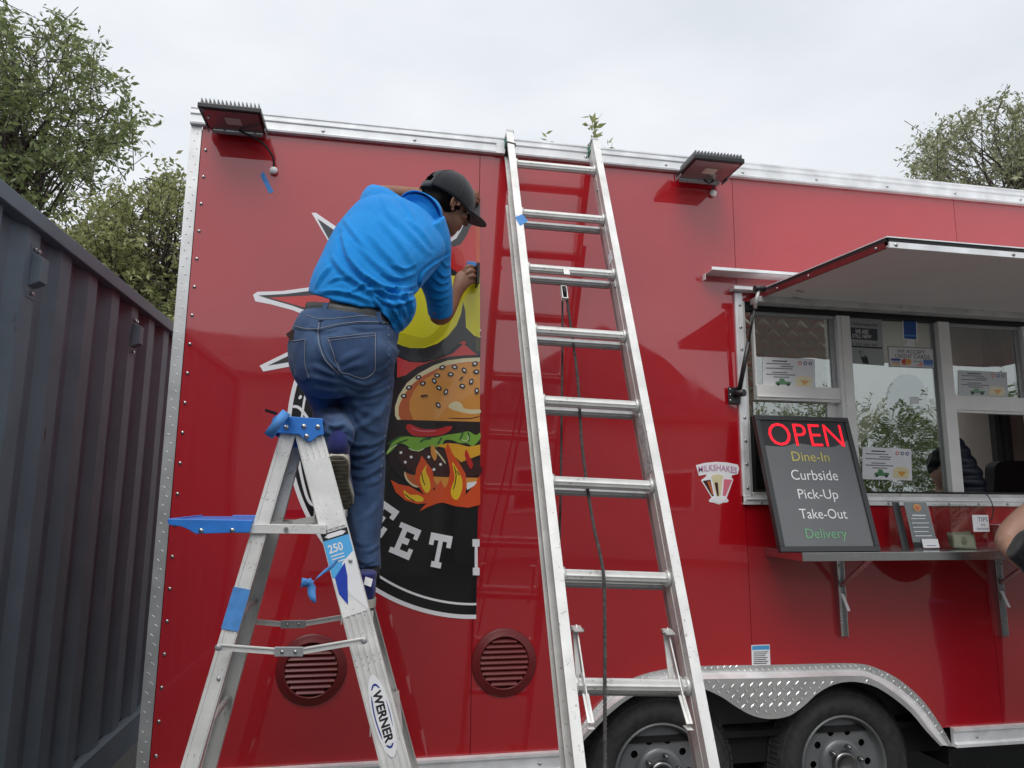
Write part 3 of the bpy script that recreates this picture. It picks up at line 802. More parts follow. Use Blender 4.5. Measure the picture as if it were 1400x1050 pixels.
# rain rail over the hatch and hinge hood
hz = P(1010, 380).z
gut = MB(); gut.box((P(962,380).x, -.085, hz), (AX1+.06, -.0008, hz+.003)); gut.box((P(962,380).x, -.085, hz-.0), (AX1+.06, -.082, hz+.016))
gut.build('rain_gutter', M['rail'], trailer, bevel=.0008)
MB().box((P(960,380).x, -.030, hz-.028), (P(960,380).x+.003, -.0008, hz)).build('gutter_end', M['rail'], trailer)
MB().box((P(1060,378).x+.1, -.10, hz-.03), (P(1060,378).x+.14, -.084, hz+.018)).build('gutter_clip', M['alu'], trailer, bevel=.001)
hz2 = 2.425
MB().box((P(997,397).x, -.05, hz2), (AX0+.12, -.0008, hz2+.016)).build('frame_head', M['rail'], trailer, bevel=.001)
MB().box((AX0-.03, -.07, AZ-.03), (AX1, -.0008, AZ+.0-.002)).build('hinge', M['alu'], trailer, bevel=.003)
# gas strut
sa = P(1010, 538, .03); sb = P(1037, 396, .15)
st = MB().cyl(sa, sa.lerp(sb, .50), .0105).build('gas_strut', M['blackpl'], trailer)
MB().cyl(sa.lerp(sb, .5), sa.lerp(sb, .82), .005).build('strut_rod', M['blackpl'], st)
MB().cyl(sa.lerp(sb, .82), sb, .0085).build('strut_end', M['alu'], st)
MB().box((sa.x-.045, -.018, sa.z-.045), (sa.x+.012, -.0145, sa.z+.03)).build('strut_bracket', M['blackpl'], st, bevel=.002)
MB().cyl((sa.x-.01, -.016, sa.z), (sa.x+.012, -.06, sa.z-.0), .016).build('strut_ball', M['blackpl'], st)
for dz in (-.03, -.005, .02): MB().ell((sa.x-.035, -.0185, sa.z+dz), ((.005,0,0),(0,0,.005),(0,-.003,0)), 8, 4).build('bracket_screw', M['screw'], st)
MB().cyl((sb.x-.02, sb.y, sb.z+.004), (sb.x+.03, sb.y, sb.z+.006), .014).build('strut_pivot', M['blackpl'], st)
sb2 = V((AX1-.04, -.22, AZ-.012)); sa2 = V((AX1-.02, -.03, sa.z))
MB().cyl(sa2, sb2, .009).build('gas_strut', M['blackpl'], trailer)

# ---- serving shelf and brackets
SZ, SD = 1.260, .285
SX0, SX1 = 1.69, 4.0
sh = MB().box((SX0, -SD, SZ-.003), (SX1, -.002, SZ)).build('shelf', M['steel'], trailer)
MB().box((SX0, -SD-.003, SZ-.034), (SX1, -SD, SZ)).build('shelf_lip', M['steel'], sh, bevel=.001)
MB().box((SX0-.003, -SD-.003, SZ-.034), (SX0, -.002, SZ)).build('shelf_end', M['steel'], sh, bevel=.001)
for px in (1150, 1367):
    x = P(px, 800, .02).x
    b_ = MB().box((x-.018, -.012, P(px, 869).z), (x+.018, -.0008, SZ-.005)); b_.box((x-.018, -.026, P(px, 869).z), (x-.014, -.012, SZ-.005)); b_.box((x+.014, -.026, P(px, 869).z), (x+.018, -.012, SZ-.005))
    bo = b_.build('shelf_bracket', M['steel'], trailer)
    MB().beam((x, -.022, SZ-.17), (x, -SD+.03, SZ-.012), (.014,0,0), (0,.003,.003)).build('bracket_brace', M['steel'], bo)
    MB().beam((x-.005, -.03, SZ-.20), (x+.008, -.05, SZ-.27), (.007,0,0), (0,.003,.001)).build('bracket_lever', M['white'], bo)
    for dz in (.05, .12, .3): MB().ell((x, -.0125, SZ-dz-.03), ((.006,0,0),(0,0,.006),(0,-.003,0)), 8, 4).build('bracket_screw', M['screw'], bo)
# lower ledge seen right of the tip box
MB().box((P(1353,715).x, -.16, P(1353,712).z-.03), (SX1, -.0008, P(1353,712).z-.018)).build('till_ledge', M['steel'], trailer, bevel=.001)

# ---- room behind the window
MB().box((TX0+.04, 1.75, TZ0+.03), (TX1-.06, 1.77, TZ1-.04)).build('interior_wall', M['steel_in'], trailer)
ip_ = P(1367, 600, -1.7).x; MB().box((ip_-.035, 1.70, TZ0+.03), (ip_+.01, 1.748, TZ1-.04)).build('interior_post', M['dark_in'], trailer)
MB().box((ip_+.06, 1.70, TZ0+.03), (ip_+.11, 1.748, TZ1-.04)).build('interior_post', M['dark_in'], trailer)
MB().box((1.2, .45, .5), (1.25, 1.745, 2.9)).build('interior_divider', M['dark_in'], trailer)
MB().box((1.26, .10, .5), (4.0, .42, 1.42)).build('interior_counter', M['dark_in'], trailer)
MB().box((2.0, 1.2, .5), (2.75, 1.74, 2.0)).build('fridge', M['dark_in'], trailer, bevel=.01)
# quilted steel hood
qn = 120; vs = []; fs = []
QX0, QX1, QZ0, QZ1 = 1.62, 2.55, 1.95, 2.75
for j in range(qn+1):
    for i in range(qn+1):
        x = QX0 + (QX1-QX0)*i/qn; z = QZ0 + (QZ1-QZ0)*j/qn
        u = (x + z) / .12; v_ = (x - z) / .12
        h = abs(math.sin(math.pi*u)) * abs(math.sin(math.pi*v_))
        vs.append(V((x, .72 - .013*h**.55 , z)))
for j in range(qn):
    for i in range(qn): a = j*(qn+1)+i; fs.append((a, a+1, a+qn+2, a+qn+1))
MB().add(vs, fs, True).build('quilted_hood', M['quilt'] if 'quilt' in M else mat('quilted_steel', (.80,.74,.60), .24, .85), trailer)
MB().box((QX0, .73, QZ0), (QX1, .80, QZ1)).build('hood_body', M['steel_in'], trailer)
MB().box((QX0-.01, .70, 1.93), (QX1+.01, .74, 1.95)).build('hood_lip', M['steel_in'], trailer)
# ================================================================== shipping container on the left
CX, CZ, CY1, CY0 = -1.381, 2.59, 2.35, -4.2
cont = thing('shipping_container', (CX - 1.2, -1.1, 0), 'dark grey corrugated shipping container standing left of the red trailer', 'shipping container')
# corrugated side wall: trapezoid waves along y
per = .302; y = CY0 + .08; prof = []; ph = .036
y_first = .345 - per * math.ceil((.345 - CY0) / per)
yy = y_first
pts = []
while yy < CY1 - .05:
    pts += [(yy, 0), (yy + .105, 0), (yy + .17, -ph), (yy + .245, -ph), (yy + per, 0)] ; yy += per
pts = [p for i, p in enumerate(pts) if i == 0 or p[0] > pts[i-1][0] + 1e-4]
pts = [p for p in pts if p[0] < CY1 - .06]
zl, zh = .16, CZ - .055
mb = MB(); vs = []
for yv, dx in pts:
    x = CX - .030 + dx
    vs += [V((x, yv, zl)), V((x, yv, zh))]
mb.add(vs, [(2*i, 2*i+2, 2*i+3, 2*i+1) for i in range(len(pts)-1)])
mb.build('corrugated_side', M['container'], cont)
MB().box((CX-.06, CY0, CZ-.065), (CX, CY1, CZ)).build('top_rail', M['container'], cont, bevel=.004)
MB().box((CX-.06, CY0, .0), (CX, CY1, .16)).build('bottom_rail', M['container'], cont, bevel=.004)
for y in (CY0, CY1-.12): MB().box((CX-.12, y, .16), (CX+.002, y+.12, CZ-.066)).build('corner_post', M['container'], cont, bevel=.004)
MB().box((CX-2.38, CY0+.02, CZ-.05), (CX-.061, CY1-.02, CZ-.03)).build('container_roof', M['container'], cont)
MB().box((CX-2.44, CY0, .0), (CX-2.38, CY1, CZ)).build('far_side', M['container'], cont)
MB().box((CX-2.38, CY1-.06, .0), (CX-.12, CY1-.02, CZ-.06)).build('container_end', M['container'], cont)
MB().box((CX-2.38, CY0+.02, .0), (CX-.12, CY0+.06, CZ-.06)).build('container_end', M['container'], cont)
def cvent(y):
    z0, z1 = 2.245, 2.46
    b = MB().box((CX-.031, y-.038, z0), (CX-.028, y+.038, z1)).build('air_vent', M['container'], cont)
    # hood: box with sloping bottom
    v = [V((CX-.028, y-.03, z0+.045)), V((CX-.028, y+.03, z0+.045)), V((CX+.014, y+.03, z0+.065)), V((CX+.014, y-.03, z0+.065)),
         V((CX-.028, y-.03, z1-.035)), V((CX-.028, y+.03, z1-.035)), V((CX+.014, y+.03, z1-.05)), V((CX+.014, y-.03, z1-.05))]
    MB().hexa(v).build('vent_hood', M['container'], b, bevel=.003)
    for z, dy in ((z0+.02, 0), (z1-.015, -.015), (z1-.015, .015)):
        MB().cyl((CX-.028, y+dy, z), (CX-.016, y+dy, z), .008, .007, 8).build('vent_bolt', M['screw'], b)
cvent(.115); cvent(1.31)

# ================================================================== vinyl decal on the wall
W0 = P(655, 585)
decal = thing('vinyl_decal', (P(520, 600).x, 0, P(520, 600).z), 'half applied burger logo vinyl decal with star spikes on the red wall', 'decal')
LY = [0]
def lay(name, pts, m_, sm=True, parent=None, k=5):
    LY[0] += 1; h = .0006 + LY[0] * .00012
    return wallpoly(name, pts, M['v_' + m_], parent or decal, .0003, h, smooth=sm, k=k)
def lin(*pts): return list(pts)
EDGE = 655.6
# star burst: white margin, black, coral
lay('spike_border', [(426,291),(432,291),(470,317),(500,338),(500,400),(462,352)], 'white', False)
lay('spike_border', [(346,403),(352,399),(385,398),(430,392),(480,390),(480,440),(425,434),(400,424),(370,416),(349,412)], 'white', False)
lay('spike_border', [(355,500),(400,478),(440,460),(460,520),(402,500),(360,508)], 'white', False)
lay('spike', [(434,299),(472,325),(500,345),(500,400),(462,350)], 'char', False)
lay('spike', [(353,404),(390,402),(430,397),(480,396),(480,436),(428,428),(400,418),(372,410)], 'char', False)
lay('spike', [(366,500),(402,483),(440,466),(450,500),(402,494)], 'char', False)
lay('spike_fill', [(462,325),(500,350),(500,400),(470,345)], 'coral', False)
lay('spike_fill', [(368,407),(425,404),(480,402),(480,432),(432,425)], 'coral', False)
# big round badge, clipped at the vinyl's straight right edge
cxz = W0; RB = abs(P(391.5, 585).x - W0.x)
RZ = W0.z - P(651, 846).z
def disc(name, r, m_, a0=90, a1=270, extra=()):
    s = r / 263.0
    pts = [(W0.x + RB*s*math.cos(rad(a)), W0.z + RZ*s*math.sin(rad(a))) for a in range(int(a0*2), int(a1*2)+1, 3)] if 0 else \
          [(W0.x + RB*s*math.cos(rad(a0 + (a1-a0)*i/70)), W0.z + RZ*s*math.sin(rad(a0 + (a1-a0)*i/70))) for i in range(71)]
    LY[0] += 1
    return MB().loops([pts], WALL, .0003, .0006 + LY[0]*.00012).build(name, M[m_], decal)
disc('badge_border', 263, 'v_white', 140, 270) if 0 else None
for nm, r, c_ in (('badge_border', 263, 'white'), ('badge_ring', 257.5, 'black'), ('badge_line', 245, 'white'), ('badge_disc', 242, 'black')):
    s = r / 263.0
    pts = [(W0.x, W0.z + RZ*s*.55)] + [(W0.x + RB*s*math.cos(rad(148 + 122*i/70)), W0.z + RZ*s*math.sin(rad(148 + 122*i/70))) for i in range(71)]
    LY[0] += 1
    MB().loops([pts], WALL, .0003, .0006 + LY[0]*.00012).build(nm, M['v_' + c_], decal)
# crescent swirls in the left of the disc
def stroke(name, pts, wpx, m_, parent=None, taper=True):
    """flat brush stroke along a pixel path"""
    pts = cat(pts, False, 6); n = len(pts); Lf = []; Rt = []
    for i, p in enumerate(pts):
        a = V(pts[max(0, i-1)]); b = V(pts[min(n-1, i+1)]); t = (b-a).normalized(); nn = V((-t.y, t.x))
        w_ = wpx/2 * (min(1, .25 + 1.6*math.sin(math.pi*i/(n-1))) if taper else 1)
        Lf.append(tuple(V(p) + nn*w_)); Rt.append(tuple(V(p) - nn*w_))
    return lay(name, Lf + Rt[::-1], m_, False, parent)
stroke('badge_swirl', [(398,556),(408,557),(418,568),(424,580)], 4, 'white')
stroke('badge_swirl', [(406,615),(412,650),(420,680),(428,692)], 4, 'white')
lay('badge_drop', [(414,522),(416,527),(412,531),(410,528)], 'white')
lay('badge_drop', [(411,540),(413,543),(410,546),(408,544)], 'white')
# top corner: white margin swoop, dark band, coral field
lay('crest_border', [(656,270),(650,270),(646,279),(640,290),(632,299),(627,312),(620,323),(611,330),(600,333),(600,345),(640,345),(656,300)], 'white', False)
lay('crest_band', [(656,273),(652,274),(648,284),(640,296),(636,302),(631,314),(624,326),(615,332),(606,334),(600,345),(600,470),(656,470)], 'char', False)
lay('crest_field', [(656,304),(650,305),(643,310),(638,322),(630,334),(620,338),(606,340),(600,356),(600,470),(656,470)], 'coral', False)
lay('crest_notch', [(650,292),(656,290),(656,312)], 'char', False)
lay('letter_shade', [(600,345),(608,338),(622,338),(632,346),(635,358),(632,370),(622,378),(610,374),(600,368)], 'red')
# dark field under and around the yellow lettering
lay('letter_outline', [(545,420),(560,380),(600,362),(612,364),(622,373),(640,376),(656,372),(656,487),(640,480),(637,468),(634,466),(627,470),(612,482),(590,492),(565,495),(545,487),(535,470)], 'char', False)
lay('letter_fill', [(545,430),(560,390),(600,366),(612,369),(620,376),(636,380),(656,378),(656,462),(648,459),(641,452),(637,448),(636,425),(633,413),(630,430),(624,445),(612,460),(598,470),(580,476),(560,476),(543,470)], 'yellow', False)
lay('letter_fill_low', [(545,455),(580,462),(600,448),(614,425),(618,432),(612,448),(600,464),(580,474),(560,475),(545,470)], 'yellow_d')
lay('letter_line', [(598,338),(606,352),(616,366),(626,374),(618,377),(606,366),(600,360)], 'black')
# coral field between lettering and bun
lay('crest_field', [(543,488),(560,495),(580,496),(600,491),(618,484),(634,470),(645,480),(656,488),(656,489),(630,491),(600,498),(575,508),(560,518),(543,520)], 'coral', False)
# burger: bun
burger = lay('burger_outline', [(541,517),(555,513),(570,502),(590,494),(612,488),(635,486),(656,485),(656,580),(543,578),(536,560),(536,535)], 'brown_d', False)
lay('bun_rim', [(656,489),(635,490),(612,493),(592,500),(572,511),(556,524),(545,541),(540,556),(540,568),(543,574),(656,579)], 'cream', False, burger)
lay('bun_shade', [(656,495),(640,495),(618,498),(598,504),(578,514),(562,527),(551,542),(545,556),(545,568),(548,574),(656,578)], 'bun_d', False, burger)
lay('bun', [(656,496),(640,496),(620,499),(604,503),(592,512),(576,522),(566,534),(560,548),(560,562),(566,576),(610,579),(656,579)], 'bun', False, burger)
lay('bun_shine', [(613,556),(617,551),(624,549),(631,552),(634,558),(645,560),(656,560),(656,565),(642,566),(628,563),(618,560)], 'cream', True, burger)
stroke('bun_crease', [(612,571.5),(630,572.5),(645,572),(656,569)], 1.4, 'brown', burger)
seeds = [(552,541.5,0),(559,530,20),(572,516,15),(578,524.5,25),(593.5,521,-60),(597.5,513.5,0),(600,530.5,-35),(604.5,502.5,15),(621.5,502,-10),(616,512,0),(609.5,536,70),(599,554,-55),(632,528,-20),(634.5,506.5,-55),(644,522,65),(649,497.5,25),(651,508.5,0),(651.5,534.5,85)]
for sx, sy, sa_ in seeds:
    def el(rx, ry): 
        ca, sn = math.cos(rad(-sa_)), math.sin(rad(-sa_))
        return [(sx + rx*math.cos(t*math.pi/7)*ca - ry*math.sin(t*math.pi/7)*sn, sy + rx*math.cos(t*math.pi/7)*sn + ry*math.sin(t*math.pi/7)*ca) for t in range(14)]
    sd_ = lay('sesame_seed', el(4.3, 3.0), 'brown_d', False, burger); lay('seed_shine', el(2.0, 1.2), 'white', False, burger)
for a_, b_ in (((575,542),(585,541)), ((628,520),(633,515))): stroke('bun_mark', [a_, ((a_[0]+b_[0])/2, (a_[1]+b_[1])/2 - .5), b_], 2, 'brown', burger)
# fillings
lay('filling_dark', [(538,574),(656,577),(656,640),(640,664),(560,664),(535,640),(530,620)], 'brown_d', False, burger)
lay('tomato', [(555,584),(560,580),(575,586),(595,587),(612,583),(618,584),(612,591),(598,596),(575,597),(562,594)], 'tomato', True, burger)
stroke('tomato_shine', [(562,585),(572,589),(585,590),(597,589)], 1.3, 'pink', burger)
lay('lettuce', [(530,616),(536,606),(545,600),(554,597),(570,598),(590,599),(610,595),(630,592),(640,590),(650,595),(656,592),(656,600),(650,607),(645,610),(638,606),(628,606),(618,602),(608,602),(604,608),(596,612),(590,610),(580,613),(572,617),(562,614),(554,608),(545,607),(536,616),(528,622)], 'lettuce', True, burger, k=3)
for st_ in ([(530,608),(540,601),(550,596)], [(534,612),(545,606),(558,601)], [(574,605),(580,601),(590,600)], [(598,608),(601,603),(604,598)], [(628,602),(631,596),(633,590)], [(640,604),(641,598),(639,591)]):
    stroke('lettuce_fold', st_, 2.4, 'lettuce_d', burger)
for st_ in ([(529,620),(536,612),(543,608)], [(558,613),(570,617),(580,613)], [(630,601),(636,603),(640,600),(638,594)]): stroke('lettuce_edge', st_, 1.6, 'lettuce_l', burger)
lay('patty', [(545,612),(552,611),(562,616),(575,618),(590,614),(604,615),(620,625),(656,630),(656,650),(600,652),(565,645),(550,635),(544,624)], 'brown', False, burger)
lay('patty_shade', [(560,632),(580,638),(605,640),(640,640),(656,638),(656,645),(620,648),(590,645),(570,641)], 'maroon', True, burger)
for px_, py_ in ((548,619),(562,625),(554,632),(586,625),(602,635),(593,642)):
    lay('crumb', [(px_+2*math.cos(t), py_+2*math.sin(t)) for t in [i*math.pi/4 for i in range(8)]], 'white', False, burger)
lay('cheese', [(595,610),(612,606),(625,607),(640,611),(656,608),(656,622),(640,628),(630,632),(618,622),(606,612)], 'cheese', False, burger)
lay('cheese_drip', [(590,608),(596,616),(597,624),(594,630),(589,620)], 'bun', True, burger)
stroke('cheese_edge', [(594,615),(602,624),(609,634)], 2, 'cream', burger)
lay('bun_base', [(552,645),(562,649),(600,652),(656,653),(656,662),(645,668),(575,667),(562,662),(555,654)], 'bun_d', False, burger)
stroke('bun_base_rim', [(553,645),(556,655),(564,663),(572,666)], 2.4, 'cream', burger)
lay('bun_base_light', [(590,652),(656,654),(656,660),(640,668),(600,666)], 'bun', False, burger)
lay('bun_base_white', [(638,660),(652,658),(648,664),(638,670)], 'white', False, burger)
flames = lay('flame', [(534,656),(545,662),(560,665),(572,672),(580,677),(574,668),(567,655),(569,640),(574,630),(576,623),(583,632),(591,643),(593,656),(592,672),(597,665),(602,656),(608,668),(612,660),(615,645),(612,628),(608,615),(612,605),(618,620),(628,634),(636,648),(637,660),(636,677),(642,670),(650,663),(652,655),(656,650),(656,690),(640,694),(622,692),(606,687),(598,688),(585,693),(573,699),(580,691),(584,688),(570,689),(554,684),(541,673)], 'orange', False, burger)
lay('flame', [(637,615),(642,625),(646,635),(643,641),(638,632),(635,622)], 'red', True, burger)
lay('flame_core', [(577,645),(583,636),(582,644),(587,656),(588,668),(583,674),(577,666),(574,655)], 'flame', True, burger)
lay('flame_core', [(618,632),(625,642),(631,655),(631,670),(625,683),(618,680),(616,670),(621,655),(620,645)], 'flame', True, burger)
lay('flame_core', [(552,670),(560,676),(572,677),(579,682),(575,686),(562,684),(554,679)], 'flame', True, burger)
for st_ in ([(576,646),(578,656),(581,664)], [(620,636),(623,648),(622,660),(619,670)], [(624,644),(628,650)], [(553,675),(560,681),(567,685)]): stroke('flame_line', st_, 1.3, 'brown_d', burger)
# arched lettering, slab serifs drawn as outlines: (centre px, rotation, height, kind)
GLY = {
 'E': [[(0,0),(1,0),(1,.34),(.8,.34),(.8,.2),(.42,.2),(.42,.41),(.68,.41),(.68,.6),(.42,.6),(.42,.8),(.8,.8),(.8,.66),(1,.66),(1,1),(0,1),(0,.83),(.18,.83),(.18,.17),(0,.17)]],
 'T': [[(.27,0),(.73,0),(.73,.17),(.6,.17),(.6,.8),(.8,.8),(.8,.64),(1,.64),(1,1),(0,1),(0,.64),(.2,.64),(.2,.8),(.4,.8),(.4,.17),(.27,.17)]],
 'F': [[(0,0),(.55,0),(.55,.17),(.40,.17),(.40,.41),(.68,.41),(.68,.6),(.40,.6),(.40,.8),(.8,.8),(.8,.64),(1,.64),(1,1),(0,1),(0,.83),(.18,.83),(.18,.17),(0,.17)]]}
def glyph(ch, cx, cy, wd, ht, deg, clip=None):
    ca, sn = math.cos(rad(deg)), math.sin(rad(deg)); pts = []
    for a, b in GLY[ch][0]:
        x = (a - .5) * wd; y = -(b - .5) * ht
        q = (cx + x*ca - y*sn, cy + x*sn + y*ca)
        if clip: q = (min(q[0], clip), q[1])
        pts.append(q)
    return lay('badge_letter', pts, 'white', False)
glyph('E', 520, 708, 33, 44, 35); glyph('E', 553.5, 739.5, 30, 44, 23); glyph('T', 599.5, 753, 30, 46, 11); lay('badge_letter', [(645.5,737),(655,737),(655,747),(652.5,747),(652.5,776),(655,776),(655,786),(646,786),(646,776),(648.5,776),(648.5,747),(645.5,747)], 'white', False)
# strip of backing tape along the cut edge
tp = MB()
for py0, py1 in ((300, 840),):
    a, b = P(650.5, py0), P(656, py0); c_, d_ = P(656, py1-1), P(650.2, py1)
decal_edge = MB().add([P(650.6,300,.0072), P(656,300,.0072), P(655.8,480,.0072), P(650.6,480,.0072)], [(0,1,2,3)]).build('edge_overlap', M['vclear'] if 'vclear' in M else mat('clear_film', (.7,.65,.2), .3, alpha=.12), decal)

# ================================================================== small stickers and posters
# milkshake sticker
ms = thing('milkshake_sticker', tuple(P(981, 660)), 'arched milkshakes sticker with three glasses on the red wall left of the window', 'sticker')
LY[0] = 0
def slay(nm, pts, c_, parent, sm=False): 
    LY[0] += 1; return wallpoly(nm, pts, M['v_' + c_], parent, .0003, .0006 + LY[0]*.00015, smooth=sm, k=4)
def zs_(pts, z=13.125, ox=940, oy=620): return [(ox + p[0]/z, oy + p[1]/z) for p in pts]
slay('sticker_back', zs_([(150,210),(300,170),(500,150),(700,160),(850,190),(900,200),(925,270),(900,370),(800,390),(785,420),(820,470),(700,800),(740,850),(700,880),(650,880),(560,915),(460,880),(390,870),(380,840),(430,790),(240,480),(330,410),(340,375),(200,400)]), 'white', ms)
slay('glass_shape', zs_([(270,490),(410,470),(470,760),(440,770)]), 'maroon', ms)
slay('glass_shape', zs_([(440,480),(620,480),(590,770),(520,770)]), 'cream', ms)
slay('glass_shape', zs_([(650,460),(800,470),(680,760),(630,760)]), 'pink', ms)
slay('glass_stripe', zs_([(350,500),(400,500),(465,740),(440,740)]), 'bun_d', ms)
slay('glass_stripe', zs_([(480,520),(540,520),(560,760),(530,760)]), 'maroon', ms)
slay('foam', zs_([(420,420),(470,385),(540,375),(610,390),(640,430),(600,480),(530,495),(460,475)]), 'cream', ms, True)
slay('glass_base', zs_([(440,800),(560,780),(690,810),(650,860),(560,890),(470,860)]), 'white', ms, True)
v_, f_ = text_polys('MILKSHAKES', 1.0, .01)
xs_ = [p[0] for p in v_]; x0_, x1_ = min(xs_), max(xs_); pts = []
for p in v_:
    a = (p[0]-x0_)/(x1_-x0_); b = p[1]/.72
    px_ = 940 + (190 + a*690)/13.125; py_ = 620 + (350 - 110*b - 45*math.sin(math.pi*min(1,max(0,a))) + (a-.5)*20)/13.125
    q = P(px_, py_); pts.append(WALL(q.x, q.z, .0026))
MB().add(pts, f_).build('sticker_lettering', M['v_lilac'], ms, recalc=False)
# notice sticker over the wheel
ns = thing('notice_sticker', tuple(P(1040, 896)), 'small white notice sticker with blue heading above the wheel arch', 'sticker')
slay('sticker_back', [(1027,882),(1052,881),(1053,910),(1028,911)], 'white', ns)
slay('sticker_heading', [(1028,883),(1051.5,882),(1051.7,888),(1028.2,888.6)], 'lblue', ns)
for i in range(7): slay('print_line', [(1030,891+i*2.6),(1050 - (i*7) % 5,890.4+i*2.6),(1050 - (i*7) % 5,891.4+i*2.6),(1030,892+i*2.6)], 'char', ns)

# papers on the glass
GF = lambda a, b, h=0.0: V((a, .0325 - h, b))
def gp(px, py): q = P(px, py, -.0325); return (q.x, q.z)
def gpoly(nm, pts, m_, parent, lev=1):
    return MB().loops([[gp(*p) for p in pts]], GF, .0002, .0002 + lev*.0004).build(nm, m_, parent)
def poster(px0, py0, px1, py1, label, faded=False):
    t = thing('paper_notice', tuple(P((px0+px1)/2, (py0+py1)/2, -.03)), label, 'notice', 'contact notices taped inside the panes')
    pm = M['paper'] if not faded else M['paper_dim']
    gpoly('sheet', [(px0,py1),(px1,py1+2),(px1-1.5,py0+3),(px0,py0)], pm, t, 1)
    W_ = px1 - px0; H_ = py1 - py0
    f = lambda u, v_: (px0 + u*W_, py0 + v_*H_ + u*2.5)
    ink = M['greyink']
    for i, (u0, u1, v_) in enumerate(((.18,.46,.10),(.06,.52,.19),(.34,.58,.27),(.06,.56,.34),(.18,.46,.47),(.06,.62,.54),(.2,.5,.62))):
        gpoly('print_line', [f(u0,v_+.035),f(u1,v_+.035),f(u1,v_),f(u0,v_)], M['ink'] if i in (0,) else ink, t, 2)
    # little truck drawing
    tr_ = gpoly('truck_drawing', [f(.24,.88),(f(.52,.88)),f(.54,.78),f(.42,.77),f(.40,.68),f(.32,.68),f(.31,.77),f(.24,.79)], M['v_green'], t, 2)
    for u in (.29, .48): gpoly('truck_wheel', [(f(u,.88)[0]+2.1*math.cos(a), f(u,.88)[1]+2.1*math.sin(a)) for a in [i*math.pi/4 for i in range(8)]], M['ink'], t, 3)
    gpoly('trailer_drawing', [f(.62,.92),f(.92,.94),f(.94,.66),f(.86,.58),f(.70,.58),f(.62,.66)], M['v_cream'], t, 2)
    gpoly('trailer_badge', [f(.70,.72),f(.88,.72),f(.79,.88)], M['v_gold'], t, 3)
    for u, c_ in ((.70,'v_coral'), (.80,'v_navy'), (.90,'v_navy')):
        gpoly('round_logo', [(f(u,.16)[0]+2.6*math.cos(a), f(u,.16)[1]+2.6*math.sin(a)) for a in [i*math.pi/5 for i in range(10)]], M[c_], t, 2)
        gpoly('logo_centre', [(f(u,.16)[0]+1.3*math.cos(a), f(u,.16)[1]+1.3*math.sin(a)) for a in [i*math.pi/5 for i in range(10)]], pm, t, 3)
M['paper_dim'] = mat('translucent_paper', (.66, .69, .70), .6)
poster(1043, 488, 1115, 530, 'white contact notice taped in the upper left window pane')
poster(1179, 611, 1247, 655, 'white contact notice low in the centre pane beside the sign')
poster(1310, 506, 1378, 541, 'white contact notice in the upper right window pane', True)
# inspection poster
ip = thing('inspection_poster', tuple(P(1182, 465, -.03)), 'grey food safety inspection poster at the top of the centre pane', 'poster')
gpoly('sheet', [(1157,496),(1209,500),(1205,434),(1154,429)], M['pgrey'] if 'pgrey' in M else mat('grey_poster', (.36,.38,.38), .6), ip, 1)
gpoly('dark_box', [(1158,463),(1200,466),(1199,450),(1157,447)], mat('slate_print', (.05,.06,.075), .6), ip, 2)
gpoly('print_band', [(1156,474),(1206,477),(1206,475),(1156,472)], M['ink'], ip, 2)
def gtext(nm, s, q0, q1, q2, m_, parent, h=.0012, bold=0):
    """text between pixel q0 (bottom left), q1 (bottom right), q2 (top left)"""
    o, a, b = V(gp(*q0)), V(gp(*q1)), V(gp(*q2))
    return text(nm, s, lambda u, v_, hh=0: GF(*(o + (a-o)*u + (b-o)*v_), hh), 0, 0, 1, 1, m_, parent, h=h, bold=bold)
gtext('lettering', 'Food Safety Inspection', (1155,446),(1200,448),(1155,440), M['ink'], ip)
gtext('lettering', 'WE ARE', (1169,456),(1187,457),(1169,450), M['paper'], ip, bold=.01)
gtext('lettering', 'STILL NEW', (1165,461.5),(1191,463),(1165,456.5), M['paper'], ip, bold=.01)
for i in range(4): gpoly('print_block', [(1158.5+i*11,471.5+i*.6),(1167+i*11,472+i*.6),(1167+i*11,468.6+i*.6),(1158.5+i*11,468.2+i*.6)], M['greyink'], ip, 2)
gpoly('hand_drawing', [(1180,497),(1188,498),(1186,489),(1181,484),(1178,478),(1174,480),(1176,488)], M['ink'], ip, 2)
gpoly('phone_drawing', [(1175,488),(1182,488),(1181,479),(1176,478)], mat('phone_print', (.3,.32,.33), .6), ip, 3)
# card sign
cs_ = thing('credit_card_sign', tuple(P(1245, 487, -.03)), 'white credit card sign with four card logos in the centre pane', 'sign')
gpoly('sign_border', [(1215.5,501.5),(1277.5,504),(1275.5,476),(1213.5,473)], M['greyink'], cs_, 1)
gpoly('sign_board', [(1216.5,500.5),(1276.5,503),(1274.8,477),(1214.6,474.3)], M['paper'], cs_, 2)
gtext('lettering', 'WE ACCEPT', (1226,482.5),(1264,484.5),(1226,477.5), M['ink'], cs_, .0015)
gtext('lettering', 'CREDIT CARDS', (1223,489),(1271,491),(1223,484), M['ink'], cs_, .0015)
gpoly('card_logo', [(1218,499),(1231,499.5),(1230.5,490),(1217.5,489.5)], M['paper'], cs_, 3)
gpoly('logo_stripe', [(1218,493),(1231,493.5),(1230.8,490.4),(1217.6,490)], M['v_visa'], cs_, 4)
gpoly('logo_stripe', [(1218,499),(1231,499.5),(1231,497),(1218,496.6)], M['v_gold'], cs_, 4)
gtext('lettering', 'VISA', (1219.5,496.8),(1229.5,497),(1219.5,493.6), M['v_visa'], cs_, .002)
for cx_, c_ in ((1236.5,'v_red'),(1241.5,'v_gold')): gpoly('round_logo', [(cx_+4.4*math.cos(a), 495+4.4*math.sin(a)) for a in [i*math.pi/8 for i in range(16)]], M[c_], cs_, 3 if c_=='v_red' else 4)
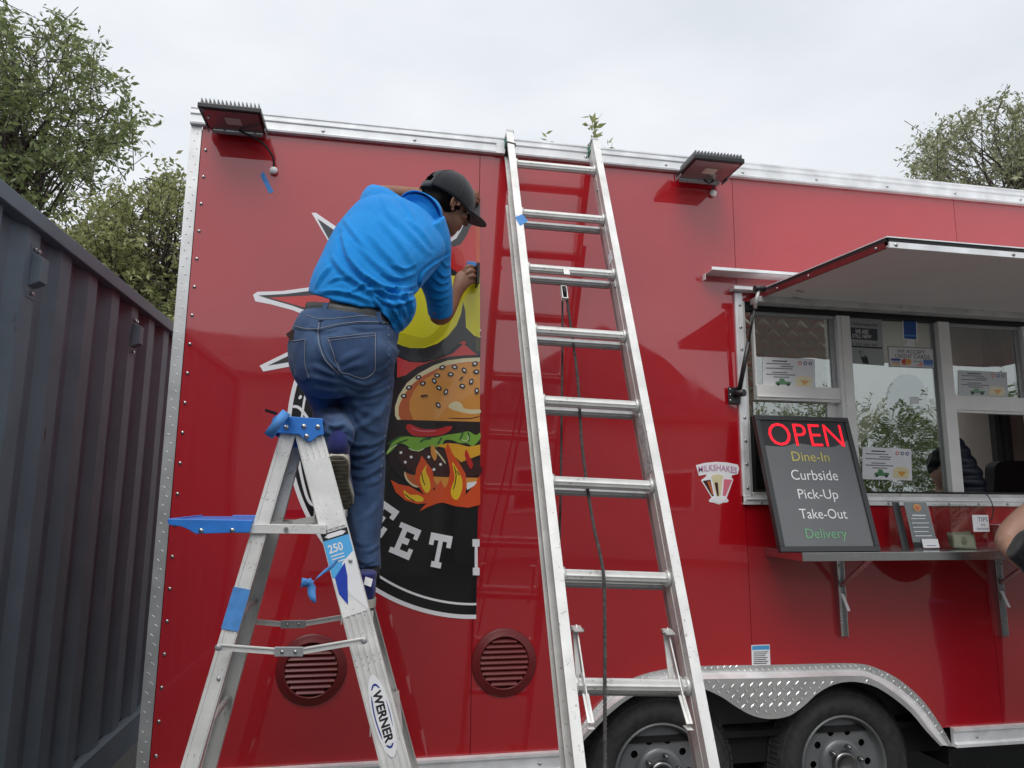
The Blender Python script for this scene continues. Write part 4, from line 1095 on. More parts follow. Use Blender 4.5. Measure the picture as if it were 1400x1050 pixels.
gpoly('card_logo', [(1248,500),(1261,500.5),(1260.5,491.5),(1247.5,491)], M['paper'], cs_, 3)
gpoly('logo_sweep', [(1252,500),(1261,500.4),(1260.8,496)], M['v_orange'], cs_, 4)
gtext('lettering', 'DISCOVER', (1248.5,495.5),(1260,496),(1248.5,493), M['ink'], cs_, .002)
gpoly('card_logo', [(1262.5,500.6),(1275.5,501),(1275,492),(1262,491.6)], M['v_amex'], cs_, 3)
# plain blue card cut-out on its stand
bc = thing('card_cutout', tuple(P(1243, 455, -.03)), 'plain blue card cut-out standing above the credit card sign', 'cut-out')
gpoly('white_margin', [(1236,473),(1250,474),(1249.5,465.5),(1254.5,465),(1253.5,436),(1233,434.5),(1234.5,464.5),(1241,465)], M['paper'], bc, 2)
gpoly('blue_card', [(1236,463),(1252.8,464),(1252,437.5),(1234.6,436.4)], mat('blue_card', (.02,.09,.32), .5), bc, 3)
gpoly('card_stripe', [(1236.5,459.5),(1252.5,460.3),(1252.4,458.3),(1236.4,457.6)], M['v_lblue'], bc, 4)
# ================================================================== extension ladder leaning on the trailer
A_, B_ = P(703, 224, .11), P(783, 936, .98)
C_, D_ = P(813, 234, .11), P(941, 938, .98)
lad = thing('extension_ladder', ((A_.x+C_.x)/2, -1.3, 0), 'tall aluminium extension ladder leaning against the top rail of the trailer', 'ladder')
wv = ((C_ - A_) + (D_ - B_)).normalized(); 
Ld = ((B_ + D_) - (A_ + C_)).normalized(); nn = Ld.cross(wv).normalized()
if nn.y > 0: nn = -nn          # nn points to the climber
def lp(side, t):               # t in rung units from the top rung
    a, b = (A_, B_) if side < 0 else (C_, D_)
    return a.lerp(b, t / 7)
tg = (.98 + 0)                  # run the rails down to the ground
def t_ground(side):
    a, b = lp(side, 0), lp(side, 7); return 7 * (a.z - .02) / (a.z - b.z)
def rail_pieces(name, side, t0, t1, off, outer, mats, wid=.030, dep=.036, zt=None):
    """C channel: web, front and back flange turned outwards"""
    o = wv * side
    a, b = lp(side, t0) + nn * off, lp(side, t1) + nn * off
    web = MB().beam(a + o*(outer+.0015), b + o*(outer+.0015), o*.0015, nn*dep)
    web.beam(a + o*(outer+.003), b + o*(outer+.003), o*.004, nn*.004)      # stiffening rib
    r = web.build(name, mats[0], lad)
    MB().beam(a + o*(outer+wid/2) + nn*(dep+.0012), b + o*(outer+wid/2) + nn*(dep+.0012), o*wid/2, nn*.0012).build('rail_flange', mats[1], r)
    MB().beam(a + o*(outer+wid/2) - nn*(dep+.0012), b + o*(outer+wid/2) - nn*(dep+.0012), o*wid/2, nn*.0012).build('rail_flange', mats[1], r)
    MB().beam(a + o*(outer+wid-.001) + nn*(dep-.004), b + o*(outer+wid-.001) + nn*(dep-.004), o*.001, nn*.004).build('flange_lip', mats[1], r)
    return r
rails = {}
for s in (-1, 1):
    rails[s] = rail_pieces('fly_rail', s, -.56, t_ground(s) - 1.2, 0, 0, (M['alu'], M['alu_light']))
    rails[s*2] = rail_pieces('base_rail', s, .55 if s < 0 else .80, t_ground(s), -.062, .012, (M['alu_dark'], M['alu']), .022, .026)
def rung(a, b, r=.0185):
    n = 20; ax = (b - a); t = ax.normalized(); u = nn; v = t.cross(u)
    vs = []
    for p in (a, b):
        for j in range(n):
            q = 2*math.pi*j/n; rr = r * (1.0 if j % 2 else .92)
            vs.append(p + (u*math.cos(q)*.95 + v*math.sin(q)*1.0) * rr)
    return MB().add(vs, [(j, (j+1) % n, n+(j+1) % n, n+j) for j in range(n)], False)
for i in range(0, 9):
    rg = rung(lp(-1, i) , lp(1, i)).build('rung', M['alu'], lad)
    for s in (-1, 1):
        e = lp(s, i); MB().cyl(e - wv*s*.012, e - wv*s*.001, .024, .026, 16).build('rung_collar', M['alu'], rg)
for i in range(1, 10):
    o = nn * -.062
    rung(lp(-1, i - .0) + o - wv*.0, lp(1, i) + o, .017).build('base_rung', M['alu_dark'], lad)
# green end caps, blue tape, bolts
for s in (-1, 1):
    a, b = lp(s, -.60), lp(s, -.44); o = wv * s
    MB().beam(a + o*.012 - nn*.018, b + o*.012 - nn*.018, o*.017, nn*.021).build('end_cap', M['endgreen'] if 'endgreen' in M else M.setdefault('endgreen', mat('green_plastic', (.02, .14, .09), .5)), lad, bevel=.004)
    MB().beam(lp(s, -.60) + o*.012, lp(s, -.545) + o*.012, o*.0165, nn*.040).build('end_plate', M['alu_dark'], lad, bevel=.003)
MB().beam(lp(-1, -.30) - wv*.032, lp(-1, -.27) + wv*.006 , V((0,0,.003)), nn*.041).build('strap', M['black'], lad)
e = lp(-1, .96)
tpq = [P(705,297,.20), P(717,294,.20), P(722,304,.21), P(711,309,.215)]
o_ = nn * .0
def place_on(px, py, off):     # point on the plane of the ladder's front
    p0 = lp(-1, 0) + nn * off; r = ray(px, py); t = (p0 - CAM).dot(nn) / r.dot(nn); return CAM + r * t
q = [place_on(x, y, .0392) for x, y in ((704,297),(714,293),(722,302),(711,309))]; q2 = [p + nn*.0008 for p in q]
MB().hexa(q + q2).build('tape_strip', M['tape'], lad)
for s, ts in ((-1, (1.2, 2.4, 3.3, 4.5, 5.4, 6.6)), (1, (.4, 2.2))):
    for t in ts:
        c = lp(s, t) + wv*s*.004
        MB().ell(c + wv*s*(.002 if s < 0 else -.006), (nn*.009, Ld*.009, wv*.004), 8, 4).build('rivet', M['alu_dark'], rails[s])
# scratched label inside the right rail
q = [place_on(*p, .0) for p in ((873,566),(880,566),(893,646),(885,650))]
c0, c1 = lp(1, 4.15) - wv*.0012, lp(1, 4.85) - wv*.0012
MB().beam(c0, c1, wv*.0006, nn*.024).build('rail_label', M['label_grey'] if 'label_grey' in M else M.setdefault('label_grey', scratched('worn_label', (.55,.55,.54), .5, .1, (.2,.2,.2), .5, 90)), rails[1])
c0, c1 = lp(1, 1.62) - wv*.0012, lp(1, 1.78) - wv*.0012
MB().beam(c0, c1, wv*.0006, nn*.018).build('rail_label', M['paper'], rails[1])
# pulley and rope
pc = place_on(771, 400, -.03); k0 = lp(-1, 2).lerp(lp(1, 2), .44)
MB().beam(k0 + nn*.019, k0 + Ld*.035 + nn*.019, wv*.012, nn*.0015).build('pulley_clamp', M['alu'], lad, bevel=.001)
pl = MB().beam(pc - wv*.010 - Ld*.028, pc - wv*.010 + Ld*.035, wv*.0015, nn*.010); pl.beam(pc + wv*.010 - Ld*.028, pc + wv*.010 + Ld*.035, wv*.0015, nn*.010); pl.beam(pc - Ld*.028, pc - Ld*.025, wv*.012, nn*.010); pl.beam(pc + Ld*.032, pc + Ld*.035, wv*.012, nn*.010)
pl = pl.build('pulley_block', M['alu_light'], lad)
MB().cyl(pc - wv*.006, pc + wv*.006, .019, n=20).build('pulley_wheel', M['black'], pl)
def rope(name, pts, r=.0046):
    base = cat([tuple(p) for p in pts], False, 30); base = [V(p) for p in base]
    # resample evenly and twist three strands
    acc = [0]
    for a, b in zip(base[:-1], base[1:]): acc.append(acc[-1] + (b-a).length)
    Lt = acc[-1]; n = int(Lt / .006); res = []; j = 0
    for i in range(n+1):
        s = Lt*i/n
        while j < len(acc)-2 and acc[j+1] < s: j += 1
        res.append(base[j].lerp(base[j+1], (s-acc[j]) / max(1e-9, acc[j+1]-acc[j])))
    mb = MB()
    for k in range(3):
        pp = []
        for i, p in enumerate(res):
            a = 2*math.pi*(i*.006/.034 + k/3); t = (res[min(i+1,n)] - res[max(i-1,0)]).normalized(); u = V((1,0,0)); u = (u - t*u.dot(t)).normalized(); v = t.cross(u)
            pp.append(p + (u*math.cos(a) + v*math.sin(a)) * r*.55)
        mb.tube(pp, r*.62, 6)
    return mb.build(name, M['rope'], lad)
M['rope'] = mat('grey_rope', (.055, .05, .048), .85, 0, var=.4, vscale=80)
rope('rope', [place_on(769,405,-.10), place_on(769,470,-.11), place_on(768,560,-.12), place_on(767,640,-.13), place_on(766,700,-.13), place_on(763,800,-.13), place_on(762,930,-.13)], .004)
rope('rope', [place_on(774,402,-.03), place_on(781,450,-.05), place_on(790,520,-.045), place_on(795,600,-.04), place_on(803,665,-.035), place_on(812,720,.0), place_on(822,765,.03), place_on(826,800,.042), place_on(827,880,.05), place_on(827,940,.05), place_on(827,1060,.05), place_on(826,1200,.05)], .005)
# rung locks over the lowest rung in view
for s in (-1, 1):
    c = lp(s, 7) - wv*s*.030
    lk = MB().beam(c - Ld*.16 - nn*.010, c + Ld*.10 + nn*.022, wv*.0022, nn*.010)
    lk.beam(c - Ld*.16 - nn*.016, c - Ld*.135 + nn*.016, wv*.014, nn*.006)
    lk = lk.build('rung_lock', M['alu'], lad, bevel=.001)
    MB().beam(c - Ld*.15 - nn*.02, c - Ld*.02 - nn*.040, wv*.008, nn*.003).build('lock_finger', M['alu_light'], lk, bevel=.001)
    MB().beam(c + Ld*.025 + nn*.010, c + Ld*.10 + nn*.030, wv*.009, nn*.0025).build('lock_hook', M['alu_light'], lk, bevel=.001)
    MB().beam(c + Ld*.10 + nn*.004, c + Ld*.115 + nn*.028, wv*.009, nn*.004).build('lock_hook_tip', M['alu_light'], lk, bevel=.001)
    MB().cyl(c - Ld*.145 - wv*.02, c - Ld*.145 + wv*.02, .005).build('lock_pin', M['screw'], lk)
    MB().ell(c + wv*s*.004, (wv*.005, Ld*.03, nn*.03), 16, 8).build('lock_plate', M['alu'], lk)
for s in (-1, 1):
    g_ = lp(s, t_ground(s)); g_.z = 0
    MB().box((g_.x-.04, g_.y-.05, 0), (g_.x+.04, g_.y+.09, .02)).build('ladder_foot', M['black'], lad, bevel=.003)

# ================================================================== step ladder beside the wall
ZT = 1.735
def ndep(z): return .82 + (ZT - z) / ZT * .15     # near side, distance off the wall
def fdep(z): return .56 - (ZT - z) / ZT * .07     # far side
Pf = lambda px, py: P(px, py, .84)
f0, f1 = P(426, 606, ndep(1.64)), P(538, 1037, ndep(.72))
r0, r1 = P(390, 606, ndep(1.64)), P(262, 1037, ndep(.72))
def on_line(a, b, z): t = (a.z - z) / (a.z - b.z); return a.x + (b.x - a.x) * t
frx = lambda z: on_line(f0, f1, z); rrx = lambda z: on_line(r0, r1, z)
stl = thing('step_ladder', ((frx(0)+rrx(0))/2, -.7, 0), 'aluminium step ladder with blue top cap and blue paint tray under the man', 'ladder')
def sl_rail(name, xf, dep, z0, z1, half, m_, ribs, side):
    a = V((xf(z1), -dep(z1), z1)); b = V((xf(z0), -dep(z0), z0)); t = (b - a).normalized()
    out = V((0, -1, 0)); out = (out - t*out.dot(t)).normalized(); wd = t.cross(out).normalized()
    if wd.x < 0: wd = -wd
    sgn = 1 if side == 'near' else -1
    out = out * sgn
    mb = MB().beam(a, b, wd*half, out*.0016)
    r = mb.build(name, m_[0], stl)
    # C channel flanges run inwards
    for s in (-1, 1): MB().beam(a + wd*s*(half-.0012) - out*.014, b + wd*s*(half-.0012) - out*.014, wd*.0012, out*.0125).build('rail_flange', m_[1], r)
    for i in range(ribs):
        u = -half + .006 + (2*half - .012) * i / (ribs - 1)
        MB().beam(a + wd*u + out*.0026, b + wd*u + out*.0026, wd*.0032, out*.0012).build('rail_rib', m_[0], r, bevel=.0008, segs=1)
    return r, a, b, t, wd, out
FR = sl_rail('front_rail', frx, ndep, .01, 1.66, .0385, (M['alu_light'], M['alu']), 5, 'near')
FF = sl_rail('front_rail', frx, fdep, .01, 1.66, .0385, (M['alu'], M['alu']), 5, 'far')
RR = sl_rail('rear_rail', rrx, ndep, .01, 1.66, .021, (M['alu_light'], M['alu']), 2, 'near')
RF = sl_rail('rear_rail', rrx, fdep, .01, 1.66, .021, (M['alu'], M['alu']), 2, 'far')
for k in range(1, 6):
    z = .2865 * k
    x = frx(z); sp = MB().box((x-.042, -ndep(z)+.004, z-.004), (x+.045, -fdep(z)-.004, z))
    sp.box((x-.042, -ndep(z)+.004, z-.022), (x-.039, -fdep(z)-.004, z-.004)); sp.box((x+.042, -ndep(z)+.004, z-.022), (x+.045, -fdep(z)-.004, z-.004))
    for i in range(7): sp.box((x-.036+i*.0115, -ndep(z)+.01, z), (x-.032+i*.0115, -fdep(z)-.01, z+.002))
    sp.build('step', M['alu'], stl)
    if k < 5:
        z2 = z + .1; MB().cyl((rrx(z), -ndep(z)+.004, z), (rrx(z), -fdep(z)-.004, z), .009).build('rear_brace', M['alu'], stl)
def onrail(r, z, dout=.004, du=0.0):
    rr_, a, b, t, wd, out = r; s = (a.z - z) / (a.z - b.z); return a.lerp(b, s) + out*dout + wd*du
# top cap, px outline on its near face
cd = .845
cap_px = [(377,568),(438,572),(441,576),(443,594),(434,596),(430,600),(426,603),(420,603),(414,599),(410,594),(384,592),(370,591),(372,574)]
fr_cap = [P(x, y, cd) for x, y in cap_px]
n = len(cap_px); back = [V((p.x, -.555, p.z)) for p in fr_cap]
cb = MB()
t3 = tessellate_polygon([[V((p.x, p.z, 0)) for p in fr_cap]])
cb.add(fr_cap + [p + V((0,.012,0)) for p in fr_cap], [tuple(t) for t in t3] + [tuple(n+i for i in reversed(t)) for t in t3] + [(i, n+i, n+(i+1) % n, (i+1) % n) for i in range(n)])
cap = cb.build('top_cap', M['blue_pl'], stl, bevel=.0015)
x0, x1 = P(372,590,cd).x, P(442,590,cd).x; zt = P(405,570,cd).z
MB().box((x0, -cd+.010, zt-.012), (x1-.004, -.555, zt-.001)).build('cap_top', M['blue_pl'], cap, bevel=.003)
MB().box((x0, -.567, zt-.07), (x1, -.555, zt)).build('cap_far_side', M['blue_pl'], cap, bevel=.002)
MB().box((x0-.002, -cd+.012, zt-.05), (x0+.004, -.567, zt-.002)).build('cap_end', M['blue_pl'], cap)
MB().box((P(425,568,.56).x, -.60, zt-.001), (P(438,568,.56).x+.02, -.56, zt+.014)).build('cap_tab', M['blue_pl'], cap, bevel=.003)
for px, py in ((391,584),(415.5,583),(434.5,583.5),(419,596.5)):
    c = P(px, py, cd+.001); MB().ell(c, ((.0075,0,0),(0,0,.0075),(0,-.004,0)), 12, 6).build('cap_rivet', M['screw'], cap)
# paint tray with side arms
d_n, d_f = .875, .53
tz = P(300, 710, d_n)
tx0, tx1 = P(230, 712, d_n).x, P(341, 712, d_n).x
z_top = P(300, 708, d_n).z
side = [(229,709),(345,711),(341,728),(267,730),(257,724),(248,720),(231,718)]
sp = [P(x, y, d_n) for x, y in side]; n = len(sp)
t3 = tessellate_polygon([[V((p.x, p.z, 0)) for p in sp]])
tray = MB().add(sp + [p + V((0,.012,0)) for p in sp], [tuple(t) for t in t3] + [tuple(n+i for i in reversed(t)) for t in t3] + [(i, n+i, n+(i+1) % n, (i+1) % n) for i in range(n)]).build('paint_tray', M['blue_pl'], stl, bevel=.002)
MB().box((sp[0].x+.01, -d_n+.012, sp[0].z-.014), (sp[1].x, -d_f, sp[0].z-.004)).build('tray_top', M['blue_pl'], tray, bevel=.003)
MB().box((sp[0].x, -d_n, sp[0].z-.012), (sp[0].x+.012, -d_f, sp[0].z)).build('tray_front', M['blue_pl'], tray, bevel=.003)
MB().box((sp[0].x+.1, -d_f-.012, sp[0].z-.042), (sp[1].x, -d_f, sp[0].z)).build('tray_side', M['blue_pl'], tray, bevel=.003)
for px, py in ((275,725.5),(317.5,725)):
    c = P(px, py, d_n+.001); MB().ell(c, ((.007,0,0),(0,0,.007),(0,-.004,0)), 12, 6).build('tray_rivet', M['screw'], tray)
# horizontal tray arms
for dd, yy0 in ((.862, 721), (.545, 0)):
    if yy0: a, b = P(322, 722.5, dd), P(446, 724, dd)
    else: a, b = V((P(322,722,.862).x, -dd, P(322,722,.862).z)), V((P(446,724,.862).x, -dd, P(446,724,.862).z))
    MB().beam(a, b, (0,0,.0125), (0,.0015,0)).build('tray_arm', M['alu_light'], stl, bevel=.001)
    MB().beam(a + V((0,.008,.0125)), b + V((0,.008,.0125)), (0,0,.001), (0,.008,0)).build('tray_arm_edge', M['alu'], stl)
MB().cyl(P(391,723.5,.864), P(391,723.5,.872), .006).build('arm_rivet', M['screw'], stl)
a, b = P(400,716,.80), P(440,708,.82); MB().beam(a, b, (0,0,.010), (0,.0015,0)).build('tray_link', M['alu'], stl)
a, b = P(352,716,.60), P(402,717,.60); MB().beam(a, b, (0,0,.008), (0,.0015,0)).build('tray_link', M['alu'], stl)
# folding spreaders
def spreader(dd, pL, pM, pN, pR):
    L_, M_, N_, R_ = [P(*p, dd) for p in (pL, pM, pN, pR)]
    s = MB().beam(L_, M_, (0,0,.0085), (0,.0012,0)); s.beam(L_+V((0,-.003,.006)), M_+V((0,-.003,.006)), (0,0,.0015), (0,.002,0)); 
    s.beam(N_, R_, (0,0,.0085), (0,.0012,0)); s.beam(N_+V((0,-.003,.006)), R_+V((0,-.003,.006)), (0,0,.0015), (0,.002,0))
    s = s.build('spreader', M['alu_light'], stl)
    MB().beam(M_.lerp(N_, -.15)+V((0,-.004,0)), M_.lerp(N_, 1.15)+V((0,-.004,0)), (0,0,.0125), (0,.0015,0)).build('spreader_hinge', M['alu_dark'], s, bevel=.002)
    for p in (L_, R_): MB().ell(p + V((0,-.006,0)), ((.009,0,0),(0,0,.009),(0,-.004,0)), 10, 5).build('spreader_bolt', M['alu_dark'], s)
    for q_ in (.2, .8): MB().ell(M_.lerp(N_, q_) + V((0,-.007,0)), ((.005,0,0),(0,0,.005),(0,-.003,0)), 8, 4).build('hinge_rivet', M['screw'], s)
spreader(.915, (299,884.5), (380,890.5), (410,890.5), (498,875.5))
spreader(.505, (329,848.5), (388,853.5), (414,853), (470,843.5))
# stickers on the near rail
r_, a, b, t, wd, out = FR
RF_ = lambda org_z: (lambda u, v_, h=0.0: onrail(FR, org_z, .0040 + h, u) - t * v_)
fr = RF_(1.30)
M['labw'] = scratched('worn_white_label', (.76,.76,.75), .6, 0, (.35,.34,.33), .60, 120)
# big off-white rating sticker, blue 250 part
rect('rating_sticker', fr, -.036, .088, .036, .29, M['labw'], stl, 0, .0004)
rect('rating_sticker', fr, -.036, -.155, .036, -.06, M['labw'], stl, 0, .0004)
rect('rating_sticker', fr, -.036, -.06, .036, .080, M['labw'], stl, 0, .0004)
bs = rect('load_sticker', fr, -.036, -.045, .036, .080, mat('sky_blue_print', (.09,.42,.80), .5), stl, .0004, .0008)
rect('sticker_heading', fr, -.036, .060, .036, .080, M['ink'], bs, .0008, .0011)
MB().loops([[(-.030,.070),(-.02,.076),(.02,.076),(.030,.070),(.02,.064),(-.02,.064)]], lambda u, v_, h: fr(u, v_, h), .0011, .0014).build('oval_mark', M['paper'], bs)
MB().loops([[(.036,-.155),(.036,.012),(.0,-.01),(-.012,-.045),(-.002,-.10)]], lambda u, v_, h: fr(u, v_, h), .0009, .0013).build('white_print', M['paper'], bs)
MB().loops([[(-.030,-.045),(.006,-.012),(.004,-.05),(-.014,-.125),(-.030,-.09)]], lambda u, v_, h: fr(u, v_, h), .0013, .0016).build('dark_blue_print', mat('royal_blue_print', (.012,.05,.42), .5), bs)
text('lettering', '250', fr, -.028, .022, .012, .046, M['paper'], bs, .0013, bold=.02)
for i in range(3): rect('print_line', fr, -.026, .012-i*.009, .01, .015-i*.009, M['paper'], bs, .0011, .0014)
MB().ell(fr(.022, -.012, .003), (wd*.006, t*.006, out*.004), 10, 5).build('rail_bolt', M['alu_dark'], stl)
# oval maker's label: the name runs down the rail
fr = RF_((lambda p: p.z)(P(533, 985, .94)))
ov = MB().loops([[(.026*math.cos(a_)*(1 if 1 else 1) + .0, .108*math.sin(a_)) for a_ in [i*math.pi/24 for i in range(48)]]], lambda u, v_, h: fr(u, v_, h), 0, .0005).build('oval_label', M['paper'], stl)
MB().loops([[(.0215*math.cos(a_), .085*math.sin(a_)) for a_ in [i*math.pi/24 for i in range(48)]], [(.018*math.cos(a_), .079*math.sin(a_)) for a_ in [i*math.pi/24 for i in range(48)]][::-1]], lambda u, v_, h: fr(u, v_, h), .0005, .0009).build('label_ring', M['v_visa'], ov)
rect('label_field', fr, -.015, -.074, .019, .070, M['paper'], ov, .0009, .0012)
text('lettering', 'WERNER', lambda u, v_, h=0: fr(-.011 + v_*.024, .066 - u*.136, h), 0, 0, 1, 1, M['ink'], ov, .0016, bold=.035)
# blue tape wound on the rear rail
r_, a, b, t, wd, out = RR
z0 = P(318, 835, .9).z
q0, q1 = onrail(RR, z0 - .053, .0056), onrail(RR, z0 + .053, .0056)
MB().beam(q0, q1, wd*.0225, out*.0008).build('tape_patch', M['tape'], stl)
for z in (.70, 1.0): MB().ell(onrail(RR, z, .003, .008), ((.006,0,0),(0,0,.006),(0,-.004,0)), 8, 4).build('rail_bolt', M['alu_dark'], stl)
for xf, dp in ((frx, ndep), (frx, fdep), (rrx, ndep), (rrx, fdep)):
    MB().box((xf(0)-.045, -dp(0)-.012, 0), (xf(0)+.045, -dp(0)+.022, .03)).build('ladder_foot', M['black'], stl, bevel=.004)

# ---- tape roll and squeegee hung on the cap
rc = P(382, 580, .87)
ax = (V((.83, .12, -.55))).normalized(); 
tr_ = MB().lathe([(.034, -.013), (.042, -.013), (.042, .013), (.034, .013), (.034, -.013)], rc + V((-.005, .0, .0)), ax, 40)
tro = tr_.build('tape_roll', M['tape']); tag(tro, 'roll of blue masking tape hung on the left corner of the step ladder cap', 'tape roll')
sq = MB().beam(P(363,561,.86), P(378,565.5,.80), (0,0,.0035), (0,.012,0)).build('scraper_blade', M['void']); tag(sq, 'thin dark scraper blade sticking out over the tape roll', 'scraper')
# dangling tape strip
def ribbon(name, rows, m_, parent=None):
    """rows: (px, py, d, nx, ny, halfwidth m): twisted strip of tape"""
    vs = []
    for px, py, d, ax_, az_, h in rows:
        c = P(px, py, d); w_ = V((ax_, .25*az_, az_)).normalized() * h; vs += [c - w_, c + w_]
    n = len(rows); o = V((0, .0006, 0))
    fs = [(2*i, 2*i+1, 2*i+3, 2*i+2) for i in range(n-1)]
    mb = MB().add(vs + [v + o for v in vs], fs + [tuple(2*n + j for j in reversed(f)) for f in fs] + [(0,2*n,2*n+1,1), (2*n-2,2*n-1,4*n-1,4*n-2)] + [(2*i, 2*i+2, 2*n+2*i+2, 2*n+2*i) for i in range(n-1)] + [(2*i+1, 2*n+2*i+1, 2*n+2*i+3, 2*i+3) for i in range(n-1)], True)
    return mb.build(name, m_, parent)
dt = thing('dangling_tape', tuple(P(460,768,.9)), 'crumpled strip of blue tape dangling from the near rail of the step ladder', 'tape strip')
ribbon('tape_tail', [(461,769,.903,.6,.8,.014),(455,773,.912,.5,.85,.016),(448,778,.925,.55,.8,.013),(440,784,.93,.5,.85,.010),(432,791,.93,.5,.85,.006),(427,797,.93,.7,.7,.007),(419,796,.935,.5,.85,.009),(412,796,.93,.1,1,.012)], M['tape'], dt)
ribbon('tape_tail', [(420,792,.94,.9,.4,.010),(424,798,.932,.9,.2,.008),(426,803,.93,1,.1,.011),(426,811,.935,1,.25,.010),(428,818,.94,.9,.45,.008),(431,824,.94,.9,.5,.003)], M['tape'], dt)
ribbon('tape_tail', [(413,799,.935,.5,.85,.010),(418,797,.925,.4,.85,.011),(424,800,.925,.5,.8,.006)], M['tape'], dt)
# tape scrap on the wall near the lamp
tw = wallpoly('tape_scrap', [(356,240),(360,234),(374,262),(368,265)], M['tape'], None, .0003, .0012); tag(tw, 'short piece of blue tape stuck on the red wall below the left lamp cable', 'tape strip')

# ================================================================== OPEN sign on the shelf
b0, b1_ = V((1.607, -.262, SZ + .001)), V((2.062, -.262, SZ + .001))
ztop = P(1030, 568, .115).z; t0 = V((1.590, -.115, ztop)); 
rv_ = (b1_ - b0); up_ = V((-.006, .147, ztop - SZ)); 
sgn = thing('open_sign', (1.83, -.25, SZ), 'black framed menu board reading OPEN in red, leaning on the shelf before the window', 'sign')
rn, un = rv_.normalized(), up_.normalized(); Wd_, Hd_ = rv_.length, up_.length; nrm = rn.cross(un).normalized()
if nrm.y > 0: nrm = -nrm
SF = lambda a, b, h=0.0: b0 + rn*a + un*b + nrm*h
M['frame_grey'] = mat('dark_grey_frame', (.045,.048,.05), .4, .2, bump=.0002)
M['panel_grey'] = mat('slate_panel', (.12,.126,.13), .22, 0, var=.08, vscale=3, coat=.4)
fw = .022
for (a0, c0, a1, c1) in ((0,0,Wd_,fw),(0,Hd_-fw,Wd_,Hd_),(0,fw,fw,Hd_-fw),(Wd_-fw,fw,Wd_,Hd_-fw)):
    rect('sign_frame', SF, a0, c0, a1, c1, M['frame_grey'], sgn, -.022, .006, bevel=.002)
rect('sign_panel', SF, fw, fw, Wd_-fw, Hd_-fw, M['panel_grey'], sgn, -.012, -.001)
rect('sign_back', SF, .006, .006, Wd_-.006, Hd_-.006, M['void'], sgn, -.020, -.0125)
def sp_uv(px, py):
    r = ray(px, py); tt = (b0 - CAM).dot(nrm) / r.dot(nrm); q = CAM + r*tt - b0; return (q.dot(rn), q.dot(un))
z5 = lambda x, y: (1010 + x/4.775, 560 + y/4.775)
wave = [sp_uv(*z5(*p)) for p in ((168,232),(230,236),(290,240),(340,228),(380,216),(440,220),(500,236),(560,241),(620,238),(670,222),(715,190))]
blk = [(fw, wave[0][1])] + wave[1:-1] + [(Wd_-fw, wave[-1][1]), (Wd_-fw, Hd_-fw), (fw, Hd_-fw)]
MB().loops([blk], SF, -.0009, .0).build('sign_header', M['blackpl'], sgn)
def stext(s, q0, q1, q2, m_, bold=0):
    o, a, b = [V(sp_uv(*z5(*q))) for q in (q0, q1, q2)]
    w_ = a - o; w_ = V((w_.x, 0)); h_ = V((0, b.y - o.y))
    return text('lettering', s, lambda u, v_, h=0: SF(o.x + w_.x*u, o.y + h_.y*v_, h), 0, 0, 1, 1, m_, sgn, h=.0006, bold=bold)
M['lit_red'] = emis('lit_red_letters', (.9, .008, .025), .75)
M['lit_white'] = mat('white_lettering', (.85,.86,.87), .5)
stext('OPEN', (215,233),(700,238),(178,85), M['lit_red'], -.006)
stext('Dine-In', (357,334),(599,334),(345,272), mat('yellow_lettering', (.60,.52,.13), .5))
stext('Curbside', (352,457),(655,457),(338,390), M['lit_white'])
stext('Pick-Up', (400,600),(660,600),(382,517), M['lit_white'])
stext('Take-Out', (405,710),(713,710),(388,645), M['lit_white'])
stext('Delivery', (447,860),(716,860),(430,775), mat('green_lettering', (.17,.42,.22), .5))

# ---- menu holder
mh = thing('menu_holder', (2.42, -.15, SZ), 'clear stand with a dark menu card on the serving shelf', 'menu stand')
def onz_d(px, py, d): return P(px, py, d)
md = .15
mo = P(1250, 752, md); mo.z = SZ + .002
mr_ = V((P(1283,751,md).x - mo.x, 0, 0)); mu = V((-.012, .03, P(1262,686,md).z - SZ))
mlen = mu.length; mrn, mun = mr_.normalized(), mu.normalized(); mn = mrn.cross(mun); mn = mn if mn.y < 0 else -mn
MF = lambda a, b, h=0.0: mo + mrn*a + mun*b + mn*h
mw = mr_.length
rect('menu_card', MF, .002, .002, mw-.004, mlen-.004, mat('dark_menu', (.035,.037,.04), .5), mh, -.001, 0)
rect('acrylic_sheet', MF, 0, 0, mw, mlen, M['acrylic'], mh, .001, .003)
rect('acrylic_sheet', MF, -.035, 0, .0, mlen, mat('dark_side', (.05,.052,.055), .3), mh, -.03, -.028)
MB().box((mo.x-.02, -md-.06, SZ), (mo.x+mw+.01, -md+.06, SZ+.003)).build('stand_base', M['acrylic'], mh)
MB().loops([[(mw*.5+.020*math.cos(a_), mlen*.86+.016*math.sin(a_)) for a_ in [i*math.pi/10 for i in range(20)]]], MF, .0031, .0035).build('menu_badge', M['v_gold'], mh)
MB().loops([[(mw*.5+.013*math.cos(a_), mlen*.855+.011*math.sin(a_)) for a_ in [i*math.pi/10 for i in range(20)]]], MF, .0035, .0039).build('menu_badge_centre', M['v_bun_d'], mh)
rect('menu_heading', MF, mw*.22, mlen*.68, mw*.78, mlen*.71, M['paper'], mh, .0031, .0035)
for i in range(9): rect('print_line', MF, mw*.14, mlen*(.62-i*.045), mw*(.74+.1*(i % 3)/2), mlen*(.635-i*.045), M['greyink'] if i % 2 else M['paper'], mh, .0031, .0035)
rect('business_card', MF, mw*.35, .004, mw*1.02, mlen*.20, M['paper'], mh, .006, .0066)
rect('card_print', MF, mw*.5, .012, mw*.9, mlen*.07, M['v_navy'], mh, .0066, .007)
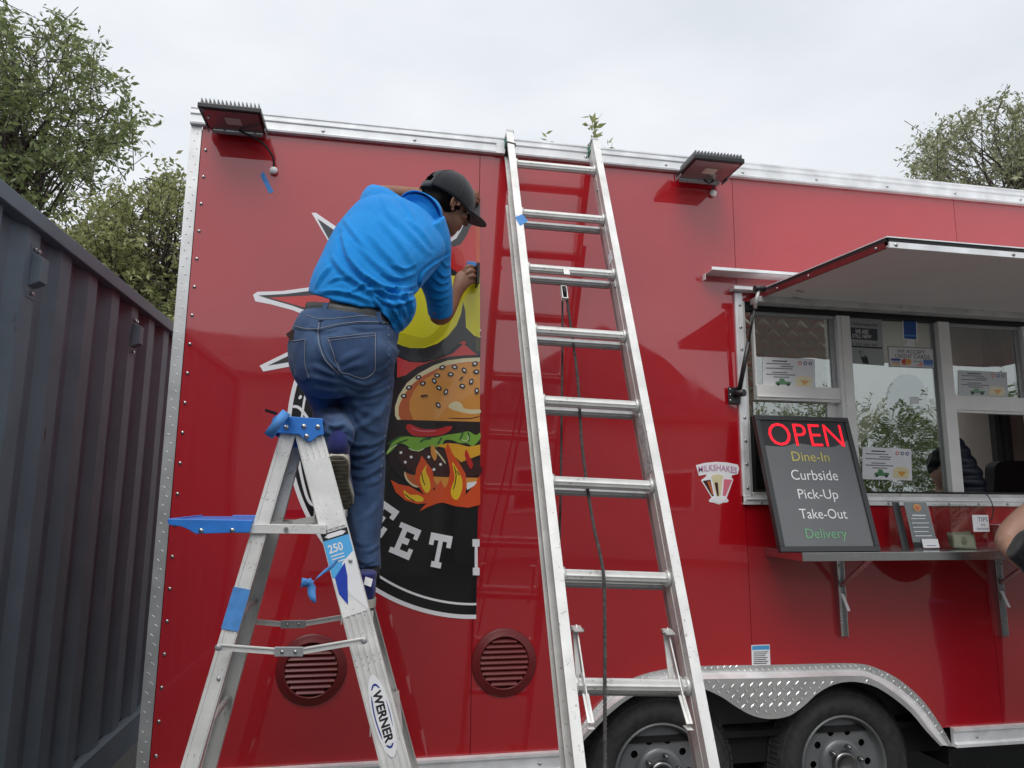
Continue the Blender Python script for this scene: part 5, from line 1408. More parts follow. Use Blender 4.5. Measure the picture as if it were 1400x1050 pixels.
# ---- tip box
tb = thing('tip_box', (2.75, -.14, SZ), 'clear acrylic tip box with folded dollar bills on the shelf', 'tip box')
bx0, bx1 = P(1303, 745, .18).x, P(1352, 745, .18).x; bz = P(1320, 690, .18).z
for a, b in (((bx0,-.18,SZ+.003),(bx1,-.177,bz)), ((bx0,-.08,SZ+.003),(bx1,-.077,bz)), ((bx0,-.177,SZ+.003),(bx0+.003,-.08,bz)), ((bx1-.003,-.177,SZ+.003),(bx1,-.08,bz)), ((bx0-.03,-.19,SZ),(bx1+.01,-.07,SZ+.003))):
    MB().box(a, b).build('acrylic_panel', M['acrylic'], tb)
M['bill'] = mat('bank_note', (.32,.34,.24), .7, 0, col2=(.16,.18,.12), vscale=45)
for i in range(4):
    rz = rad((-2, 5, -8, 3)[i]); fr = frame(V((bx0+.012+.004*i, -.170+.012*i, SZ+.006)), (math.cos(rz), 0, math.sin(rz)), (-math.sin(rz), .12, math.cos(rz)))
    bl = rect('bank_note', fr, 0, 0, .115, .064, M['bill'], tb, 0, .0006)
    rect('note_border', fr, .006, .006, .109, .058, mat('note_print', (.42,.44,.33), .7) if i == 0 else bpy.data.materials['note_print'], bl, .0006, .001)
    MB().loops([[(.057+.016*math.cos(a_), .032+.020*math.sin(a_)) for a_ in [k*math.pi/8 for k in range(16)]]], fr, .001, .0014).build('note_portrait', M['bill'], bl)
tp_ = thing('tips_card', (2.87, -.19, 1.37), 'small white card reading TIPS on the front of the tip box', 'sign')
o_t = P(1331, 727, .186); wt = P(1353, 727, .186).x - o_t.x; ht = P(1331,704,.186).z - o_t.z
fr = frame(o_t, (1,0,0), (0,0,1))
rect('card', fr, 0, 0, wt, ht, M['paper'], tp_, 0, .0006)
text('lettering', 'TIPS', fr, wt*.32, ht*.60, wt*.94, ht*.86, M['v_navy'], tp_, .001)
text('lettering', 'Are', fr, wt*.5, ht*.34, wt*.75, ht*.5, M['v_navy'], tp_, .001)
text('lettering', 'Appreciated', fr, wt*.2, ht*.08, wt*.96, ht*.26, M['v_navy'], tp_, .001)
# black cord out of the window, papers on the ledge
cd_ = MB().tube(cat([tuple(P(*p)) for p in ((1322,668,-.02),(1340,670,.02),(1352,680,.04),(1358,695,.05),(1356,708,.05),(1350,716,.06),(1345,730,.05))], False, 6), .0022, 6).build('black_cord', M['black']); tag(cd_, 'thin black cord hanging out of the serving window over the sill', 'cord')
wc = MB().tube(cat([tuple(P(*p)) for p in ((1271,560,-.06),(1274,600,-.06),(1272,625,-.06),(1262,645,-.06),(1245,660,-.06),(1228,664,-.06),(1215,655,-.06),(1205,648,-.07))], False, 6), .0036, 8).build('white_cable', M['white']); tag(wc, 'white cable looped behind the centre pane of the window', 'cable')
lg = P(1353,712).z - .018
for i, (nx_, rz, lb) in enumerate(((P(1360,720,.08).x, -12, 'white order sheet lying by the elbow on the ledge, left one'), (P(1385,715,.08).x, 8, 'white order sheet lying by the elbow on the ledge, right one'))):
    fr = frame(V((nx_, -.14, lg + .001 + i*.002)), (math.cos(rad(rz)), math.sin(rad(rz)), 0), (-math.sin(rad(rz)), math.cos(rad(rz)), 0))
    o = rect('order_sheet', fr, 0, 0, .20, .12, M['paper'], None, 0, .001); tag(o, lb, 'paper')
# ================================================================== the man on the step ladder
man = thing('person', (P(490,820,.68).x, -.66, 1.148), 'man in bright blue polo, jeans and black cap standing on the step ladder', 'person')
def fabric(name, c1, c2, vs=7, rough=.85, weave=900, bump=.0006, sheen=.25):
    Mt = mat(name, c1, rough, 0, col2=c2, vscale=vs, detail=9, bump=bump, bscale=weave, ramp=(.3,.7), spec=.2)
    b = Mt.node_tree.nodes['Principled BSDF']; b.inputs['Sheen Weight'].default_value = sheen; b.inputs['Sheen Roughness'].default_value = .5
    return Mt
M['shirt'] = fabric('bright_blue_knit', (.006,.20,.56), (.012,.27,.72), 3, .85, 110, .0013, .12)
M['denim'] = fabric('blue_denim', (.016,.036,.092), (.066,.118,.225), 7, .9, 260, .0012, .1)
M['denim_d'] = fabric('darker_denim', (.019,.040,.10), (.045,.085,.18), 12, .9, 800, .0008, .15)
M['stitch'] = mat('pale_stitching', (.24,.25,.28), .8)
M['stitch_d'] = mat('dark_stitching', (.02,.025,.04), .8)
M['belt'] = mat('black_leather_belt', (.022,.022,.023), .45, 0, bump=.0003)
M['cap'] = fabric('faded_black_cotton', (.012,.013,.016), (.024,.025,.029), 8, .9, 800, .0006, .3)
M['cap_l'] = fabric('faded_grey_cotton', (.03,.031,.034), (.05,.051,.055), 8, .9, 800, .0006, .3)

M['shoe_blue'] = fabric('navy_shoe_mesh', (.012,.016,.075), (.025,.03,.16), 20, .8, 500)
M['shoe_dark'] = fabric('dark_shoe_fabric', (.012,.013,.02), (.02,.022,.035), 20, .8, 500)
M['sole'] = mat('cream_sole', (.42,.40,.34), .7, 0, var=.12, vscale=40)
M['sole_dk'] = mat('worn_dark_tread', (.13,.115,.082), .8, 0, var=.35, vscale=45, bump=.0005)

# --- skin: head, neck, arms, hands as one surface
hc = P(611, 277, .37)
Uh = V((.40, -.05, .92)).normalized(); Fh = V((.86, .42, -.25)); Fh = (Fh - Uh*Fh.dot(Uh)).normalized(); Sh = Fh.cross(Uh).normalized()
if Sh.y > 0: Sh = -Sh                      # the side turned to the camera
H = lambda f, s, u: hc + (Fh*f + Sh*s + Uh*u)*1.06
cn = (H(-.02,0,-.03) - P(574,296,.46)).normalized(); cc = P(577,295,.455)
cu_ = V((0,-1,0)); cu_ = (cu_ - cn*cu_.dot(cn)).normalized(); cv_ = cn.cross(cu_)
bd = MB()
bd.ell(H(0,0,.02), (Fh*.093, Sh*.074, Uh*.098), 20, 14)
bd.ell(H(.030,0,-.045), (Fh*.062, Sh*.056, Uh*.062), 18, 12)
bd.ell(H(.052,0,-.078), (Fh*.032, Sh*.034, Uh*.026), 14, 10)       # chin
bd.ell(H(.015,0,-.06), (Fh*.058, Sh*.052, Uh*.035), 14, 10)        # jaw
bd.ell(H(.092,0,-.012), (Fh*.016, Sh*.013, Uh*.026), 12, 8)        # nose
bd.ell(H(.103,0,-.026), (Fh*.011, Sh*.014, Uh*.009), 12, 8)
bd.ell(H(.080,0,.022), (Fh*.014, Sh*.05, Uh*.010), 12, 8)          # brow
bd.ell(H(.078,0,-.050), (Fh*.016, Sh*.023, Uh*.006), 12, 8)        # lips
bd.ell(H(.078,0,-.060), (Fh*.014, Sh*.020, Uh*.006), 12, 8)
for s in (1, -1):
    bd.ell(H(.058, s*.040, -.02), (Fh*.022, Sh*.020, Uh*.018), 12, 8)  # cheek
    ec = H(-.004, s*.075, -.012)                                     # ear: rim, lobe, hollow left between
    ring = []
    for i in range(11):
        a = rad(-70 + 27*i); ring.append(ec + Fh*(-.016*math.cos(a)) + Uh*(.027*math.sin(a)) + Sh*s*(.006 + .006*abs(math.cos(a))))
    bd.tube(ring, .0048, 8)
    bd.ell(ec + Sh*s*.001 - Fh*.002, (Fh*.014, Sh*.006, Uh*.022), 12, 8)
    bd.ell(ec - Uh*.026 + Fh*.005, (Fh*.008, Sh*.006, Uh*.009), 10, 6)
bd.tube([P(560,312,.48), P(572,299,.465), P(583,291,.45), H(-.035,0,-.06), H(-.015,0,-.01)], [.065,.056,.052,.050,.055], 20)
bd.tube([P(511,286,.40), P(528,296,.46), P(556,312,.48), P(580,335,.475), P(590,365,.45)], [.048,.055,.065,.055,.046], 18)
# right arm (towards the camera side), elbow low, hand on the vinyl
plimb(bd, [(585,345,.47,18,.05),(592,385,.43,14,.045),(598,415,.39,11.5,.042),(600,430,.36,12,.042),(607,430,.31,12.5,.042),(615,418,.25,11,.039),(621,406,.18,9.5,.031),(626,398,.13,8.5,.026)], (0,1,0), 4, 18)
plimb(bd, [(626,398,.13,8.5,.026),(629,391,.10,10.5,.024),(633,383,.085,13,.021),(637,378,.075,12.5,.018)], (0,1,0), 4, 18)
def finger(pts, r0, r1):
    ps = [P(*p) for p in pts]; ps = [V(q) for q in cat([tuple(p) for p in ps], False, 5)]
    n = len(ps); bd.tube(ps, [r0 + (r1-r0)*i/(n-1) for i in range(n)], 10); bd.ell(ps[-1], ((r1,0,0),(0,r1,0),(0,0,r1)), 10, 8)
    k = ps[len(ps)//3 + 1]; bd.ell(k, ((r0*1.12,0,0),(0,r0*1.12,0),(0,0,r0*1.12)), 8, 6)
finger([(634,371,.085),(640,364.5,.088),(646,365,.070),(650,367.5,.032)], .0098, .0080)
finger([(636,376,.090),(643,370.5,.093),(649,372,.068),(651,374,.030)], .0102, .0082)
finger([(637,382,.088),(645,377.5,.092),(651,379.5,.064),(652,382,.028)], .0100, .0080)
finger([(636,388,.082),(644,385,.084),(650,387,.060),(651,389,.028)], .0090, .0072)
finger([(627,385,.075),(635,388,.045),(644,383,.022)], .0115, .0085)
# left arm: raised, elbow behind the shoulder, forearm running to the wall past the cap
plimb(bd, [(515,300,.46,17,.052),(511,285,.36,15,.050),(510,272,.26,14,.046),(513,267,.20,12.5,.043),(530,266,.17,12.5,.040),(560,267,.13,11.5,.037),(595,269,.10,9.5,.031),(628,270,.07,8,.026)], (0,1,0), 4, 18)
plimb(bd, [(628,270,.07,8,.024),(638,270,.055,11,.020),(645,270,.045,11,.016)], (0,1,0), 4, 16)
for p in ([(644,263,.045),(649,262,.040),(653,264,.016)], [(646,266,.045),(651.5,265.5,.040),(654.5,268,.015)], [(646,270,.045),(652,270,.038),(655,273,.014)], [(645,274,.042),(651,275.5,.036),(653.5,278,.014)], [(634,277,.05),(640,283,.035),(646,284,.016)]):
    finger(p, .0088, .0072)
# hidden torso and feet keep the body whole
plimb(bd, [(478,470,.62,40,.09),(488,430,.62,40,.085),(510,375,.60,50,.10),(540,335,.56,50,.09),(556,312,.51,40,.065)], (0,1,0), 3, 18)
plimb(bd, [(505,480,.63,28,.08),(503,560,.62,24,.07),(500,640,.62,16,.055),(499,700,.63,18,.055),(502,785,.66,12,.04),(500,806,.68,13,.045)], (0,1,0), 3, 16)
plimb(bd, [(448,480,.60,28,.08),(452,540,.50,22,.07),(462,592,.40,16,.055)], (0,1,0), 3, 16)
bd.tube([P(462,592,.42), P(462,592,.60), P(463,600,.80), P(463,625,.80)], [.055,.045,.030,.028], 12)
body = skin_object('body', remesh(bd, .0042, 3), M['skin'], man)

# --- fold machinery: geometry displaced along its normals by drawn creases
def fold_mesh(me, folds, namp=.002, nscale=9.0, stretch=(1,1,1), facing=True):
    n = len(me.vertices); co = np.empty(n*3); me.vertices.foreach_get('co', co); co = co.reshape(-1,3)
    no = np.empty(n*3, 'f'); me.vertices.foreach_get('normal', no); no = no.reshape(-1,3).astype(float)
    cam_ = np.array(CAM); r_, d_, f_ = np.array(right), np.array(down), np.array(fwd)
    q = co - cam_; z = q @ f_; px = 700 + F_PX*(q @ r_)/z; py = 525 + F_PX*(q @ d_)/z
    view = -(q / np.linalg.norm(q, axis=1)[:,None]); fac = np.clip((np.sum(view*no, axis=1) + .1)*2.2, 0, 1) if facing else np.ones(n)
    disp = np.zeros(n)
    for fd in folds:
        pts, wpx, dep = fd[0], fd[1], fd[2]
        pts = np.array(cat(pts, False, 6)) if len(pts) > 2 else np.array(pts, float)
        best = np.full(n, 1e9); sgn = np.zeros(n); par = np.zeros(n)
        m_ = len(pts) - 1
        for i in range(m_):
            a, b = pts[i], pts[i+1]; ab = b - a; L2 = ab @ ab
            t = np.clip(((px-a[0])*ab[0] + (py-a[1])*ab[1]) / L2, 0, 1)
            dx = px - (a[0]+t*ab[0]); dy = py - (a[1]+t*ab[1]); dd = np.hypot(dx, dy)
            s = np.sign(ab[0]*dy - ab[1]*dx); up = dd < best
            best[up] = dd[up]; sgn[up] = s[up]; par[up] = (i + t[up]) / m_
        s = best*sgn/wpx; tp = np.sin(np.pi*np.clip(par*.9+.05, 0, 1))**.6
        disp += dep*tp*(np.exp(-s*s) - .75*np.exp(-(s-1.5)**2))
    # loose cloth: ridged noise
    if namp:
        st = V(stretch)
        nn_ = np.array([noise.noise(V((c[0]*st.x*nscale, c[1]*st.y*nscale, c[2]*st.z*nscale))) + .5*noise.noise(V((c[0]*st.x*nscale*2.3+7, c[1]*st.y*nscale*2.3, c[2]*st.z*nscale*2.3))) for c in co])
        disp_all = namp*nn_
    else: disp_all = 0
    co2 = co + no*((disp*fac + disp_all)[:,None])
    me.vertices.foreach_set('co', co2.astype('f').ravel()); me.update()
def bvh_of(o):
    me = o.data; org = ORG[o.name]
    return BVHTree.FromPolygons([tuple(v.co + org) for v in me.vertices], [tuple(p.vertices) for p in me.polygons])
def hitpx(bvh, px, py):
    r = ray(px, py).normalized(); h = bvh.ray_cast(CAM, r)
    return (h[0], h[1]) if h[0] is not None else None
def surf_line(name, bvh, pts, r, m_, parent, closed=False, off=.001, dash=None):
    path = cat(pts, closed, 10) if len(pts) > 2 else [tuple(V(pts[0]).lerp(V(pts[1]), i/20)) for i in range(21)]
    runs = [[]]
    for i, p in enumerate(path):
        h = hitpx(bvh, *p)
        if h is None or (dash and (i // dash) % 3 == 2):
            if runs[-1]: runs.append([])
            continue
        nrm_ = h[1] if h[1].dot(CAM - h[0]) > 0 else -h[1]
        q = h[0] + nrm_*off
        if runs[-1] and (q - runs[-1][-1]).length > .05: runs.append([])
        runs[-1].append(q)
    mb = MB()
    for rn_ in runs:
        if len(rn_) > 1: mb.tube(rn_, r, 6)
    if mb.v: return mb.build(name, m_, parent)
def surf_patch(name, bvh, poly, m_, parent, off=.0025, step=3.0, edge=.6):
    """cloth patch lying on a surface: polygon in photo pixels, gridded and dropped on"""
    poly = [tuple(p) for p in poly]; xs = [p[0] for p in poly]; ys = [p[1] for p in poly]
    from mathutils.geometry import delaunay_2d_cdt
    pts = []; 
    n = len(poly); dense = []
    for i in range(n):
        a, b = V(poly[i]), V(poly[(i+1) % n]); k = max(1, int((b-a).length/step)); dense += [tuple(a.lerp(b, j/k)) for j in range(k)]
    pts = [V(p) for p in dense]; y = min(ys)+step*.5
    while y < max(ys):
        x = min(xs)+step*.5
        while x < max(xs):
            if inside(poly, x, y): pts.append(V((x, y)))
            x += step
        y += step
    res = delaunay_2d_cdt(pts, [], [list(range(len(dense)))], 1, .01)
    vs2, fs2 = res[0], res[2]
    P3 = []; ok = []
    for p in vs2:
        h = hitpx(bvh, p.x, p.y)
        if h is None: P3.append((V((0,0,0)), V((0,-1,0)))); ok.append(False)
        else:
            nr = h[1] if h[1].dot(CAM - h[0]) > 0 else -h[1]; P3.append((h[0], nr)); ok.append(True)
    fs = [f for f in fs2 if all(ok[i] for i in f)]
    fs = [f for f in fs if max((P3[f[i]][0]-P3[f[i-1]][0]).length for i in range(3)) < .06]
    nv = len(P3); top = [a + b*off for a, b in P3]; bot = [a - b*.002 for a, b in P3]
    edges = {}
    for f in fs:
        for i in range(3): e = (f[i], f[(i+1)%3]); edges[e] = edges.get(e, 0) + 1
    side = [(a, b, nv+b, nv+a) for (a, b) in edges if (b, a) not in edges]
    used = sorted({i for f in fs for i in f}); 
    if not fs: return None
    allv = top + bot; mp_ = {}; vs_ = []
    def ix(i):
        if i not in mp_: mp_[i] = len(vs_); vs_.append(allv[i])
        return mp_[i]
    F_ = [tuple(ix(i) for i in f) for f in fs] + [tuple(ix(nv+i) for i in reversed(f)) for f in fs] + [tuple(ix(i) for i in f) for f in side]
    return MB().add(vs_, F_, True).build(name, m_, parent)

# --- jeans
jb = MB()
plimb(jb, [(483,433,.62,63,.126),(480,446,.63,66,.140),(473,464,.64,73,.156),(471,486,.645,74,.160),(474,508,.64,66,.14),(478,522,.63,48,.10)], (0,1,0), 4, 28, False, lean=.27)
plimb(jb, [(506,470,.63,37,.12),(502,505,.63,37,.112),(502,540,.63,34.5,.100),(500,575,.62,31,.088),(499,605,.61,27,.078),(501,636,.61,25,.074),(498,668,.62,26.5,.074),(497,700,.63,26,.072),(499,738,.65,19.5,.066),(502,765,.66,18,.062),(504,781,.67,16.5,.060)], (0,1,0), 4, 26, False)
plimb(jb, [(437,462,.64,38,.125),(436,490,.62,37,.12),(441,515,.58,33,.11),(450,545,.52,27,.095),(458,575,.45,24,.08),(461,592,.40,20,.07)], (0,1,0), 4, 26)
jb.tube([P(458,576,.40), P(457,573,.50), P(458,579,.60), P(460,587,.70), P(462,595,.80), P(462,598,.83)], [.078,.072,.062,.053,.047,.044], 20)
jm = remesh(jb, .0058, 4)
Jf = []
# creases behind the right knee and down the calf
for pts, w_, d_ in [
    ([(474,600),(488,609),(503,607)], 2.6, .009), ([(500,612),(514,606),(529,596)], 2.4, .007), ([(473,613),(484,622),(500,622),(516,612)], 2.6, .009),
    ([(492,633),(508,629),(526,617)], 2.2, .006), ([(474,628),(486,637),(498,638)], 2.4, .007), ([(477,648),(494,653),(510,646),(524,636)], 2.6, .006),
    ([(500,664),(513,660),(523,652)], 2.2, .004), ([(474,664),(485,672),(496,674)], 2.4, .004), ([(514,560),(500,578),(482,588)], 4, .006), ([(533,545),(518,566),(500,580)], 4, .006),
    ([(485,540),(488,570),(484,592)], 5, .004), ([(520,682),(508,700),(490,712)], 4, .004), ([(478,690),(484,715),(490,738)], 4, .003),
    # under the seat
    ([(466,512),(485,522),(505,524),(535,508)], 3.6, .010), ([(467,522),(488,531),(512,530),(537,517)], 3.2, .007), ([(468,534),(488,541),(510,540),(538,526)], 3.5, .006), ([(470,550),(490,552),(512,548)], 4, .004),
    ([(538,470),(533,485),(536,498)], 3, .0025), ([(538,492),(527,503),(515,509)], 3, .003),
    # crotch drag lines
    ([(464,508),(452,498),(440,482),(434,465)], 4, .010), ([(461,515),(447,508),(430,500)], 3.5, .007), ([(462,524),(448,520),(425,515)], 3.5, .006), ([(463,535),(450,533),(432,530)], 3.5, .006),
    ([(464,500),(475,490),(495,482)], 4, .006), ([(464,508),(478,502),(500,498)], 3, .005), ([(446,556),(455,560),(466,558)], 3, .006), ([(444,568),(455,573),(468,570)], 3, .006),
    # thigh drag
    ([(478,545),(495,560),(520,570)], 5, .004), ([(484,565),(500,585),(520,592)], 4, .004),
    ([(487,764),(500,770),(512,766)], 2.4, .005), ([(500,755),(508,752),(519,744)], 2.4, .005), ([(485,738),(494,745),(506,744)], 2.6, .003),
    # folded shin fabric
    ([(446,578),(458,584),(470,580)], 2.6, .006), ([(445,590),(458,596),(474,590)], 2.6, .006), ([(447,602),(460,607),(476,602)], 2.2, .004),
    ([(425,445),(440,452),(460,450)], 3, .003), ([(480,445),(500,449),(530,447)], 3, .003)]:
    Jf.append((pts, w_, d_))
fold_mesh(jm, Jf, .0028, 11, (1, 1, 1.6))
jeans = skin_object('jeans', jm, M['denim'], man)
jv = bvh_of(jeans)
pk = surf_patch('jeans_pocket', jv, [(447,461),(480,457),(514,454),(514,480),(513,506),(505,515),(494,519),(479,514),(464,510),(456,485)], M['denim_d'], jeans, .003)
surf_line('stitching', jv, [(448.5,463),(480,459.5),(512.5,456.5)], .0011, M['stitch'], jeans, off=.004)
surf_line('stitching', jv, [(449,466.5),(480,463),(512.5,460)], .0009, M['stitch'], jeans, off=.004)
surf_line('stitching', jv, [(448.5,463),(457,485),(465,508),(479,512.5),(494,517),(504,513.5),(511.5,505),(512.2,480),(512.5,457)], .0010, M['stitch'], jeans, off=.004)
surf_patch('jeans_pocket', jv, [(398,466),(419,464),(417.5,485),(419,503),(424,517),(414,522),(404,514),(400,490)], M['denim_d'], jeans, .003)
surf_line('stitching', jv, [(398,467),(408,466.5),(418.5,464.5)], .0011, M['stitch'], jeans, off=.004)
surf_line('stitching', jv, [(418.5,465),(417.5,485),(419,503),(424,517)], .0009, M['stitch'], jeans, off=.004)
surf_line('yoke_seam', jv, [(403,446),(418,449.5),(434.7,449.5),(450,446.5),(466,443),(495,440),(529,441)], .0013, M['stitch'], jeans, off=.0008)
surf_line('yoke_seam', jv, [(403,449),(418,452),(434.7,452),(450,449),(466,445.5),(495,442.5),(529,443.5)], .0010, M['stitch_d'], jeans, off=.0008)
surf_line('centre_seam', jv, [(436.5,441),(435,455),(436.6,472),(444,491),(455,503),(464,512)], .0013, M['stitch'], jeans, off=.0008)
surf_line('centre_seam', jv, [(438.5,441),(437.3,455),(439,471),(446.5,489),(457,501),(465,509)], .0012, M['stitch_d'], jeans, off=.0008)
surf_line('side_seam', jv, [(530,441),(531.5,470),(532,500),(531,540),(529,576),(525,600),(523,625),(519,660)], .0011, M['stitch'], jeans, off=.0008, dash=1)
surf_line('waist_seam', jv, [(418,431),(440,436.5),(470,434.5),(500,432),(535,437)], .0011, M['stitch'], jeans, off=.001)
surf_line('hem_seam', jv, [(487,777),(498,781.5),(510,780.5),(520,776)], .0012, M['stitch'], jeans, off=.001)
for ps in ([(446,415),(443,426),(439.5,437)], [(517,425),(518,433),(518.5,440)]):
    pass
wl = MB().beam(P(396,454,.70), P(407,468,.72), (.010,0,.009), (0,.008,0)).build('wallet', M['brownleather'] if 'brownleather' in M else mat('brown_leather', (.022,.010,.008), .7, spec=.2)); tag(wl, 'brown wallet sticking out of the left back pocket of the jeans', 'wallet')
# --- belt with loops
bb = MB(); plimb(bb, [(481,440,.625,64.5,.133),(483.5,424,.62,64,.131)], (0,1,0), 3, 40, False, lean=.27)
# tilt it down to the right
c_ = sum((v for v in bb.v), V((0,0,0))) / len(bb.v); Rm = Matrix.Rotation(rad(0.0), 3, 'Y')
bb.v = [c_ + Rm @ (v - c_) for v in bb.v]
belt = bb.build('belt', M['belt'], man, recalc=True)
bvb = bvh_of(belt)
for a, b in (((446,414),(439,438)), ((517,424),(518.5,441))):
    qs = []
    for i in range(8):
        p = V(a).lerp(V(b), i/7); h = hitpx(bvb, *p) or hitpx(jv, *p)
        if h: qs.append(h[0] + (CAM - h[0]).normalized()*.004)
    if len(qs) > 1:
        mb = MB()
        for u, v_ in zip(qs[:-1], qs[1:]): mb.beam(u, v_, V((.0075,0,.001)), V((0,.002,0)))
        mb.build('belt_loop', M['denim'], jeans)

# --- shirt
sb_ = MB()
plimb(sb_, [(486,414,.62,64,.133),(490,400,.62,66,.138),(503,376,.61,69,.142),(518,352,.59,72,.143),(533,332,.56,73,.136),(548,315,.53,71,.120),(559,304,.50,58,.098),(567,297,.48,40,.08)], (0,1,0), 4, 32, False, lean=.27)
sb_.ell(P(538,424,.63), (V((.065,0,-.03)), V((0,.115,0)), V((.04,0,.075))), 20, 12)      # blouse hanging over the belt on the right
sb_.ell(P(545,439,.65), (V((.028,0,.004)), V((0,.07,0)), V((.012,0,.050))), 16, 10)
sb_.ell(P(577,303,.46), (cu_*.085, cv_*.080, cn*.045), 20, 10)
plimb(sb_, [(572,318,.50,44,.105),(584,338,.48,36,.095),(591,362,.45,26.5,.082),(596,386,.42,22.5,.076),(600,408,.38,19,.070),(602,429,.345,17.5,.066)], (0,1,0), 4, 24, False)
plimb(sb_, [(540,305,.50,34,.09),(520,290,.46,28,.088),(512,282,.38,22,.080),(510,277,.29,17,.070)], (0,0,1), 4, 24, False)
# collar: folded band round the neck
loft(sb_, [(cc - cn*.030, cu_*.088, cv_*.092), (cc, cu_*.080, cv_*.078), (cc + cn*.016, cu_*.072, cv_*.067), (cc + cn*.030, cu_*.069, cv_*.062)], 28)
sm_ = remesh(sb_, .0056, 4)
def collar_band():
    vs = []; n = 30
    for (o, r1, r2) in ((-.028, .104, .098), (-.004, .092, .088), (.022, .078, .072), (.030, .073, .066), (.026, .068, .061)):
        for i in range(n):
            a = 2*math.pi*i/n; wv_ = .003*math.sin(3*a)
            vs.append(cc + cn*(o + wv_) + cu_*(r1*math.cos(a)) + cv_*(r2*math.sin(a)))
    return MB().add(vs, [(j*n+i, j*n+(i+1) % n, (j+1)*n+(i+1) % n, (j+1)*n+i) for j in range(4) for i in range(n)], True)
Sf = []
for pts, w_, d_ in [
    # long drag folds from the waist up to the right armpit
    ([(468,322),(476,350),(492,372),(512,388),(530,402)], 4.5, .012), ([(455,352),(470,372),(492,388),(515,402)], 5, .008),
    ([(500,378),(520,390),(545,396),(568,390)], 3.6, .009), ([(508,392),(528,402),(550,404),(572,396)], 3.2, .009), ([(515,404),(530,415),(548,416),(566,408)], 3.0, .009),
    ([(512,408),(522,424),(534,438),(540,455)], 3.2, .010), ([(524,402),(536,420),(546,438),(552,456)], 3.0, .008), ([(540,404),(550,420),(558,436)], 3.0, .006),
    ([(440,400),(455,398),(480,402),(505,412)], 3.4, .007), ([(432,392),(440,378),(452,364)], 3.4, .006), ([(445,410),(470,412),(500,420)], 3.0, .006),
    ([(500,400),(512,396),(530,398)], 3, .006), ([(528,392),(545,398),(560,410),(562,425)], 3.2, .007),
    # back, shoulder pulls
    ([(560,300),(575,315),(590,335)], 5, .005), ([(535,290),(560,318),(585,345)], 6, .005), ([(520,300),(545,330),(565,360)], 6, .005), ([(505,320),(530,350),(556,375)], 6, .005),
    ([(490,335),(515,362),(545,382)], 5, .005), ([(522,268),(530,290),(540,305)], 4, .005), ([(545,268),(556,282),(566,300)], 3.6, .005),
    ([(470,300),(486,322),(500,338)], 4, .005), ([(478,400),(492,392),(508,386)], 2.6, .006), ([(520,372),(536,380),(552,380),(568,374)], 2.8, .006), ([(536,362),(552,368),(568,362)], 2.8, .005),
    ([(545,412),(549,430),(550,448)], 2.2, .006), ([(556,408),(562,420),(560,440)], 2.2, .006), ([(532,420),(536,432),(542,442)], 2.0, .006), ([(450,386),(462,380),(478,380)], 2.8, .005),
    # sleeve creases
    ([(598,370),(606,378),(614,376)], 2.4, .007), ([(592,380),(603,388),(613,385)], 2.4, .007), ([(588,392),(601,398),(613,395)], 2.4, .007), ([(584,404),(598,408),(612,405)], 2.4, .006), ([(604,356),(610,364),(616,362)], 2.2, .005),
    ([(574,398),(573,384),(577,372),(588,362),(604,352),(615,346)], 2.0, -.007), ([(573,400),(574,410),(580,424)], 2.4, -.008), ([(594,415),(603,418),(612,414)], 2.2, .004)]:
    Sf.append((pts, w_*.78, d_*1.25))
fold_mesh(sm_, Sf, .0032, 8, (1.2, 1, .9))
shirt = skin_object('polo_shirt', sm_, M['shirt'], man)
sv = bvh_of(shirt)
co_ = collar_band().build('collar', M['shirt'], shirt); so_ = co_.modifiers.new('thick', 'SOLIDIFY'); so_.thickness = .004
M['shirt_d'] = fabric('blue_seam', (.004,.10,.42), (.006,.13,.5), 3, .8, 700, .0004, .2)
surf_line('sleeve_seam', sv, [(616,350),(603,358),(590,368),(580,378),(574,390)], .0014, M['shirt_d'], shirt, off=.0002)
surf_line('hem_seam', sv, [(593,430),(601,430),(609,424),(613,418)], .0010, M['shirt_d'], shirt, off=.0002)
0 and surf_line('collar_seam', sv, [(566,276),(577,283),(588,296),(595,310),(597,318)], .0014, M['shirt_d'], shirt, off=.0002)
cf = P(611, 421, .33)
MB().ell(cf, (V((.016,0,.020)), V((0,.035,0)), V((-.006,0,.012))), 14, 8).build('undershirt_cuff', M['paper'], man)

# --- hair, cap, brim, shoes
hb = MB(); hb.ell(H(-.010,0,.012), (Fh*.090, Sh*.0775, Uh*.085), 24, 16); hb.ell(H(-.055,0,-.03), (Fh*.040, Sh*.058, Uh*.045), 18, 12); hb.ell(H(-.050,.045,-.03), (Fh*.022, Sh*.022, Uh*.03), 12, 8)
# keep the face clear
hm = remesh(hb, .004, 2)
bm = bmesh.new(); bm.from_mesh(hm)
dele = [f for f in bm.faces if (f.calc_center_median() - hc).dot(Fh) > .035 and (f.calc_center_median() - hc).dot(Uh) < .03]
bmesh.ops.delete(bm, geom=dele, context='FACES'); bm.to_mesh(hm); bm.free()
for v in hm.vertices: v.co += V((noise.noise(v.co*120), noise.noise(v.co*120+V((5,0,0))), noise.noise(v.co*120+V((0,5,0)))))*.0010
skin_object('hair', hm, M['hair'], man)
# eyes, tucked under the brim
for s in (1, -1): MB().ell(H(.074, s*.031, .006), (Fh*.010, Sh*.012, Uh*.008), 12, 8).build('eye', M['v_white'], body)
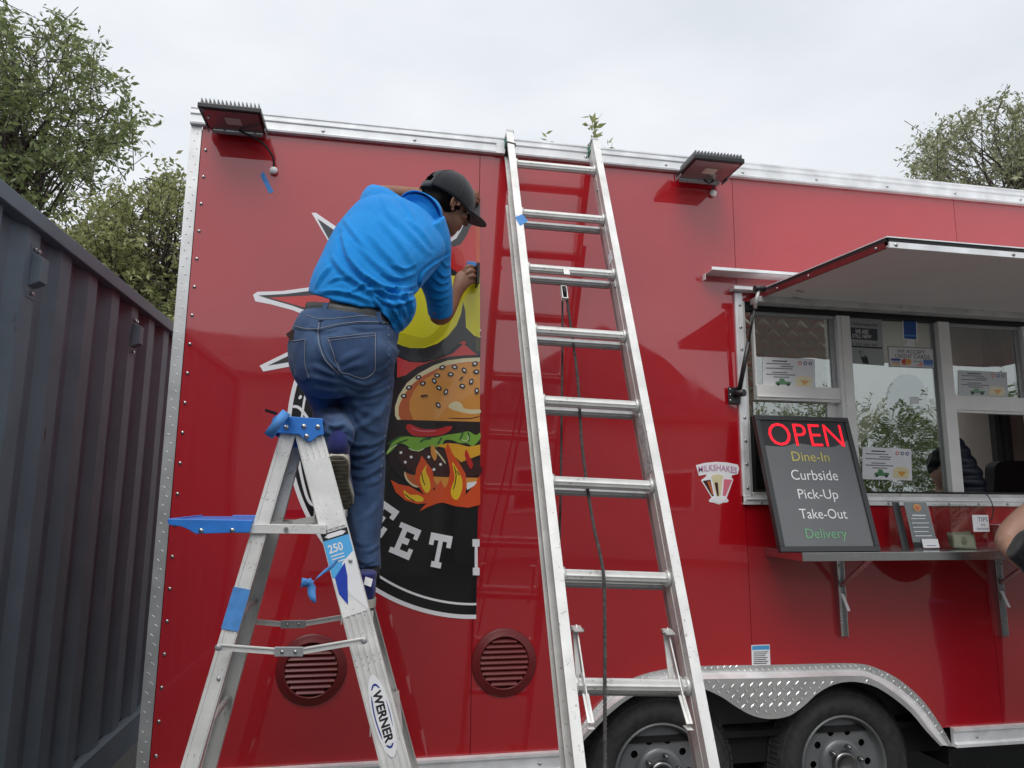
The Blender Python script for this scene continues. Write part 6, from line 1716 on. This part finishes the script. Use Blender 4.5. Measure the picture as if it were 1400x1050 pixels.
# crown of the cap: dome cut at the band line, with an arched gap at the back
cap_v = []; cf_ = []
nu, nv = 48, 18
def capP(i, j, s=1.0):
    th = 2*math.pi*i/nu; ph = (j/nv)*math.pi/2
    r = math.cos(ph); low = -.006 + .0*math.cos(th)
    a, b, c = .107*s, .092*s, .118*s
    pz = math.sin(ph)
    bulge = 1 + .035*math.sin(2*ph)
    return H(-.002 + a*r*math.cos(th)*bulge, b*r*math.sin(th)*bulge, -.004 + c*pz - .010*(1-pz)*math.cos(th)*1.0)
mb = MB(); vs = [capP(i, j) for j in range(nv+1) for i in range(nu)] ; fs = []
for j in range(nv):
    for i in range(nu):
        th = 2*math.pi*(i+.5)/nu - math.pi; th = (th + math.pi) % (2*math.pi) - math.pi
        # th = 0 is the front here, the back gap sits at +-pi
        q = abs((2*math.pi*(i+.5)/nu) - math.pi)
        if j < 6 and q < .42*math.sqrt(max(0, 1-(j/6)**2)): continue
        fs.append((j*nu+i, j*nu+(i+1) % nu, (j+1)*nu+(i+1) % nu, (j+1)*nu+i))
capo = mb.add(vs, fs, True).build('baseball_cap', M['cap'], man)
sol = capo.modifiers.new('thick', 'SOLIDIFY'); sol.thickness = .003; sol.offset = -1
MB().ell(H(-.002,0,.116), (Fh*.008, Sh*.008, Uh*.005), 12, 8).build('cap_button', M['cap'], capo)
for k in range(3):                                       # panel seams
    th = rad(30 + 60*k)
    pts = []
    for t in range(-17, 18):
        ph = math.pi/2 - abs(t)/18*math.pi/2; tt = th if t >= 0 else th + math.pi; r = math.cos(ph); pz = math.sin(ph); bl = 1 + .035*math.sin(2*ph)
        pts.append(H(-.002 + .1077*r*math.cos(tt)*bl, .0927*r*math.sin(tt)*bl, -.0038 + .1185*pz - .010*(1-pz)*math.cos(tt)))
    MB().tube(pts, .0011, 6).build('cap_seam', M['cap_l'], capo)
mb = MB(); pts = []                                      # strap across the gap
for i in range(13):
    th = math.pi + (i-6)/6*.50; pts.append((H(-.002 + .109*math.cos(th), .094*math.sin(th), -.004), H(-.002 + .109*math.cos(th), .094*math.sin(th), .018)))
vs = [p for ab in pts for p in ab]
mb.add(vs, [(2*i, 2*i+2, 2*i+3, 2*i+1) for i in range(12)], True); so = mb.build('cap_strap', M['cap_l'], capo); sol = so.modifiers.new('thick', 'SOLIDIFY'); sol.thickness = .003
vs = []; nb = 24                                         # curved brim
for j in range(9):
    for i in range(nb+1):
        th = (i/nb - .5)*2*1.15; t = j/8
        f = .100*math.cos(th) + t*.072*max(0, math.cos(th*1.25))**.55; s_ = .090*math.sin(th)*(1 - .10*t)
        vs.append(H(f+.004, s_, .004 - .006*(s_/.08)**2*1.4 + .004*t))
br_ = MB().add(vs, [(j*(nb+1)+i, j*(nb+1)+i+1, (j+1)*(nb+1)+i+1, (j+1)*(nb+1)+i) for j in range(8) for i in range(nb)], True).build('cap_brim', M['cap_l'], capo)
sol = br_.modifiers.new('thick', 'SOLIDIFY'); sol.thickness = .004
MB().tube([P(462,594,.80), P(462,600,.81), P(462,610,.815), P(462,620,.81)], [.036,.035,.033,.031], 16).build('sock', M['shoe_blue'], man)
MB().tube([P(503,778,.68), P(503,788,.69), P(503,795,.70)], [.036,.036,.036], 16).build('sock', M['void'], man)
# squeegee held in the right hand
sqg = MB().box((P(651,377,.03).x-.004, -.085, P(651,392,.03).z), (P(651,377,.03).x+.008, -.012, P(651,364,.03).z)).build('squeegee', M['blackpl'], bevel=.002); tag(sqg, 'small black squeegee gripped in the man\'s right hand', 'squeegee')
sb2_ = MB().box((P(638,362,.03).x, -.05, P(640,362,.03).z-.012), (P(650,362,.03).x, -.012, P(640,359,.03).z)).build('squeegee_felt', M['tape'], sqg, bevel=.002)
def shoe(name, heel, toe, nrm_, label=None):
    heel, toe, nrm_ = V(heel), V(toe), V(nrm_); ln = (toe - heel); Lh = ln.length; e = ln.normalized(); nrm_ = (nrm_ - e*nrm_.dot(e)).normalized(); s = e.cross(nrm_)
    fr = lambda a, b, h=0.0: heel + e*a*Lh + s*b + nrm_*h
    half = [(0,.012),(.03,.024),(.10,.033),(.25,.035),(.42,.033),(.58,.040),(.72,.046),(.84,.042),(.94,.028),(1.0,.010)]
    out_ = cat([(a, b) for a, b in half] + [(a, -b) for a, b in half[::-1]], True, 4)
    so = MB().loops([out_], fr, -.012, .012).build(name, M['sole'], man, bevel=.003)
    inn = [(.5 + (a-.5)*.95, b*.88) for a, b in out_]
    MB().loops([inn], fr, .0115, .0145).build('outsole', M['sole_dk'], so)
    mb = MB()
    for i in range(15):                                   # tread bars
        a = .05 + i*.062; w_ = max(.004, np.interp(a, [p[0] for p in half], [p[1] for p in half])*.82)
        mb.hexa([fr(a,-w_,.014), fr(a+.040,-w_,.014), fr(a+.040,w_,.014), fr(a,w_,.014), fr(a+.006,-w_,.018), fr(a+.034,-w_,.018), fr(a+.034,w_,.018), fr(a+.006,w_,.018)])
    mb.build('tread_bars', M['sole_dk'], so)
    up = MB(); rs = []
    for a, w_, h in [(.0,.020,.045),(.06,.030,.062),(.16,.033,.070),(.30,.033,.066),(.45,.034,.052),(.60,.040,.042),(.75,.044,.034),(.88,.038,.028),(.98,.018,.020)]:
        rs.append((fr(a, 0, -.012 - h*.42), s*w_, nrm_*h*.62, .85))
    loft(up, rs, 22)
    up.cyl(fr(.15,0,-.05), fr(.13,0,-.088), .033, .034, 20)
    skin_object('shoe_upper', remesh(up, .004, 3), M['shoe_blue'], so)
    return so, fr
hl, tl = P(461,619,.835), P(464,702,.640)
nv_ = V((0,-1,-.9)); shL, frL = shoe('shoe', hl, tl, nv_)
hr = P(501,812,.79); hr.z = 1.146 + .020; tr2 = hr + V((-.045, .285, 0)); shR, frR = shoe('shoe', hr, tr2, (0,0,-1))
hb_ = P(501,790,.80)
fr = frame(P(497.5,799,.805), V((.75,-.1,-.25)).normalized(), V((.2,.1,1)).normalized())
lb = rect('heel_label', fr, 0, 0, .022, .022, M['paper'], shR, .004, .006)

# ================================================================== server inside, customer at the right edge
M['puffer'] = mat('navy_quilted_nylon', (.006,.011,.028), .4, 0, bump=.0006, bscale=60)
def shift_me(me):
    for v in me.vertices: v.co.x += DX
    return me
DX = P(1340,625,-.27).x - 2.823
sv_ = thing('person', (2.62+DX, .48, .5), 'person in a navy puffer jacket bending behind the serving window', 'person')
pb = MB()
torso = [(2.50,.55,1.05,.20,.15),(2.52,.52,1.35,.22,.16),(2.56,.48,1.60,.23,.17),(2.52,.42,1.78,.20,.15),(2.44,.34,1.90,.12,.11)]
loft(pb, [(V((x,y,z)), V((w_,0,0)), V((0,dd,0))) for x,y,z,w_,dd in torso], 24)
pb.tube([V((2.60,.40,1.80)), V((2.68,.34,1.71)), V((2.725,.30,1.58)), V((2.735,.27,1.46)), V((2.72,.20,1.36))], [.115,.112,.102,.092,.07], 18)
pb.tube([V((2.34,.40,1.74)), V((2.26,.30,1.60)), V((2.25,.22,1.46)), V((2.3,.14,1.36))], [.105,.098,.088,.07], 18)
pm_ = remesh(pb, .010, 4)
n = len(pm_.vertices)
for v in pm_.vertices:                                     # quilted baffles
    v.co += v.normal * (.010*abs(math.sin(v.co.z*math.pi/.055 + .6*noise.noise(v.co*5))) - .004)
sbd = MB(); sbd.ell(V((2.40,.28,2.0)), (V((.075,0,.0)), V((0,.09,0)), V((0,0,.11))), 18, 12); sbd.tube([V((2.46,.40,1.86)), V((2.41,.31,1.97))], [.055,.055], 12); sbd.ell(V((2.38,.375,1.985)), (V((.012,0,0)), V((0,.02,0)), V((0,0,.02))), 8, 6)
sbd.tube([V((2.70,.34,1.60)), V((2.735,.27,1.46)), V((2.70,.17,1.37)), V((2.66,.12,1.36))], [.05,.045,.035,.03], 12)
loft(sbd, [(V((x,y,z)), V((w_*.8,0,0)), V((0,dd*.8,0))) for x,y,z,w_,dd in torso], 18)
for i in range(5):
    sbd.tube([V((2.655+i*.012,.125,1.36)), V((2.645+i*.013,.09,1.365)), V((2.64+i*.013,.065,1.352))], [.009,.008,.007], 8)
sb0 = skin_object('body', shift_me(remesh(sbd, .008, 3)), M['skin'], sv_)
skin_object('puffer_jacket', shift_me(pm_), M['puffer'], sv_)
hh_ = MB().ell(V((2.405+DX,.258,2.00)), (V((.088,0,.0)), V((0,.095,0)), V((0,0,.125))), 18, 12).build('hair', M['hair'], sv_)
# padded chair back inside
ch = thing('office_chair', (3.1, .75, .5), 'rounded black chair back behind the right serving opening', 'chair')
c0 = P(1400, 655, -.75); x_l = P(1347, 655, -.75).x; z_t = P(1385, 631, -.75).z; 
out_ = cat([(x_l, c0.z-.25), (x_l-.002, z_t-.10), (x_l+.03, z_t-.015), (x_l+.15, z_t), (x_l+.42, z_t), (x_l+.50, z_t-.03), (x_l+.52, z_t-.12), (x_l+.5, c0.z-.25)], True, 5)
MB().loops([out_], lambda a, b, h: V((a, .75 - h, b)), 0, .07).build('chair_back', M['black'], ch, bevel=.02, segs=3)
MB().box((x_l+.05, .55, 1.05), (x_l+.47, .95, 1.12)).build('chair_seat', M['black'], ch, bevel=.02)
MB().box((x_l+.22, .80, 1.1), (x_l+.30, .82, c0.z-.1)).build('chair_stem', M['void'], ch); MB().cyl((x_l+.26,.75,.5), (x_l+.26,.75,1.06), .03).build('chair_column', M['void'], ch)

cu = thing('person', (3.35, -.62, 0), 'customer at the right edge resting a bare elbow on the shelf, black short sleeve', 'person')
cb = MB()
E_ = P(1372, 742, .30)                                      # elbow on the shelf
S_ = V((E_.x+.40, -.42, 1.38 - .14)); S_ = P(1470, 800, .42)
W_ = P(1440, 678, .28)
SH = V((3.52, -.62, 1.38))
plimb(cb, [(1500,800,.50,30,.06),(1450,787,.46,27,.055),(1410,767,.42,22,.050),(1388,752,.38,19,.046),(1375,743,.33,15,.040)], (0,1,0), 4, 20)
plimb(cb, [(1374,744,.30,15,.042),(1383,728,.29,19,.046),(1405,706,.28,19,.044),(1430,684,.27,14,.034),(1450,668,.26,11,.028)], (0,1,0), 4, 20)
Wp = P(1450,668,.26); cb.ell(Wp + V((.05,0,.035)), (V((.05,0,.03)), V((0,.018,0)), V((-.02,0,.03))), 14, 8)
for i in range(5): cb.tube([Wp + V((.07,-.02+.012*i,.05)), Wp + V((.11,-.02+.012*i,.07)), Wp + V((.13,-.02+.012*i,.05))], [.009,.008,.007], 8)
Sp = P(1500,805,.48)
px0 = Sp.x + .30
loft(cb, [(V((px0+.12,-.66,z)), V((w_,0,0)), V((0,dd,0))) for z, w_, dd in ((.80,.17,.12),(1.0,.16,.11),(1.2,.18,.12),(1.36,.19,.11),(1.43,.10,.08),(1.50,.055,.055),(1.56,.055,.055))], 20)
cb.tube([Sp, V((px0,-.62,1.34))], [.062,.07], 14)
cb.ell(V((px0+.10,-.62,1.64)), (V((.078,0,0)), V((0,.095,0)), V((0,0,.115))), 20, 14); cb.ell(V((px0+.10,-.525,1.63)), (V((.014,0,0)), V((0,.02,0)), V((0,0,.022))), 10, 8)
for sx in (.03, .21): cb.tube([V((px0+sx,-.66,.85)), V((px0+sx,-.65,.48)), V((px0+sx,-.67,.10))], [.09,.06,.042], 14)
skin_object('body', remesh(cb, .0065, 4), M['skin_light'], cu)
tb_ = MB(); loft(tb_, [(V((px0+.12,-.66,z)), V((w_,0,0)), V((0,dd,0))) for z, w_, dd in ((.84,.19,.14),(1.0,.18,.13),(1.2,.20,.135),(1.36,.21,.125),(1.44,.11,.09))], 20)
plimb(tb_, [(1560,770,.58,48,.10),(1500,800,.52,44,.085),(1450,788,.48,37,.078),(1412,757,.46,32,.066),(1389,743,.44,27,.058)], (0,1,0), 4, 20, False)
tm = remesh(tb_, .009, 4); fold_mesh(tm, [([(1395,745),(1410,765),(1430,780)], 3, .004)], .003, 12); skin_object('t_shirt', tm, fabric('black_cotton', (.008,.009,.012), (.014,.015,.02), 8), cu)
tr_ = MB()
for sx in (.03, .21): tr_.tube([V((px0+sx,-.66,.92)), V((px0+sx,-.65,.5)), V((px0+sx,-.67,.06))], [.11,.085,.07], 16)
tr_.ell(V((px0+.12,-.66,.90)), (V((.18,0,0)), V((0,.13,0)), V((0,0,.10))), 18, 10)
skin_object('trousers', remesh(tr_, .012, 4), M['denim_d'], cu)
for sx in (.03, .21): 
    MB().box((px0+sx-.05, -.72, 0), (px0+sx+.05, -.45, .07)).build('shoe', M['black'], cu, bevel=.02)
MB().ell(V((px0+.10,-.635,1.675)), (V((.084,0,0)), V((0,.09,0)), V((0,0,.105))), 18, 12).build('hair', M['hair'], cu)

# ================================================================== trees
def leaves(sprigs, size, mat_, name, parent, per=16, seed=1, length=.7, droop=.3):
    """sprigs: list of start points and directions; leaves alternate along each"""
    rg = np.random.default_rng(seed); VS = []; n_sp = len(sprigs)
    stems = MB()
    for (c, d) in sprigs:
        c = np.array(c); d = np.array(d); L_ = length * rg.uniform(.6, 1.3); nl = int(per * rg.uniform(.7, 1.3))
        t = np.linspace(.05, 1, nl); bend = rg.normal(0, .12, 3)
        pos = c + np.outer(t*L_, d) + np.outer(t*t*L_, np.array([bend[0], bend[1], -droop*.5 + bend[2]]))
        side = rg.normal(0, 1, (nl, 3)); side -= np.outer(side @ d, d); side /= np.linalg.norm(side, axis=1)[:,None]
        ld = side*.8 + d*.55 + np.array([0, 0, -.15]) + rg.normal(0, .2, (nl, 3)); ld /= np.linalg.norm(ld, axis=1)[:,None]
        up = np.cross(ld, rg.normal(0, 1, (nl, 3))); up /= np.linalg.norm(up, axis=1)[:,None]; wd_ = np.cross(ld, up)
        s = size * rg.uniform(.65, 1.25, (nl, 1))
        a = pos; b = pos + ld*s*.45 + wd_*s*.20 + up*s*.03; e = pos + ld*s; f = pos + ld*s*.45 - wd_*s*.20 + up*s*.03
        VS.append(np.stack([a, b, e, f], 1).reshape(-1, 3))
    V_ = np.concatenate(VS); nlf = len(V_)//4
    org = V(V_.mean(0).tolist()); V_ = V_ - np.array(org)
    me = bpy.data.meshes.new(name); me.vertices.add(len(V_)); me.vertices.foreach_set('co', V_.astype('f').ravel())
    idx = np.arange(nlf)*4
    tri = np.stack([idx, idx+1, idx+2, idx, idx+2, idx+3], 1).reshape(-1)
    me.loops.add(nlf*6); me.loops.foreach_set('vertex_index', tri.astype('i'))
    me.polygons.add(nlf*2); me.polygons.foreach_set('loop_start', (np.arange(nlf*2)*3).astype('i'))
    try: me.polygons.foreach_set('loop_total', np.full(nlf*2, 3, 'i'))
    except Exception: pass
    me.materials.append(mat_); me.update(calc_edges=True); me.validate()
    o = bpy.data.objects.new(name, me); link(o, parent, org); tag(o, kind='stuff'); return o
def tree(name, label, poly, dmin, dmax, base, n, size, m_, seed, per=16, length=.7, droop=.3, tops=True, hub=None, rt=.16):
    """poly: crown outline (in metres at mean distance, given through photo pixels for those in view)"""
    rg = random.Random(seed)
    t = thing(name, base, label, 'tree')
    base = V(base); xs = [p[0] for p in poly]; ys = [p[1] for p in poly]
    sp = []; ends = []
    hub = V(hub)
    while len(sp) < n:
        x, y = rg.uniform(min(xs), max(xs)), rg.uniform(min(ys), max(ys))
        if not inside(poly, x, y): continue
        # clumpy: reject by low frequency noise
        if noise.noise(V((x*.022, y*.022, seed))) < -.08 and rg.random() < .85: continue
        d = rg.uniform(dmin, dmax); p = P(x, y, -d)
        out_ = (p - hub).normalized(); q = V((rg.gauss(0,.45), rg.gauss(0,.45), rg.gauss(.25,.4))) + out_*.8; q.normalize()
        st = p - q*length*.8
        sp.append((tuple(st), tuple(q)))
        if len(sp) % 9 == 0: ends.append(st)
    leaves(sp, size, m_, 'crown', t, per, seed, length, droop)
    tm_ = MB()
    tm_.tube([base, base.lerp(hub, .35) + V((.1,.05,0)), base.lerp(hub, .7) - V((.08,0,0)), hub], [rt, rt*.8, rt*.6, rt*.4], 12)
    tm_.build('trunk', M['bark'], t)
    lb_ = MB()
    for e in ends:
        s0 = base.lerp(hub, rg.uniform(.55, 1)); mid = s0.lerp(e, .5) + V((rg.gauss(0,.2), rg.gauss(0,.2), rg.uniform(0,.4)))
        lb_.tube([V(q) for q in cat([tuple(s0), tuple(mid), tuple(e)], False, 4)], [rt*.22 - rt*.19*i/8 for i in range(9)], 5)
    for (s0, q) in sp: 
        a = V(s0); lb_.tube([a - V(q)*.25, a, a + V(q)*length*.8], [.008, .006, .003], 3, caps=False)
    tag(lb_.build('branches', M['bark'], t), kind='stuff')
    return t
tree('leafy_tree', 'large dark green tree rising behind the container at the upper left',
     [(-90,-70),(-20,-30),(0,2),(14,14),(30,24),(62,18),(95,18),(112,26),(118,48),(138,52),(146,78),(148,96),(172,104),(172,128),(188,132),(196,160),(186,182),(205,196),(222,210),(205,216),(182,214),(160,222),(148,240),(152,262),(128,262),(104,280),(84,300),(60,320),(-90,330)],
     6.5, 10.5, (P(20,400,-8.5).x, 8.5, 0), 760, .115, M['leaf_dark'], 3, per=17, length=.75, hub=P(20,190,-8.5))
tree('leafy_tree', 'lighter olive green tree between the container and the trailer corner',
     [(60,320),(100,296),(122,280),(150,262),(160,250),(176,258),(186,270),(196,262),(208,240),(222,226),(240,228),(252,240),(300,250),(300,440),(200,460),(90,400)],
     5.0, 8.0, (P(215,400,-6.5).x, 6.5, 0), 1050, .085, M['leaf_olive'], 5, per=16, length=.5, droop=.1, hub=P(210,380,-6.5), rt=.11)
tree('leafy_tree', 'grey green willow like tree above the roof at the right edge',
     [(1520,60),(1420,112),(1395,122),(1372,126),(1345,132),(1322,140),(1300,152),(1282,166),(1278,178),(1262,184),(1244,196),(1238,214),(1236,228),(1250,236),(1246,250),(1280,270),(1520,330)],
     6.5, 10.5, (P(1400,400,-8.5).x, 8.5, 0), 850, .10, M['leaf_grey'], 9, per=17, length=.7, droop=.25, hub=P(1400,250,-8.5))
# thin sapling whose tips look over the roof behind the ladder
sap = thing('sapling', (P(812,200,-3.4).x, 3.4, 0), 'thin sapling whose leafy tips show over the trailer roof behind the ladder', 'tree')
sp = []; st = MB()
for x, y0, y1, dx in ((812,214,172,-1),(770,214,198,6),(784,216,200,-5),(829,220,196,8),(842,222,212,12),(716,202,195,8),(755,206,194,-4),(873,228,218,5),(835,222,205,2),(800,214,200,3)):
    a, b = P(x, y0+25, -3.4), P(x+dx, y1, -3.4); sp.append((tuple(P(x, y1+24, -3.4)), tuple((b-a).normalized())));
    st.tube([V((P(812,200,-3.4).x, 3.4, 2.4)), a - V((0,0,.15)), a, b], [.012,.008,.006,.002], 5)
for k_, (s_, d_) in enumerate(sp):
    Ls = (P(0,0,0)-P(0,0,0)).length
leaves([(s_, d_) for s_, d_ in sp], .085, M['leaf_olive'], 'foliage', sap, 11, 21, .20, .0)
leaves([sp[0], sp[0]], .11, M['leaf_olive'], 'foliage', sap, 11, 22, .27, .0)
st.tube([V((P(812,200,-3.4).x, 3.4, 0)), V((P(812,200,-3.4).x+.05, 3.4, 1.2)), V((P(812,200,-3.4).x, 3.4, 2.4))], [.03,.022,.012], 8)
st.build('stem', M['bark'], sap)

# ================================================================== the other side of the lot, seen only as reflections
M['siding'] = mat('pale_siding', (.42,.41,.40), .7, 0, var=.08, vscale=3)
M['roofing'] = mat('grey_shingles', (.17,.17,.175), .85, 0, var=.3, vscale=8)
def house(loc, w_, d_, h, ridge, label, gable='x'):
    t = thing('house', loc, label, 'house'); x, y, _ = loc
    MB().box((x-w_/2, y-d_/2, 0), (x+w_/2, y+d_/2, h)).build('wall', M['siding'], t)
    v = [V((x-w_/2-.3, y-d_/2-.3, h+.001)), V((x+w_/2+.3, y-d_/2-.3, h+.001)), V((x+w_/2+.3, y+d_/2+.3, h+.001)), V((x-w_/2-.3, y+d_/2+.3, h+.001))]
    if gable == 'y': r_ = [V((x, y-d_/2-.3, h+ridge)), V((x, y+d_/2+.3, h+ridge))]; f = [(0,1,2,3),(0,4,5,3),(1,2,5,4),(0,1,4),(3,5,2)]
    else: r_ = [V((x-w_/2-.3, y, h+ridge)), V((x+w_/2+.3, y, h+ridge))]; f = [(0,1,2,3),(0,1,5,4),(3,4,5,2),(0,4,3),(1,2,5)]
    MB().add(v + r_, f).build('roof', M['roofing'], t)
    for i in range(max(2, int(w_/2.6))):
        xx = x - w_/2 + (i+.5)*w_/max(2, int(w_/2.6))
        wn = MB().box((xx-.5, y+d_/2+.01, 1.0), (xx+.5, y+d_/2+.05, 2.1)).build('window', M['white'], t); MB().box((xx-.42, y+d_/2+.051, 1.08), (xx+.42, y+d_/2+.06, 2.02)).build('pane', M['blackpl'], wn)
house((-4.5, -13.5, 0), 11, 6, 3.6, 1.5, 'long low house across the lot, reflected in the left of the red wall')
house((5.2, -16.5, 0), 7, 7, 3.4, 2.0, 'gabled house across the lot, reflected in the middle of the red wall', 'y')
def back_tree(x, y, h, r, seed, label):
    rg = random.Random(seed); t = thing('leafy_tree', (x, y, 0), label, 'tree', 'trees across the lot')
    sp = []
    for i in range(620):
        q = V((rg.gauss(0,1), rg.gauss(0,1), rg.gauss(0,1))).normalized() * rg.uniform(.35, 1)**.6
        p = V((x, y, h*.6)) + V((q.x*r, q.y*r, q.z*h*.42)); sp.append((tuple(p), tuple((q + V((0,0,.3))).normalized())))
    leaves(sp, .11, M['leaf_dark'], 'crown', t, 30, seed, .9, .3)
    MB().tube([V((x,y,0)), V((x+.1,y,h*.3)), V((x,y,h*.7))], [.2,.14,.06], 10).build('trunk', M['bark'], t)
for i, (x, y, h, r, lb) in enumerate(((11.5,-16,3.7,2.2,'smallest dark tree across the lot, reflected in the centre pane'),(15,-18,4.4,2.8,'second dark tree across the lot, reflected right of the smallest'),(20,-17,4.6,2.9,'third dark tree across the lot, reflected in the right pane'),(25,-20,5.4,3.4,'widest dark tree across the lot, at the far right of the row'),(-14,-16,6.5,3.0,'tall dark tree at the left end of the lot opposite'))):
    back_tree(x, y, h, r, 40+i, lb)
